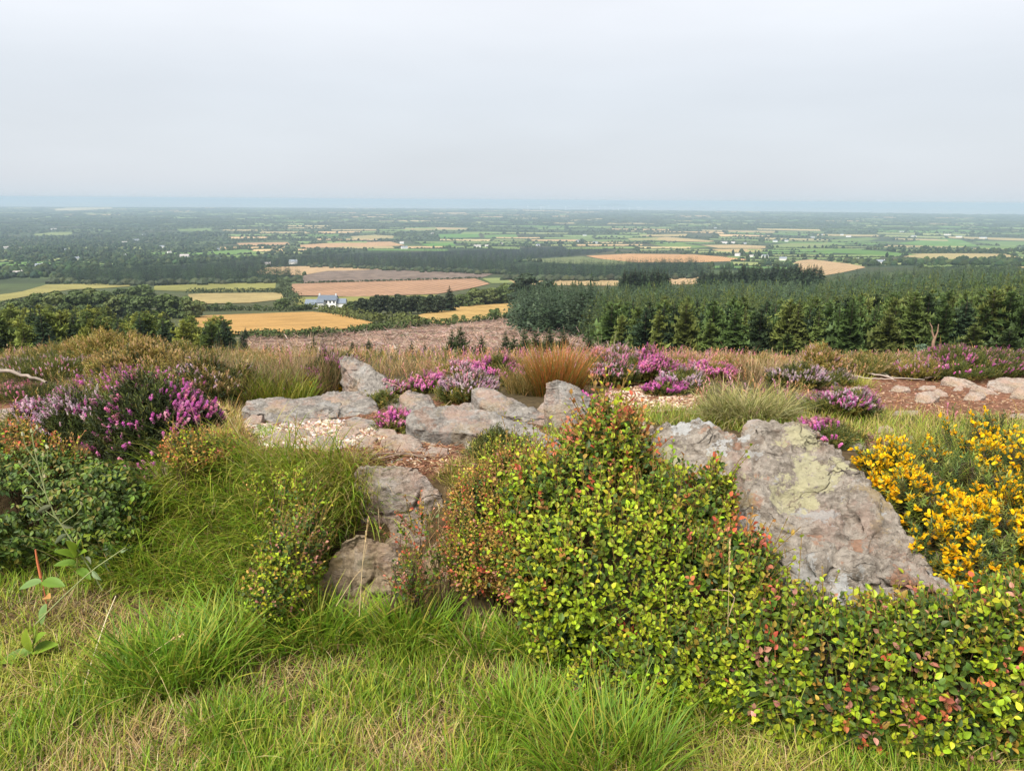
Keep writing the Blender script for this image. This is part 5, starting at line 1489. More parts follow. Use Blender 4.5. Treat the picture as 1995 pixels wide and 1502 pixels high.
# ------------------------------------------------------------------ heather
def spray_t(n, seed, rad, lo=0.0, leafw=0.05, up=0.6, sz=0.13):
    """A unit-long upright spray of n little leaves or bells round a stalk."""
    r_ = np.random.default_rng(seed)
    V, F3 = [], []
    for k in range(n):
        z = lo + (1 - lo) * (k + r_.uniform(0, .9)) / n
        a = 2.4 * k + r_.uniform(-.5, .5)
        o = np.array([cos(a), sin(a), 0]); s_ = np.array([-sin(a), cos(a), 0])
        tip = np.array([0, 0, z + sz * up]) + o * rad * r_.uniform(.7, 1.25)
        i = len(V)
        V += [np.array([0, 0, z]) - s_ * leafw * .4, np.array([0, 0, z]) + s_ * leafw * .4, tip + s_ * leafw, tip - s_ * leafw * .6]
        F3 += [(i, i + 1, i + 2), (i, i + 2, i + 3)]
    i = len(V)
    V += [np.array([-.012, 0, 0]), np.array([.012, 0, 0]), np.array([.004, 0, 1.0])]
    F3 += [(i, i + 1, i + 2)]
    return (np.array(V, float), None, np.array(F3))
FOL = [spray_t(13, s_, 0.10, 0.05, 0.028, 1.0, 0.14) for s_ in range(3)]
SPK = [spray_t(14, 10 + s_, 0.13, 0.12, 0.060, 0.3, 0.10) for s_ in range(3)]
BELL = [spray_t(20, 20 + s_, 0.155, 0.20, 0.085, 0.1, 0.12) for s_ in range(3)]

MAG = [(0.49, 0.11, 0.34), (0.42, 0.09, 0.30), (0.55, 0.17, 0.38)]
PNK_ = [(0.58, 0.20, 0.32), (0.58, 0.27, 0.37), (0.50, 0.16, 0.25)]
LIL = [(0.50, 0.34, 0.42), (0.45, 0.29, 0.38), (0.54, 0.41, 0.44)]
DRY = [(0.44, 0.27, 0.14), (0.48, 0.33, 0.20), (0.36, 0.22, 0.09)]
RUS = [(0.56, 0.25, 0.15), (0.52, 0.22, 0.19), (0.47, 0.25, 0.10)]
GF = [(0.095, 0.115, 0.026), (0.130, 0.135, 0.032), (0.060, 0.080, 0.022)]
GB = [(0.28, 0.215, 0.052), (0.22, 0.185, 0.04), (0.34, 0.235, 0.08)]
GD_ = [(0.028, 0.040, 0.016), (0.040, 0.048, 0.018)]

def heather(lab, px, py, wpx, hpx, flowers, fol, n, frac=0.6, kind='bell', y=None, name='heather_bush', cat='heather', asp=0.75, spl=(0.024, 0.052), seed=None, lean=0.75):
    """A heather bush whose foot is at photo pixel (px, py), wpx wide and hpx tall in the picture."""
    base = G(np.array([float(px)]), np.array([float(py)]), 2.0)[0] if y is None else P(float(px), float(py), y)
    dist = np.hypot(base[0], base[1]); W_ = wpx / FPX * dist; H_ = hpx / FPX * dist * 1.05
    t_ = thing(name, lab, cat, base)
    r2 = np.sqrt(rng.random(n)); a = rng.uniform(0, 2 * pi, n)
    u, v = r2 * np.cos(a), r2 * np.sin(a)
    base_y = base + np.array([0, W_ * asp * 0.35, 0])
    u = u * (1 + .45 * n2(u * 1.7 + px, v * 1.7, 1.0, 2, float(py) + 3)); v = v * (1 + .45 * n2(u * 1.7 + px, v * 1.7, 1.0, 2, float(py) + 9))
    bump_ = 0.92 + 0.50 * n2(u * 2.4 + px, v * 2.4, 1.0, 3, float(py)) + rng.normal(0, .09, n)
    tip = np.stack([base_y[0] + u * W_ / 2, base_y[1] + v * W_ * asp / 2, np.zeros(n)], -1)
    gz_ = height(tip[:, 0], tip[:, 1])
    tip[:, 2] = np.maximum(gz_, base[2] - .25) + H_ * np.sqrt(np.maximum(1 - 0.80 * r2 ** 1.6, .03)) * bump_
    dr = norm(np.stack([u * lean + rng.normal(0, .22, n), v * lean + rng.normal(0, .22, n), 0.9 + 0 * u], -1))
    b = Batch()
    wq = rng.integers(0, 3, n)
    l = rng.uniform(.09, .19, n) * np.clip(H_ / .35, .5, 1.2)
    for k in range(3):
        s_ = wq == k
        scatter(b, FOL[k], tip[s_] - dr[s_] * l[s_, None], frames(dr[s_]), l[s_], pal(fol, s_.sum(), .2), None, .15)
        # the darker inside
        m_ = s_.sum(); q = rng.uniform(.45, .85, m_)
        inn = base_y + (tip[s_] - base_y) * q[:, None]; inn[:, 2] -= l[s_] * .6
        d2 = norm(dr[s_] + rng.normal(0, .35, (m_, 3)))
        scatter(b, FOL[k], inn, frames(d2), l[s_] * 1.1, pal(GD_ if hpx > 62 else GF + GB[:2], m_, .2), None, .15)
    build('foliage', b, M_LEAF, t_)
    b = Batch()
    pn = n2(tip[:, 0], tip[:, 1] * .7 + tip[:, 2], 9.0, 3, float(px) * .1)
    fl = rng.random(n) < frac * 1.25 * smooth(-.28, .22, pn)
    fc = pal(flowers, n, .16)
    sp = rng.uniform(spl[0], spl[1], n)
    tset = BELL if kind == 'bell' else SPK
    for k in range(3):
        s_ = (wq == k) & fl
        scatter(b, tset[k], tip[s_] - dr[s_] * (sp[s_] * .35)[:, None], frames(dr[s_]), sp[s_], fc[s_], None, .22)
    build('flowers', b, M_FLOWER, t_)
    return t_

HEATHER = [
    # label, px, py, wpx, hpx, flowers, foliage, n, frac, kind
    ('magenta bell heather in the full flower, big dome on the bank at left', 285, 880, 190, 120, MAG + PNK_[:1], GF + GD_, 850, .55, 'bell'),
    ('upper purple half of the left heather mound, thinly flowered', 235, 800, 230, 70, MAG + LIL[:1], GB + GF, 700, .42, 'bell'),
    ('lilac ling heather spreading left of the magenta dome', 150, 860, 170, 85, LIL + LIL + MAG[:1], GF, 600, .70, 'spike'),
    ('lilac and purple ling at the far left end of the bank heather', 62, 846, 90, 55, LIL + MAG, GF, 350, .7, 'spike'),
    ('red-purple bell heather hanging over the pale rounded stone', 268, 925, 150, 85, PNK_ + MAG, GF + GD_, 420, .5, 'bell'),
    ('tan faded heather mound behind the purple dome', 255, 745, 210, 75, DRY, GB, 900, .55, 'spike'),
    ('rusty tan faded heather rising left behind the dome', 190, 722, 130, 65, DRY + [(0.46, 0.25, 0.16)], GB, 500, .6, 'spike'),
    ('greenish faded heather at the right shoulder of the dome', 390, 790, 140, 90, DRY + LIL[:1], GB + GF, 700, .5, 'spike'),
    ('green-brown faded heather behind the dome to the right', 335, 735, 150, 62, DRY, GB + GF, 600, .45, 'spike'),
    ('dark heather with pale lilac tips at the left edge', 60, 745, 170, 42, LIL + PNK_[:1], GF, 500, .4, 'spike'),
    ('small dark heather under the fallen branch at left', 25, 790, 110, 40, PNK_, GF + GD_, 260, .2, 'bell'),
    ('purple heather leaning against the grey rock blade', 648, 768, 100, 84, MAG + MAG + LIL, GF, 620, 1.3, 'spike'),
    ('pink bell heather patch above the angular rock', 832, 765, 90, 34, PNK_ + MAG, GF, 330, .75, 'bell'),
    ('little pink heather between leaning blade and broken rocks', 762, 775, 50, 36, PNK_ + LIL[:1], GF, 160, .6, 'bell'),
    ('tall pale lilac ling above the tilted slab', 905, 790, 100, 72, LIL + PNK_[1:2], GF, 520, .85, 'spike'),
    ('mixed pink heather behind the pale ling', 895, 745, 90, 42, PNK_ + LIL, GB, 420, .8, 'bell'),
    ('deep magenta heather behind the tilted slab', 968, 752, 75, 58, MAG + PNK_[:1], GF, 420, .75, 'bell'),
    ('faded pink heather left of the orange rushes', 1005, 738, 70, 45, RUS + PNK_, GB, 320, .7, 'spike'),
    ('salmon faded heather right of the orange rushes', 1165, 728, 70, 48, RUS + PNK_, GB + GF, 360, .65, 'spike'),
    ('pinkish heather hump at the top left of the long bank of heather', 1205, 718, 85, 44, PNK_ + LIL, GF + GB, 400, .75, 'spike'),
    ('bright magenta heather in the middle of the long bank', 1272, 748, 115, 56, MAG + PNK_, GF, 640, .75, 'bell'),
    ('dark-stemmed pink heather at the left of the long bank', 1190, 755, 100, 58, LIL + PNK_, GD_ + GF, 480, .5, 'spike'),
    ('pale lilac ling in front of the long bank', 1338, 768, 90, 52, LIL, GF, 440, .8, 'spike'),
    ('magenta spill at the lower front of the long bank', 1300, 772, 70, 32, MAG, GF, 240, .65, 'bell'),
    ('magenta heather at the right end of the long bank', 1395, 742, 80, 36, MAG + PNK_, GB, 380, .7, 'bell'),
    ('dull pink faded heather beyond the right end of the bank', 1435, 735, 80, 34, RUS + DRY, GB, 340, .6, 'spike'),
    ('grey-lilac ling with bare dark stems right of the pale tussock', 1568, 760, 100, 50, LIL, GD_ + GF, 420, .7, 'spike'),
    ('tall faded pink heather sticking up right of centre', 1610, 735, 80, 58, DRY + LIL[1:2] + RUS[1:2], GB, 480, .6, 'spike'),
    ('small lilac ling beside the yellow-green grass on the path', 1640, 752, 50, 28, LIL, GF, 160, .7, 'spike'),
    ('tan heather mound above the bleached roots', 1690, 735, 110, 38, DRY, GB + GF, 460, .5, 'spike'),
    ('purple-tipped heather above the dark root', 1800, 742, 75, 42, MAG + LIL + DRY, GB, 340, .6, 'spike'),
    ('wide green heather mound with a magenta crown on the far right', 1905, 745, 170, 48, MAG + PNK_, GF, 760, .40, 'bell'),
    ('purple heather at the right edge behind the blocks', 2010, 735, 90, 40, MAG + LIL, GF, 300, .5, 'spike'),
    ('bright purple heather clump in front of the red path on the right', 1660, 822, 115, 62, MAG + LIL, GF, 560, .75, 'spike'),
    ('purple heather fringe behind the boulder shoulder', 1628, 872, 120, 42, MAG + PNK_, GF, 380, .6, 'bell'),
    ('single purple heather sprig on the boulder crest', 1484, 826, 26, 26, MAG, GF, 40, .9, 'spike'),
    ('small magenta heather tuft among rocks by the pebbles', 772, 845, 60, 48, MAG + PNK_, GF + [(0.20, 0.20, 0.03)], 200, .5, 'bell'),
    ('green heather sprig right of the wedge outcrop', 742, 795, 60, 34, PNK_, GF, 160, .2, 'bell'),
    ('scattered mauve heather in grass behind the left outcrop', 530, 778, 150, 34, MAG, GF, 260, .22, 'bell'),
    ('green leafy heather with no flowers in front of the longest slab', 968, 905, 90, 70, [(0.36, 0.40, 0.05)], GF, 300, .1, 'spike'),
    ('low rosy heather strip joining the long bank to the orange rushes', 1235, 742, 130, 34, PNK_ + RUS, GB + GF, 420, .7, 'spike'),
    ('low dusty-pink heather strip behind the pale lilac ling', 1345, 735, 140, 36, PNK_ + LIL + RUS, GB, 460, .65, 'spike'),
    ('rust-brown heather at the crest behind the bleached tussock', 1480, 722, 130, 30, RUS + DRY, GB, 420, .55, 'spike'),
    ('green and rust heath bush at the crest right of the faded pink heather', 1735, 720, 120, 28, DRY, GB + GF, 360, .4, 'spike'),
    ('orange-brown heath bush behind the olive rushes at left', 450, 722, 150, 40, DRY + RUS[2:], GB, 460, .5, 'spike'),
    ('rosy faded heather low behind the tan crest grass', 930, 728, 150, 30, RUS + PNK_, GB, 420, .6, 'spike'),
    ('olive heath bush in front of the left wood', 90, 722, 170, 36, DRY, GB + GF, 420, .35, 'spike'),
    ('tiny magenta heather at the bilberry top left', 1135, 795, 40, 30, MAG, GF, 90, .7, 'bell')]
for h_ in HEATHER:
    lab, px, py, wpx, hpx, fl, fo, n, fr_, kd = h_
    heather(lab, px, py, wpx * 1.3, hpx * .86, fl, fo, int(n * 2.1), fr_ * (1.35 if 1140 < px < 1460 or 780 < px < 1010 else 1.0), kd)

# ------------------------------------------------------------------ grasses
GRASS_G = [(0.150, 0.270, 0.016), (0.200, 0.310, 0.022), (0.105, 0.210, 0.018), (0.260, 0.350, 0.030)]
GRASS_Y = [(0.36, 0.37, 0.055), (0.31, 0.34, 0.045), (0.44, 0.40, 0.09)]
STRAW = [(0.56, 0.42, 0.19), (0.48, 0.34, 0.15), (0.64, 0.52, 0.28), (0.40, 0.25, 0.11)]
OLIVE = [(0.29, 0.28, 0.040), (0.23, 0.245, 0.034), (0.37, 0.32, 0.065)]
HEATHG = [(0.42, 0.24, 0.08), (0.35, 0.19, 0.06), (0.44, 0.29, 0.12), (0.26, 0.22, 0.04), (0.19, 0.20, 0.03), (0.42, 0.21, 0.09)]

def grow(b, q, L0, L1, W0, W1, cols, th=(0.3, 0.3), curv=(0.3, 1.1), az=None, azs=None, p=None, basek=0.72, jit=.15):
    n = len(q)
    a = rng.uniform(0, 2 * pi, n) if az is None else az + rng.normal(0, azs, n)
    c1 = pal(cols, n, jit, p)
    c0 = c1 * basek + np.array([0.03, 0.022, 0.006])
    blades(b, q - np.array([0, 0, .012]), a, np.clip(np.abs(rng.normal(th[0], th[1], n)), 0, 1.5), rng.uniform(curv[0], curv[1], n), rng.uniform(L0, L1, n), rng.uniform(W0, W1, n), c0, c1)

def sample_px(poly, n, tmin=1.2):
    poly = np.array(poly, float)
    px = rng.uniform(poly[:, 0].min(), poly[:, 0].max(), n * 3); py = rng.uniform(poly[:, 1].min(), poly[:, 1].max(), n * 3)
    kp = inpoly(px, py, [tuple(q) for q in poly]); px, py = px[kp][:n], py[kp][:n]
    return G(px, py, tmin), px, py

# short turf at the viewer's feet
TURF = [(-700, 1560), (-700, 1010), (-250, 1010), (60, 1030), (200, 1120), (420, 1180), (640, 1190), (900, 1200), (1050, 1230), (1250, 1330), (1500, 1400), (1700, 1420), (2000, 1440), (2700, 1460), (2700, 1660), (-700, 1660)]
q, px, py = sample_px(TURF, 74000, 1.0)
dry = n2(q[:, 0], q[:, 1], 2.6, 3, 61.0) + 0.30 * smooth(1330, 1480, py) + 0.06 + 0.30 * np.exp(-((px - 780) / 220) ** 2 - ((py - 1400) / 60) ** 2)
isd = rng.random(len(q)) < smooth(-0.15, 0.50, dry) * 0.80
b = Batch()
g_ = q[~isd]
lush = n2(g_[:, 0], g_[:, 1], 1.6, 2, 71.0) > 0.02
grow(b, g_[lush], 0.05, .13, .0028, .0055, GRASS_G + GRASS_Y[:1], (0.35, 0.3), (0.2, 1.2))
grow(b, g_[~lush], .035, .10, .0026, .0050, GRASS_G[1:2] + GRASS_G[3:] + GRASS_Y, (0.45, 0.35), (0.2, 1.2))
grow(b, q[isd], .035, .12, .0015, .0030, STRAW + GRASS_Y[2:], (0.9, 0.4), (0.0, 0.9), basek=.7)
tag(build('grass', b, M_GRASS), 'short green and straw coloured turf in the foreground', None, None, 'stuff')
# a mat of flattened dead straw under the turf
q, px, py = sample_px(TURF, 34000, 1.0)
b = Batch()
grow(b, q, .05, .14, .0014, .0026, STRAW, (1.35, 0.15), (0.0, 0.3), basek=.8)
q, px, py = sample_px([(-250, 1200), (600, 1210), (1000, 1300), (1500, 1420), (2200, 1470), (2200, 1640), (-250, 1640)], 1500, 1.0)
q[:, 2] += rng.uniform(.015, .045, len(q))
grow(b, q, .10, .24, .0014, .0026, STRAW[:2] + STRAW[3:] + GRASS_Y, (1.15, 0.25), (0.2, 0.9), basek=.8)
tag(build('dead_grass', b, M_GRASS), 'flattened dead straw lying through the turf', None, None, 'stuff')

# long arching grass draping the bank on the left
BANK = [(380, 905), (480, 900), (640, 905), (705, 940), (735, 1000), (690, 1040), (640, 1050), (640, 1110), (600, 1190), (420, 1190), (250, 1160), (150, 1150), (215, 1040), (300, 950)]
q, px, py = sample_px(BANK, 5600, 1.5)
b = Batch()
lit = py < 1010  # upper blades get a lighter, yellower palette, as if catching the light
grow(b, q[lit], .18, .40, .003, .0058, OLIVE[:1] + GRASS_Y + GRASS_G + GRASS_G[3:], (0.45, 0.3), (0.9, 1.9), pi, 1.0)
grow(b, q[~lit], .18, .40, .003, .0058, OLIVE[:1] + GRASS_G + GRASS_G + GRASS_Y[:2], (0.45, 0.3), (0.9, 1.9), pi, 1.1)
s_ = rng.random(len(q)) < .14
grow(b, q[s_], .2, .42, .0015, .0026, STRAW, (0.4, .3), (0.5, 1.5), pi, 1.2, basek=.8)
tag(build('long_grass', b, M_GRASS), 'long olive grass arching over the bank on the left', None, None, 'stuff')
# the rest of the bank top and the grass behind the boulder
b = Batch()
q, px, py = sample_px([(430, 888), (560, 915), (700, 915), (700, 935), (560, 930), (420, 905)], 900)
grow(b, q, .04, .12, .002, .0035, OLIVE + STRAW[:2] + GRASS_Y, (0.4, .3), (.3, 1.2))
for poly, n, cols, L in (
    ([(1255, 830), (1180, 800), (1270, 795), (1400, 800), (1560, 815), (1600, 845), (1480, 850), (1400, 835)], 3600, GRASS_G + OLIVE + STRAW[:1], (.03, .11)),
    ([(1560, 810), (1700, 800), (1800, 810), (2010, 825), (2010, 900), (1800, 870), (1700, 860), (1600, 850)], 5200, OLIVE + GRASS_G[:2] + GRASS_Y[:2] + STRAW[:2], (.03, .12)),
    ([(1690, 900), (1800, 860), (2010, 850), (2010, 1180), (1900, 1180), (1800, 1040)], 2600, OLIVE + GRASS_G + GRASS_Y, (.08, .26)),
    ([(880, 905), (960, 895), (1000, 935), (900, 960), (840, 935)], 1300, OLIVE + STRAW[:2] + GRASS_G[:1], (.03, .08)),
    ([(490, 840), (530, 832), (540, 852), (505, 858)], 260, GRASS_G, (.03, .07)),
    ([(1050, 830), (1120, 835), (1100, 880), (1060, 865)], 300, GRASS_G + STRAW[:1], (.03, .08)),
    ([(380, 790), (470, 800), (475, 850), (430, 880), (380, 860)], 1500, OLIVE + STRAW + [(0.32, 0.17, 0.05)], (.05, .13)),
    ([(730, 1010), (900, 990), (970, 1100), (970, 1215), (800, 1220), (740, 1120)], 900, STRAW[1:] + OLIVE[1:2] + [(0.22, 0.12, 0.06)], (.05, .16)),
    ([(1990, 815), (2750, 800), (2750, 1480), (2100, 1450), (2010, 1180)], 6500, OLIVE + GRASS_G + STRAW[:1], (.07, .24)),
    ([(-700, 800), (-180, 800), (-180, 1020), (-700, 1020)], 2500, OLIVE + GRASS_G, (.07, .24)),
    ([(-60, 830), (90, 850), (110, 900), (-60, 900)], 700, OLIVE + [(0.34, 0.22, 0.05)], (.04, .12))):
    q, px, py = sample_px(poly, n, 2.0)
    grow(b, q, L[0], L[1], .002, .0042, cols, (0.4, .3), (.3, 1.3))
q, px, py = sample_px([(1020, 1240), (1250, 1320), (1500, 1390), (2010, 1400), (2010, 1440), (1500, 1420), (1250, 1380), (1020, 1290)], 150, 1.5)
q[:, 1] += rng.uniform(0, .12, len(q)); q[:, 2] = height(q[:, 0], q[:, 1])
grow(b, q, .22, .48, .003, .005, GRASS_G + STRAW[:2] + GRASS_Y, (0.2, .2), (.5, 1.6))
tag(build('bank_grass', b, M_GRASS), 'low mixed grass on top of the bank and behind the boulder', None, None, 'stuff')

# rough dry heath between the bushes
b = Batch()
n = 46000
x = rng.uniform(-12.5, 12.5, n); y = 4.4 + rng.random(n) ** 0.8 * 10
q = np.stack([x, y, height(x, y)], -1)
px, py = proj(q)
kp = ~in_dirt(px, py) & (np.abs(x) < 1.15 * y + 0.8) & ~inpoly(px, py, [(470, 770), (760, 760), (1000, 770), (1150, 790), (1150, 900), (470, 900)])
q, px, py = q[kp], px[kp], py[kp]
sec = np.interp(px, [0, 380, 420, 610, 650, 830, 1030, 1150, 1500, 2000], [.3, .8, 1, .9, .1, .2, .3, .1, .15, .2])
pat = smooth(-.35, .35, n2(q[:, 0], q[:, 1], 1.1, 3, 15.0))
lo_ = pat < .5
grow(b, q[lo_], .03, .10, .003, .006, HEATHG + [(0.42, 0.20, 0.075), (0.22, 0.20, 0.04)], (0.4, .3), (.2, 1.0))
grow(b, q[~lo_], .05, .15, .003, .006, HEATHG + OLIVE, (0.35, .25), (.2, 1.0))
s_ = rng.random(len(q)) < .30 * sec * pat * np.where((px > 640) & (px < 1010), .3, 1.0)
grow(b, q[s_], .14, .32, .0025, .0045, HEATHG[:3] + OLIVE, (0.25, .2), (.2, .8))
tag(build('heath_grass', b, M_GRASS), 'rough brown and straw heath grass covering the crest', None, None, 'stuff')
# low heather and bilberry scrub filling the crest
b = Batch()
k_ = rng.random(len(q)) < .60
qq = q[k_]; m_ = len(qq)
for k in range(3):
    s_ = rng.integers(0, 3, m_) == k
    dr = norm(np.stack([rng.normal(0, .35, s_.sum()), rng.normal(0, .35, s_.sum()), np.ones(s_.sum())], -1))
    cq = np.where((rng.random(s_.sum()) < np.interp(px[k_][s_], [0, 850, 1000, 1450, 1600], [.1, .2, .6, .6, .25]))[:, None], pal(RUS + PNK_ + DRY[1:2], s_.sum(), .2), pal(GB + GF + DRY[:2], s_.sum(), .2))
    scatter(b, FOL[k], qq[s_], frames(dr), rng.uniform(.05, .16, s_.sum()), cq, None, .2)
tag(build('heath_undergrowth', b, M_LEAF), 'low brown-green heath scrub under the flowering bushes', None, None, 'stuff')

def tussock(lab, px, py, rpx, L, W_, cols, n, th=(.25, .2), curv=(.4, 1.2), name='grass_tussock', az=None, azs=None, tmin=1.2, asp=.7, p=None, basek=.62):
    n = int(n * (.62 if py > 1100 else 1.0))
    c = G(np.array([float(px)]), np.array([float(py)]), tmin)[0]
    r = rpx / FPX * np.hypot(c[0], c[1]) * (1.25 if py > 1100 else 1.0)
    t_ = thing(name, lab, 'grass tussock', c)
    a = rng.uniform(0, 2 * pi, n); rr_ = r * np.sqrt(rng.random(n))
    x, y = c[0] + np.cos(a) * rr_, c[1] + np.sin(a) * rr_ * asp
    q = np.stack([x, y, height(x, y)], -1)
    b = Batch()
    al = np.arctan2(x - c[0], y - c[1])
    c1 = pal(cols, n, .15, p)
    lean = np.clip(np.abs(rng.normal(th[0], th[1], n)) + 0.28 * rr_ / r, 0, 1.4)
    azz = al + rng.normal(0, 1.25, n) if az is None else az + rng.normal(0, azs, n)
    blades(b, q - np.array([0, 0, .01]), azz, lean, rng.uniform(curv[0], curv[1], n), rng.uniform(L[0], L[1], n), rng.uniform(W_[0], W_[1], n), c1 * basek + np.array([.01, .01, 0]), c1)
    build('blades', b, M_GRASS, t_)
    return t_
TG = GRASS_G[:3] + GRASS_G[:3] + GRASS_Y[1:2] + OLIVE[:1]
tussock('deep green grass tuft at the foot of the left bank', 330, 1320, 95, (.16, .30), (.0042, .0075), TG, 900)
tussock('green grass tuft right under the bilberry sprigs left of the streaked rock', 620, 1250, 75, (.14, .28), (.0042, .0075), TG + GRASS_Y[:1], 750)
tussock('dark green grass between the left tuft and the streaked rock tuft', 470, 1260, 90, (.14, .30), (.0042, .0075), TG, 800, (.3, .25), (.8, 1.8))
tussock('fresh green grass fan directly in front of the streaked brown rock', 790, 1250, 70, (.14, .26), (.0042, .0075), TG + GRASS_G[3:], 700)
tussock('green grass tuft in front of the narrow brown upright stone', 940, 1270, 60, (.10, .2), (.0042, .0075), TG + STRAW[:1], 420, p=None)
tussock('green grass tuft at the left foot of the big bilberry', 1060, 1275, 70, (.12, .24), (.0042, .0075), TG, 560)
tussock('largest long-bladed green tussock at the bottom below the bilberry', 1180, 1500, 120, (.16, .30), (.0035, .0055), TG, 1100)
tussock('green tussock left of the largest long-bladed one', 1020, 1400, 70, (.10, .2), (.0042, .0075), TG + GRASS_G[3:], 520)
tussock('grass tuft under the right bilberry by the bottom edge', 1380, 1400, 70, (.12, .22), (.0042, .0075), TG + STRAW[:1], 480)
tussock('bright green grass tuft near the bottom left corner', 440, 1420, 60, (.08, .15), (.0028, .0045), GRASS_G[1:] , 380)
tussock('yellow-green grass tuft at the bottom edge left of the middle', 620, 1480, 60, (.07, .13), (.0028, .0045), GRASS_G[1:] + GRASS_Y, 330)
tussock('grass tuft by the right edge at the bottom', 1900, 1480, 90, (.10, .2), (.0042, .0075), TG + STRAW[:2], 420)
tussock('tuft of dead drooping straw over the left of the slanting rock', 690, 945, 70, (.14, .28), (.0018, .003), STRAW[1:] + OLIVE, 620, (.6, .3), (.8, 1.6), az=pi + .5, azs=.6, tmin=2.0)
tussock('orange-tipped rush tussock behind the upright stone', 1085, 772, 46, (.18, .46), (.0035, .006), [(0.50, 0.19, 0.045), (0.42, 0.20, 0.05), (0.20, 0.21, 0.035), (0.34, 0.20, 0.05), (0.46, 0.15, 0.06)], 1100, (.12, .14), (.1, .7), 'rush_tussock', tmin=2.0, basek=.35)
tussock('pale yellow-green bleached tussock in front of the long heather bank', 1455, 822, 80, (.16, .34), (.003, .005), [(0.42, 0.38, 0.15), (0.32, 0.31, 0.09), (0.18, 0.20, 0.045), (0.48, 0.42, 0.2)], 1500, (.35, .25), (.7, 1.9), tmin=2.0, basek=.4)
tussock('fine wispy dry grass left of the leaning blade rock', 610, 770, 60, (.22, .52), (.0022, .0035), [(0.42, 0.28, 0.15), (0.34, 0.22, 0.11), (0.24, 0.18, 0.07)], 520, (.15, .15), (.1, .7), tmin=2.0, basek=.5)
tussock('olive rush clump left of the wispy dry grass', 470, 778, 95, (.18, .42), (.0028, .0045), [(0.14, 0.14, 0.04), (0.10, 0.12, 0.03), (0.28, 0.19, 0.09), (0.22, 0.15, 0.07)], 1500, (.25, .2), (.2, 1.1), 'rush_tussock', tmin=2.0, basek=.5)
tussock('dark green grass clump directly behind the left outcrop', 545, 782, 70, (.12, .28), (.0028, .0045), OLIVE + GRASS_G[:2], 800, (.25, .2), (.2, 1.0), tmin=2.0)
tussock('brown wispy grass left of the olive rush clump', 420, 745, 70, (.18, .40), (.0025, .004), [(0.34, 0.22, 0.12), (0.28, 0.19, 0.09), (0.20, 0.15, 0.06)], 620, (.2, .2), (.2, .9), tmin=2.0)
tussock('tan dry grass on the crest between leaning blade and pale ling', 830, 728, 110, (.07, .19), (.003, .0045), [(0.38, 0.25, 0.11), (0.30, 0.21, 0.09), (0.42, 0.30, 0.15)], 900, (.2, .2), (.2, .9), tmin=2.0)
tussock('brown-green grass left of the orange rushes', 1040, 765, 55, (.14, .30), (.003, .0045), [(0.28, 0.19, 0.06), (0.16, 0.15, 0.04), (0.34, 0.22, 0.08)], 700, (.25, .2), (.2, 1.0), tmin=2.0)
tussock('straw grass tussock on the crest beyond the bleached tussock', 1500, 740, 60, (.14, .30), (.003, .0045), [(0.44, 0.33, 0.18), (0.36, 0.25, 0.12)], 700, (.2, .2), (.2, .9), tmin=2.0)
tussock('yellow-green grass tuft on the path beside the small lilac ling', 1668, 752, 30, (.08, .16), (.003, .0045), GRASS_Y, 220, tmin=2.0)
tussock('dry brown grass behind the gorse', 1850, 880, 60, (.10, .2), (.0022, .0038), [(0.22, 0.15, 0.05), (0.30, 0.21, 0.09)] + OLIVE, 420, tmin=2.0)

def stalk(lab, pts_, y, r0, col, head=None):
    p = np.array(pts_, float); q = P(p[:, 0], p[:, 1], np.array(y, float))
    t_ = np.linspace(0, len(q) - 1, 12); q = np.stack([np.interp(t_, np.arange(len(q)), q[:, i]) for i in range(3)], -1)
    b = Batch(); tube(b, q, np.linspace(r0, r0 * .6, 12), col, 5)
    o = thing('grass_stalk', lab, 'grass stalk', q[0])
    build('stem', b, M_STEM, o, True)
    if head is not None:
        b = Batch(); m_ = 26; s_ = rng.uniform(.62, 1.0, m_) * 11; pp = np.stack([np.interp(s_, np.arange(12), q[:, i]) for i in range(3)], -1)
        dr = norm((q[-1] - q[-4])[None] + rng.normal(0, .012, (m_, 3)))
        scatter(b, (np.array([(-.2, 0, 0), (.2, 0, 0), (.15, .1, .6), (0, 0, 1), (-.15, -.1, .6)]), None, np.array([(0, 1, 2), (0, 2, 4), (4, 2, 3)])), pp, frames(dr), np.full(m_, .012), pal(head, m_, .15))
        build('seed_head', b, M_STEM, o)
    return o
stalk('thick pale straw stalk leaning at the left', [(160, 1350), (178, 1290), (205, 1210), (226, 1160)], [2.22, 2.3, 2.4, 2.45], .0028, (0.50, 0.42, 0.27))
stalk('tall straight dry stalk before the streaked rock', [(700, 1200), (706, 1100), (712, 1050), (718, 1004)], [2.4, 2.42, 2.42, 2.42], .0014, (0.48, 0.36, 0.20), STRAW)
stalk('dry stalk bending across the streaked rock', [(655, 1180), (690, 1125), (705, 1108), (715, 1060)], [2.38, 2.38, 2.38, 2.38], .0012, (0.45, 0.33, 0.18))
stalk('seed-headed grass stalk curving up right of the purple dome', [(470, 855), (455, 830), (440, 805), (425, 785)], [3.3, 3.3, 3.3, 3.3], .0015, (0.42, 0.34, 0.18), STRAW)
stalk('drooping stalk with a seed head over the dark left tuft', [(280, 1285), (310, 1262), (335, 1245), (355, 1235)], [2.3, 2.3, 2.32, 2.34], .0012, (0.42, 0.33, 0.17), STRAW)
stalk('curved dry stalk on the turf near the bottom middle', [(370, 1430), (430, 1340), (520, 1335), (560, 1370)], [2.1, 2.25, 2.25, 2.2], .0013, (0.48, 0.38, 0.2), STRAW)
stalk('bent yellow stalk in the right bilberry', [(1800, 1370), (1805, 1300), (1795, 1255), (1770, 1245)], [2.02, 2.02, 2.02, 2.02], .0022, (0.40, 0.36, 0.07))
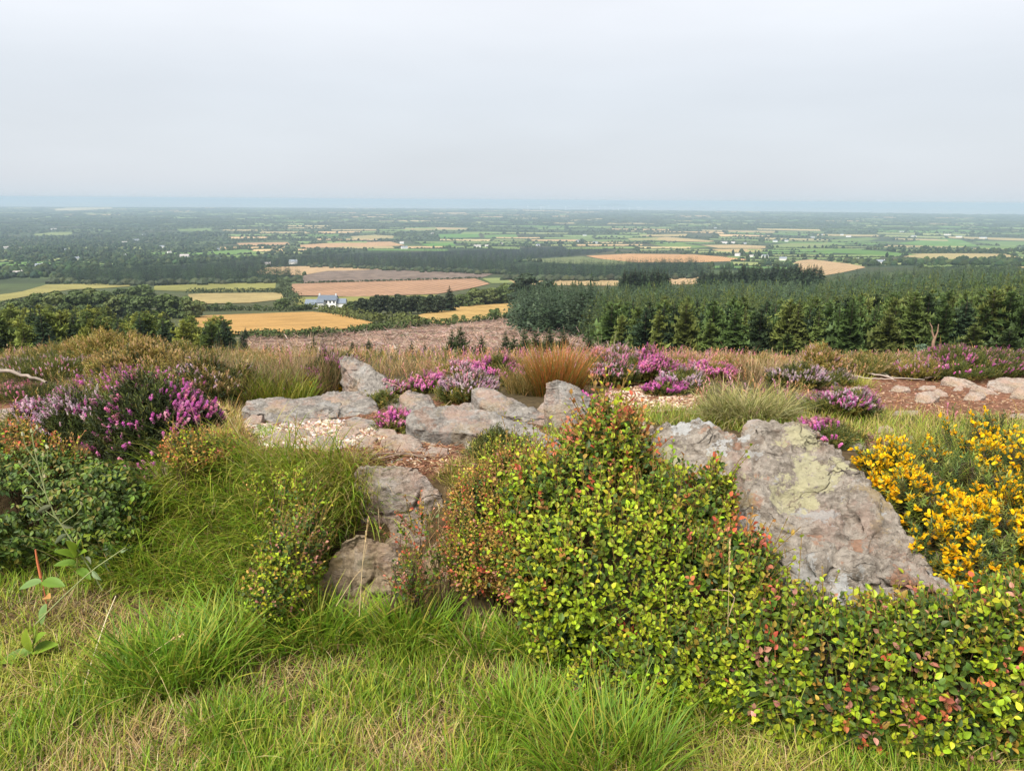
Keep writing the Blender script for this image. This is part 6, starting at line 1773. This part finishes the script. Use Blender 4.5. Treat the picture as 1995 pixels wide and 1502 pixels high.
stalk('fine curved stalk over the right bilberry', [(1420, 1200), (1432, 1165), (1420, 1150), (1385, 1148)], [2.1, 2.1, 2.1, 2.1], .0012, (0.42, 0.28, 0.2))
stalk('long fine upright stalk in front of the red-leaved bilberry', [(1418, 1220), (1420, 1140), (1422, 1050)], [2.1, 2.1, 2.1], .001, (0.42, 0.32, 0.16), STRAW)
stalk('arching green blade from the bottom tussock', [(1240, 1340), (1190, 1280), (1150, 1240), (1235, 1185)], [2.1, 2.1, 2.12, 2.12], .0016, (0.10, 0.18, 0.04))
# ------------------------------------------------------------------ leafy bushes
def leaf_template(wid=0.62, fold=0.18, curl=0.18, rows=5, point=1.0):
    t = np.linspace(0, 1, rows)
    hw = wid * 0.5 * np.sin(pi * np.clip(t, 0, 1) ** 0.85) ** 0.75
    hw[0] = 0.03; hw[-1] = 0.02
    V = []
    for k in range(rows):
        zc = -curl * t[k] ** 2
        V += [(-hw[k], t[k], zc + fold * hw[k] * 2), (0, t[k], zc), (hw[k], t[k], zc + fold * hw[k] * 2)]
    V = np.array(V)[:, [0, 2, 1]]          # leaf runs along z, faces y
    F = grid_faces(rows, 3)
    return (V, F, None)
LEAF = leaf_template(0.66, 0.16, 0.16)
LEAFN = leaf_template(0.46, 0.2, 0.3)
tcf = np.tile([1.0, 0.88, 1.0], 5)

LIME = [(0.30, 0.38, 0.018), (0.25, 0.35, 0.022), (0.37, 0.40, 0.026)]
MIDG = [(0.125, 0.190, 0.016), (0.170, 0.215, 0.018), (0.085, 0.145, 0.022)]
DRKG = [(0.065, 0.105, 0.028), (0.05, 0.085, 0.024), (0.085, 0.12, 0.026)]
BRZ = [(0.38, 0.185, 0.045), (0.34, 0.225, 0.04), (0.30, 0.14, 0.05), (0.43, 0.28, 0.065)]
RED = [(0.50, 0.10, 0.05), (0.44, 0.135, 0.085), (0.54, 0.17, 0.065)]
ROSE = [(0.43, 0.20, 0.145), (0.37, 0.16, 0.115)]

def ellipsoids(spec):
    out = []
    for px, py, y, rx, ry, rd in spec:
        if y is None:
            c = G(np.array([float(px)]), np.array([float(py)]), 2.0)[0]
        else:
            c = P(float(px), float(py), y)
        k = np.linalg.norm(c - CAM) / FPX
        out.append((c, np.array([rx * k, rd, ry * k])))
    return out

def surf(els, n, inner=0.90):
    """Points on the outside of a union of ellipsoids, with outward normals."""
    ar = np.array([e[1][0] * e[1][2] + e[1][0] * e[1][1] + e[1][1] * e[1][2] for e in els])
    pk = rng.choice(len(els), int(n * 2.6), p=ar / ar.sum())
    d = norm(rng.normal(0, 1, (len(pk), 3)))
    C = np.array([e[0] for e in els])[pk]; R = np.array([e[1] for e in els])[pk]
    p = C + d * R; nn = norm(d / R)
    ok = np.ones(len(p), bool)
    for k, (c, r) in enumerate(els):
        ok &= (pk == k) | ((((p - c) / r) ** 2).sum(1) > inner)
    ok &= p[:, 2] > height(p[:, 0], p[:, 1]) + 0.01
    back = nn[:, 1] > 0.45
    ok &= ~back | (rng.random(len(p)) < .5)
    return p[ok][:n], nn[ok][:n]

def leafy_shoots(b, sb, root, dr, L, nleaf, lsize, cols_of, tmpl=LEAF, tip_cols=None, stemc=(0.12, 0.10, 0.03), tipn=4, up=0.9):
    """Leafy shoots: alternate leaves up a short stem."""
    M = len(root)
    if M == 0: return
    shoot = cols_of(M, 0); tipc = None if tip_cols is None else pal(tip_cols, M, .12)
    bend = rng.normal(0, .25, (M, 3)); bend[:, 2] = np.abs(bend[:, 2])
    for k in range(nleaf):
        t = (k + 0.6) / nleaf
        pos = root + dr * (L * t)[:, None] + bend * (L * t * t * .5)[:, None]
        ax = norm(dr + bend * t)
        sd = norm(np.cross(ax, np.stack([np.cos(2.4 * k + np.arange(M)), np.sin(2.4 * k + np.arange(M)), np.full(M, .1)], -1)))
        ld = norm(ax * (0.35 + 0.7 * t) * up + sd * (1.1 - .45 * t) + rng.normal(0, .22, (M, 3)))
        # leaf blades face outward and up
        R = frames(ld, np.zeros(M))
        want = norm(ax * .7 + np.array([0, -.35, .6]) + rng.normal(0, .45, (M, 3)))
        y_ = norm(want - (want * ld).sum(1, keepdims=True) * ld); x_ = np.cross(y_, ld)
        R = np.stack([x_, y_, ld], -1)
        sz = lsize * (1.0 - .35 * t) * rng.uniform(.5, 1.35, M)
        c = np.where((rng.random(M) < .72)[:, None], shoot, cols_of(M, t)) if not (tip_cols and k >= nleaf - tipn) else tipc
        c = c * (1 + .16 * rng.normal(0, 1, (M, 1)))
        scatter(b, tmpl, pos, R, sz, c, tcf)
    if sb is not None:
        V = np.stack([root, root + dr * (L * .5)[:, None] + bend * (L * .125)[:, None], root + dr * L[:, None] + bend * (L * .5)[:, None]], 1)
        sd = norm(np.cross(dr, np.array([0.3, 1, .2]))) * .0012
        VV = np.stack([V - sd[:, None], V + sd[:, None]], 2).reshape(-1, 3)
        F = np.array([(0, 1, 3, 2), (2, 3, 5, 4)])
        sb.add(VV, np.array(stemc), (F[None] + (np.arange(M) * 6)[:, None, None]).reshape(-1, 4))

def bilberry(lab, spec, n, lsize=.017, mix=None, tips=LIME, L=(.07, .13), tipfrac=.45, redfn=None, fill=.8, name='bilberry_bush', cat='bilberry bush'):
    els = ellipsoids(spec)
    base = els[0][0].copy(); base[2] = height(np.array(base[0]), np.array(base[1]))
    t_ = thing(name, lab, cat, base)
    p, nn = surf(els, n)
    dr = norm(nn * .75 + np.array([0, 0, .75]) + rng.normal(0, .25, p.shape))
    longs = rng.random(len(p)) < .14
    Ls = rng.uniform(L[0], L[1], len(p)) * np.where(longs, 1.8, 1.0)
    root = p - dr * (np.minimum(Ls, L[1]) * .75)[:, None]
    lb, sb = Batch(), Batch()
    ppx, ppy = proj(p)
    cls = n2(p[:, 0] + p[:, 2] * .6, p[:, 2] * 1.3 + p[:, 1], 5.5, 2, 5.0) + rng.normal(0, .28, len(p))
    red = np.zeros(len(p)) if redfn is None else redfn(ppx, ppy)
    isred = (rng.random(len(p)) < red)
    islime = ~isred & (((cls > 0.10) & (rng.random(len(p)) < tipfrac * 1.6)) | longs)
    groups = [(isred, BRZ + RED[:1] + MIDG[:1], RED + BRZ[:2]), (islime, MIDG + LIME[:1], tips), (~isred & ~islime, (mix or MIDG + MIDG + MIDG + DRKG + BRZ[1:2]), None)]
    for s_, cols, tp in groups:
        leafy_shoots(lb, sb, root[s_], dr[s_], Ls[s_], 9, lsize, lambda M, t, cols=cols: pal(cols, M, .2), LEAF, tp, (0.16, 0.10, 0.03))
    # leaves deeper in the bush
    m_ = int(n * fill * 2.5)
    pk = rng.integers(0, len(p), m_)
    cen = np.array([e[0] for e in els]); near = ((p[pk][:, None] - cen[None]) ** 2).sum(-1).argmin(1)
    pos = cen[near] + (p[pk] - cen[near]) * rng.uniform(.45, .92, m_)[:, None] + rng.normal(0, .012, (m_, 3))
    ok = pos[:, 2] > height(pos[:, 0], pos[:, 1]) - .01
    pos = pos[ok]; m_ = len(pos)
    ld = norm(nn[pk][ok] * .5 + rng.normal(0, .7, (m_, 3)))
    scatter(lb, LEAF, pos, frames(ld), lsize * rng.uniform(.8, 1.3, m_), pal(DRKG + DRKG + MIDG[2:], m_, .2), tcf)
    # woody stems from the ground into the crown
    for k in range(26):
        j = rng.integers(0, len(p)); e = p[j] * .9 + cen[near[k % len(near)]] * .1
        g0 = np.array([e[0] + rng.normal(0, .05), e[1] + .05 + abs(rng.normal(0, .05)), 0]); g0[2] = height(np.array(g0[0]), np.array(g0[1])) - .01
        md = (g0 + e) / 2 + rng.normal(0, .02, 3)
        tube(sb, [g0, md, e], [.0028, .0022, .0012], (0.09, 0.055, 0.035), 5)
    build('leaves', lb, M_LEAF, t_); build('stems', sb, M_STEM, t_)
    return t_

bilberry('tall bilberry bush rising to a red and lime tipped peak in the middle', [(1180, 905, 2.78, 88, 122, .18), (1120, 1000, 2.66, 150, 120, .22), (1290, 1000, 2.62, 120, 90, .20), (1385, 985, 2.60, 40, 80, .1), (1450, 1085, 2.42, 45, 50, .08), (1200, 1120, 2.48, 200, 150, .24), (1370, 1150, 2.40, 130, 115, .2), (1150, 1220, 2.45, 110, 90, .2), (1340, 1260, 2.30, 150, 110, .22)],
         2400, .0255, None, LIME, (.07, .13), .62, lambda x, y: np.clip(0.75 - (y - 780) / 220, 0, .5) + .6 * np.exp(-((x - 1440) / 60) ** 2 - ((y - 1040) / 50) ** 2) + .02)
bilberry('low wide bilberry thicket below the boulder on the right', [(1520, 1290, 2.22, 160, 110, .20), (1690, 1300, 2.14, 180, 105, .20), (1860, 1300, 2.08, 180, 110, .20), (2010, 1290, 2.06, 150, 130, .22), (1560, 1235, 2.26, 70, 70, .12), (1830, 1245, 2.12, 110, 55, .14), (1600, 1365, 2.10, 170, 60, .14), (1850, 1395, 2.00, 190, 60, .14)],
         2200, .0285, MIDG + MIDG + MIDG + DRKG + BRZ[1:2] + ROSE[:1] + LIME[:1], LIME, (.07, .13), .42, lambda x, y: .03 + .35 * np.exp(-((x - 1850) / 60) ** 2 - ((y - 1130) / 40) ** 2))
bilberry('bronze small-leaved bilberry bush left of the tall peak', [(960, 1000, 2.78, 85, 85, .18), (1010, 950, 2.85, 80, 70, .15), (940, 1080, 2.66, 70, 70, .15), (1030, 1080, 2.6, 80, 90, .18)],
         1400, .016, BRZ + MIDG + BRZ + DRKG[:1] + ROSE, LIME[:1] + BRZ[3:], (.06, .11), .3, lambda x, y: .16 + 0 * x)
bilberry('dark small bilberry clump with yellow sprigs left of the streaked rock', [(570, 1090, 2.62, 55, 75, .12), (540, 1150, 2.55, 45, 55, .1), (600, 1045, 2.72, 30, 50, .1)],
         330, .018, MIDG + DRKG + ROSE[:1] + [(0.28, 0.24, 0.04)], LIME + [(0.46, 0.30, 0.06)], (.07, .13), .6, None)
bilberry('lime and peach bilberry sprigs rising through grass on the bank', [(580, 985, 2.82, 45, 65, .08), (525, 960, 2.95, 40, 40, .08)],
         60, .021, LIME + MIDG[1:2], LIME + [(0.50, 0.30, 0.10)], (.09, .15), .9, None, .4)
bilberry('red-leaved bilberry sprig in front of the slanting rock', [(820, 1040, 2.62, 45, 60, .05), (835, 1090, 2.6, 55, 45, .06), (800, 1125, 2.55, 35, 35, .06)],
         95, .0155, MIDG + ROSE + DRKG[:1], RED, (.07, .13), .1, lambda x, y: np.clip(1.15 - (y - 950) / 130, .05, 1), .5)
bilberry('yellow-green bilberry sprigs by the end of the longest slab', [(1000, 905, 3.0, 50, 50, .08), (960, 935, 2.95, 60, 30, .08), (1065, 905, 2.92, 40, 45, .08)],
         160, .016, LIME[:1] + MIDG + BRZ[1:2], LIME, (.06, .11), .8, None, .5)
bilberry('lime bilberry tips standing in front of the longest slab', [(985, 862, None, 45, 36, .06)], 40, .018, LIME + MIDG[:1], LIME, (.06, .11), 1.0, None, .3)
bilberry('tiny lime bilberry seedlings on the red soil by the pebbles', [(690, 897, None, 30, 14, .06)], 22, .014, LIME, LIME + BRZ[3:], (.04, .07), 1.0, None, .2)
bilberry('tiny lime bilberry sprig among grass above the bank edge', [(585, 914, None, 22, 14, .05)], 20, .016, LIME, LIME, (.05, .09), 1.0, None, .2)
bilberry('orange-leaved bilberry beside the left heather', [(20, 865, 3.35, 70, 32, .12), (90, 890, 3.3, 60, 25, .1)], 330, .017, BRZ + MIDG + [(0.36, 0.18, 0.04)], LIME[:1] + BRZ, (.05, .1), .4, lambda x, y: .3 + 0 * x)
bilberry('orange and yellow bilberry at the right foot of the purple dome', [(385, 875, 3.25, 60, 30, .12), (430, 870, 3.35, 50, 22, .1)], 330, .015, BRZ + [(0.36, 0.22, 0.04), (0.30, 0.25, 0.05)] + MIDG[:1], LIME[:1] + BRZ[3:], (.05, .1), .4, lambda x, y: .25 + 0 * x)
bilberry('small bilberry at the lower edge of the tall bush over the bottom tussock', [(1240, 1370, 2.12, 45, 45, .07), (1170, 1330, 2.2, 50, 40, .08)], 110, .021, MIDG + LIME[:1] + ROSE[:1], LIME, (.06, .1), .6, None, .5)

# bramble
def bramble(lab, spec, n, size, cols, name='bramble_bush', cat='bramble'):
    els = ellipsoids(spec)
    base = els[0][0].copy(); base[2] = height(np.array(base[0]), np.array(base[1]))
    t_ = thing(name, lab, cat, base)
    p, nn = surf(els, n)
    lb = Batch()
    keep_ = n2(p[:, 0] * 1.0, p[:, 2] + p[:, 1] * .6, 7.0, 2, 3.0) > -.42
    p, nn = p[keep_], nn[keep_]
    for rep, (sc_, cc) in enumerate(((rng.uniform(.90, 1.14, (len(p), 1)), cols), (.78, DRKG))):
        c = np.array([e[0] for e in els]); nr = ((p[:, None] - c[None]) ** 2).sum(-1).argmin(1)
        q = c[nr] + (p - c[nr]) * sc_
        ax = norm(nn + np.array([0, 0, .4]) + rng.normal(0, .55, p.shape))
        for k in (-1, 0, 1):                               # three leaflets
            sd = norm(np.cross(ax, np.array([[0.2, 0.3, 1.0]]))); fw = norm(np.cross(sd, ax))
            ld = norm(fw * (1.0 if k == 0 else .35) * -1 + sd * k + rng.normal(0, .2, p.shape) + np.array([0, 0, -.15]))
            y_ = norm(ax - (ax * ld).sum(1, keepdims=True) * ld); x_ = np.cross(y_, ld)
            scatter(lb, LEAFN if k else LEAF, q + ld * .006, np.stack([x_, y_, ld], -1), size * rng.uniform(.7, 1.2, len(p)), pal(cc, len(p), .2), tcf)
    for k in range(8):
        sb = Batch(); j = rng.integers(0, len(p)); g0 = p[j] + np.array([rng.normal(0, .1), .15, 0]); g0[2] = height(np.array(g0[0]), np.array(g0[1]))
        tube(sb, [g0, (g0 + p[j]) / 2 + np.array([0, 0, .05]), p[j]], [.003, .0025, .0015], (0.10, 0.05, 0.035), 5)
        build('cane', sb, M_STEM, t_, True)
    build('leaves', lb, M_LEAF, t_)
    return t_
BRC = [(0.075, 0.125, 0.026), (0.10, 0.155, 0.028), (0.055, 0.09, 0.024), (0.15, 0.20, 0.03), (0.17, 0.15, 0.035), (0.11, 0.17, 0.03)]
bramble('dark green bramble bush on the left of the bank', [(40, 960, 3.18, 130, 70, .2), (150, 985, 3.08, 110, 60, .18), (20, 1030, 3.05, 90, 50, .15), (110, 925, 3.25, 90, 35, .15), (-90, 960, 3.3, 120, 90, .2), (-10, 985, 3.12, 70, 55, .16)], 2100, .023, BRC)
bramble('bramble sprays hanging below the left heather', [(215, 965, 3.1, 70, 60, .14), (190, 1040, 3.0, 70, 45, .12)], 480, .023, BRC + MIDG)

# gorse
def gorse(lab, spec, n, flow):
    els = ellipsoids(spec)
    base = els[0][0].copy(); base[2] = height(np.array(base[0]), np.array(base[1]))
    t_ = thing('gorse_bush', lab, 'gorse', base)
    p, nn = surf(els, n)
    dr = norm(nn * .6 + np.array([0, 0, .7]) + rng.normal(0, .22, p.shape))
    L = rng.uniform(.08, .15, len(p))
    fb_, pb, sb = Batch(), Batch(), Batch()
    V, F3 = [], []
    for k in range(34):                                     # a spiny shoot
        z = .02 + .98 * k / 34; a = 2.4 * k; up_ = .35 + .5 * z; rr_ = .20 * (1 - .35 * z)
        o = np.array([cos(a), sin(a), 0]); s_ = np.array([-sin(a), cos(a), 0]); i = len(V)
        V += [np.array([0, 0, z]) - s_ * .022, np.array([0, 0, z]) + s_ * .022, np.array([0, 0, z + .14 * up_]) + o * rr_]; F3.append((i, i + 1, i + 2))
    SP = (np.array(V), None, np.array(F3))
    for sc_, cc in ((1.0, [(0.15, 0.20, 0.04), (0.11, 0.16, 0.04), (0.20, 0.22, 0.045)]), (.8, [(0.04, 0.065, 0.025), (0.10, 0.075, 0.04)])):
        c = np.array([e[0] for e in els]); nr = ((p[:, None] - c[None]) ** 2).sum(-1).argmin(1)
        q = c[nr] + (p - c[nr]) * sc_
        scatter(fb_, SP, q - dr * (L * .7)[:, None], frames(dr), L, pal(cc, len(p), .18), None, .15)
    # flowers: five-petalled pea flowers clustered below the shoot tips
    PT = []
    for a, wd, ln, tl in ((0, .55, 1.0, 1.1), (pi, .42, .8, .25), (pi * .75, .26, .8, .3), (pi * 1.25, .26, .8, .3)):
        PT.append((a, wd, ln, tl))
    V, F4, F3 = [], [], []
    for a, wd, ln, tl in PT:
        o = np.array([cos(a), sin(a), 0]); s_ = np.array([-sin(a), cos(a), 0]); i = len(V)
        V += [np.zeros(3), np.array([0, 0, .35 * ln]) + o * .16 - s_ * wd * .5, np.array([0, 0, .9 * ln]) + o * tl * .42 - s_ * wd * .38, np.array([0, 0, 1.02 * ln]) + o * tl * .52, np.array([0, 0, .9 * ln]) + o * tl * .42 + s_ * wd * .38, np.array([0, 0, .35 * ln]) + o * .16 + s_ * wd * .5]
        F4 += [(i, i + 1, i + 2, i + 3), (i, i + 3, i + 4, i + 5)]
    FT = (np.array(V), np.array(F4), None)
    ppx, ppy = proj(p)
    cl = n2(p[:, 0] * 1.0, p[:, 2] + p[:, 1] * .5, 6.0, 2, 77.0)
    s_ = rng.random(len(p)) < flow * 1.25 * smooth(-.45, .1, cl)
    for rep in range(9):
        u = rng.uniform(.35, 1.02, s_.sum())
        pos = p[s_] + dr[s_] * (L[s_] * (u - .72))[:, None] + rng.normal(0, .007, (s_.sum(), 3))
        fd_ = norm(dr[s_] * .6 + rng.normal(0, .6, (s_.sum(), 3)) + np.array([0, -.25, .25]))
        scatter(pb, FT, pos + fd_ * .006, frames(fd_), rng.uniform(.015, .023, s_.sum()), pal([(0.80, 0.50, 0.010), (0.82, 0.56, 0.02), (0.78, 0.42, 0.010)], s_.sum(), .08), None, .08)
    for k in range(22):
        j = rng.integers(0, len(p)); g0 = p[j] + np.array([rng.normal(0, .1), .1, 0]); g0[2] = height(np.array(g0[0]), np.array(g0[1]))
        tube(sb, [g0, (g0 + p[j]) / 2, p[j] - dr[j] * .05], [.005, .004, .002], (0.13, 0.09, 0.05), 5)
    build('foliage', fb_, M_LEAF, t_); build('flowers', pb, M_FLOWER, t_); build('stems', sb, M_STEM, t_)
    return t_
gorse('bright yellow flowering gorse beside the right flank of the boulder', [(1770, 985, 2.72, 45, 50, .1), (1830, 1075, 2.5, 40, 40, .08), (1780, 945, 2.95, 80, 65, .16), (1860, 985, 2.82, 100, 75, .18), (1830, 1040, 2.66, 70, 60, .14), (1900, 1060, 2.56, 80, 60, .14), (1880, 1105, 2.45, 60, 45, .12), (1720, 900, 3.05, 40, 30, .1)], 600, .66)
gorse('yellow flowering gorse cut by the right edge', [(1970, 960, 2.9, 80, 95, .18), (2010, 1050, 2.6, 110, 80, .18), (2080, 970, 2.9, 100, 100, .2)], 380, .55)
gorse('thin gorse shoots with few flowers behind the yellow bush', [(1880, 885, 3.15, 70, 50, .12), (1930, 860, 3.2, 60, 40, .1), (1960, 1110, 2.42, 60, 40, .1)], 150, .25)
gorse('small flowering gorse tuft left of the purple blade heather', [(588, 768, None, 26, 24, .1), (668, 764, None, 34, 32, .1)], 60, .8)

# broad-leaved weeds on the left
BL = leaf_template(0.46, 0.14, 0.22, 7)
tcb = np.tile([1.0, 0.8, 1.0], 7)
def weed(name, lab, cat, leaves, stems, cols, y):
    c = P(float(stems[0][0][0][0]), float(stems[0][0][0][1]), y)
    t_ = thing(name, lab, cat, c)
    for (px, py, ln, dx, dz, k) in leaves:
        b = Batch()
        best = min(((px - (a_[0] + (b_[0] - a_[0]) * u_)) ** 2 + (py - (a_[1] + (b_[1] - a_[1]) * u_)) ** 2, a_[0] + (b_[0] - a_[0]) * u_, a_[1] + (b_[1] - a_[1]) * u_)
                   for st_ in stems for a_, b_ in zip(st_[0][:-1], st_[0][1:]) for u_ in (0, .25, .5, .75, 1))
        p = P(float(best[1]), float(best[2]), y)
        ld = norm(np.array([[dx, -.35 + rng.normal(0, .1), dz]])); up_ = norm(np.array([[rng.normal(0, .2), -.45, .9]]))
        y_ = norm(up_ - (up_ * ld).sum(1, keepdims=True) * ld); x_ = np.cross(y_, ld)
        scatter(b, BL, p[None], np.stack([x_, y_, ld], -1), np.array([ln * 1.0]), np.array([cols[k]]), tcb)
        build('leaf', b, M_LEAF, t_, True)
    for pl, r0, colr in stems:
        q = np.array(pl, float); b = Batch(); w3 = P(q[:, 0], q[:, 1], np.full(len(q), y))
        tt = np.linspace(0, len(q) - 1, 10); w3 = np.stack([np.interp(tt, np.arange(len(q)), w3[:, i]) for i in range(3)], -1)
        tube(b, w3, np.linspace(r0, r0 * .5, 10), colr, 6); build('stem', b, M_STEM, t_, True)
    return t_
DK = [(0.17, 0.27, 0.025), (0.12, 0.21, 0.025), (0.24, 0.32, 0.035), (0.50, 0.26, 0.09), (0.15, 0.24, 0.07)]
weed('dock_plant', 'light green broad-leaved dock at the left edge of the turf', 'dock', [(60, 1280, .10, -.5, .25, 0), (70, 1270, .11, .75, .45, 0), (60, 1270, .10, -.05, .9, 2), (75, 1265, .10, .55, .8, 0), (55, 1275, .09, -.8, .05, 1), (60, 1292, .10, .55, -.35, 2), (50, 1292, .09, -.6, -.35, 0), (30, 1330, .08, -.4, .3, 1), (35, 1340, .07, .4, -.5, 1), (20, 1390, .06, .5, .3, 3), (10, 1350, .07, -.6, .5, 2)],
     [([(62, 1370), (62, 1320), (62, 1270), (70, 1225)], .0042, (0.22, 0.26, 0.06)), ([(20, 1420), (32, 1370), (35, 1330)], .0022, (0.2, 0.12, 0.06))], DK, 2.42)
weed('dock_plant', 'upright dock with pointed green leaves below the brambles', 'dock', [(140, 1090, .09, -.3, .55, 0), (150, 1085, .10, .15, .95, 2), (155, 1090, .09, .55, .6, 0), (135, 1100, .08, -.9, .25, 1), (150, 1105, .08, .6, -.1, 1), (160, 1070, .07, .3, .9, 0)],
     [([(152, 1170), (152, 1130), (150, 1085), (150, 1040)], .004, (0.24, 0.24, 0.07))], DK, 2.75)
weed('dock_plant', 'dock with a rusty red seed spike and drooping dull leaves', 'dock', [(85, 1130, .09, -.8, -.1, 4), (95, 1128, .10, .8, .1, 1), (90, 1165, .07, .5, .4, 3), (88, 1180, .08, -.1, -.6, 4)],
     [([(95, 1200), (86, 1150), (78, 1115), (70, 1072)], .0022, (0.36, 0.10, 0.06)), ([(80, 1125), (73, 1095), (69, 1070)], .0055, (0.46, 0.14, 0.06))], DK, 2.62)
# grey-green sow thistle leaning over the bank
c = P(175.0, 1130.0, 2.72)
t_ = thing('sow_thistle', 'tall grey-green branching weed with buds in front of the bramble', 'weed', c)
b = Batch()
TH = (0.21, 0.23, 0.10)
def w_(pl, y, r0):
    q = np.array(pl, float); w3 = P(q[:, 0], q[:, 1], np.full(len(q), y)); tt = np.linspace(0, len(q) - 1, 8)
    w3 = np.stack([np.interp(tt, np.arange(len(q)), w3[:, i]) for i in range(3)], -1)
    tube(b, w3, np.linspace(r0, r0 * .6, 8), TH, 6); return w3
w_([(200, 1150), (165, 1090), (110, 1010), (88, 960), (72, 900), (62, 845)], 2.75, .0032)
for pl in ([(88, 960), (82, 920), (84, 890)], [(88, 960), (60, 925), (40, 905)], [(74, 905), (50, 870), (45, 850)], [(80, 935), (92, 900), (93, 875)], [(110, 1010), (75, 985), (50, 960)], [(120, 1020), (150, 1000), (160, 985)], [(62, 850), (68, 838), (72, 836)]):
    w_(pl, 2.75, .0018)
w_([(70, 1215), (130, 1155), (180, 1110), (245, 1066)], 2.55, .003)
build('stem', b, M_STEM, t_, True)
b = Batch()
bp = P(np.array([84, 40, 45, 93, 50, 160, 72, 62, 70, 88.0]), np.array([888, 903, 848, 873, 958, 983, 835, 842, 880, 930.0]), np.full(10, 2.75))
V = np.array([(.4, 0, 0), (0, .4, 0), (-.4, 0, 0), (0, -.4, 0), (.3, 0, .6), (0, .3, .6), (-.3, 0, .6), (0, -.3, .6), (0, 0, 1.1)])
F4 = [(0, 1, 5, 4), (1, 2, 6, 5), (2, 3, 7, 6), (3, 0, 4, 7)]; F3 = [(4, 5, 8), (5, 6, 8), (6, 7, 8), (7, 4, 8)]
scatter(b, (V, np.array(F4), np.array(F3)), bp, frames(norm(rng.normal(0, .2, (10, 3)) + np.array([0, 0, 1]))), np.full(10, .015), pal([(0.26, 0.26, 0.12), (0.34, 0.33, 0.2)], 10, .1))
build('buds', b, M_STEM, t_)
b = Batch()
lp = P(np.array([165, 120, 100, 180, 235, 205, 70, 130.0]), np.array([1085, 1020, 985, 1112, 1072, 1090, 965, 1040.0]), np.full(8, 2.72))
ld = norm(np.array([(.8, -.3, -.3), (.7, -.4, -.2), (-.7, -.4, -.2), (.6, -.5, -.4), (.8, -.4, .1), (.2, -.5, -.7), (-.6, -.5, 0), (-.7, -.4, -.4)]))
scatter(b, LEAFN, lp, frames(ld), np.full(8, .05), pal([(0.15, 0.19, 0.10), (0.12, 0.17, 0.08)], 8, .1), tcf)
build('leaves', b, M_LEAF, t_)
# ------------------------------------------------------------------ haze
HAZE = 1.0e-4
mt, nt, out = new_mat('haze_air')
pv = N_(nt, 'ShaderNodeVolumePrincipled')
pv.inputs['Color'].default_value = (0.42, 0.53, 0.64, 1)
pv.inputs['Density'].default_value = HAZE
pv.inputs['Density Attribute'].default_value = ''
pv.inputs['Anisotropy'].default_value = 0.0
nt.links.new(pv.outputs[0], out.inputs['Volume'])
zb, zt = -240.0, 12.0
X0, X1, Y0, Y1 = -43000.0, 43000.0, -60.0, 43500.0
b = Batch()
b.add([(x, y, z) for z in (zb, zt) for x, y in ((X0, Y0), (X1, Y0), (X1, Y1), (X0, Y1))], (1, 1, 1),
      [(0, 3, 2, 1), (4, 5, 6, 7), (0, 1, 5, 4), (1, 2, 6, 5), (2, 3, 7, 6), (3, 0, 4, 7)])
tag(build('haze', b, mt), 'thin summer haze over the plain', None, None, 'stuff')
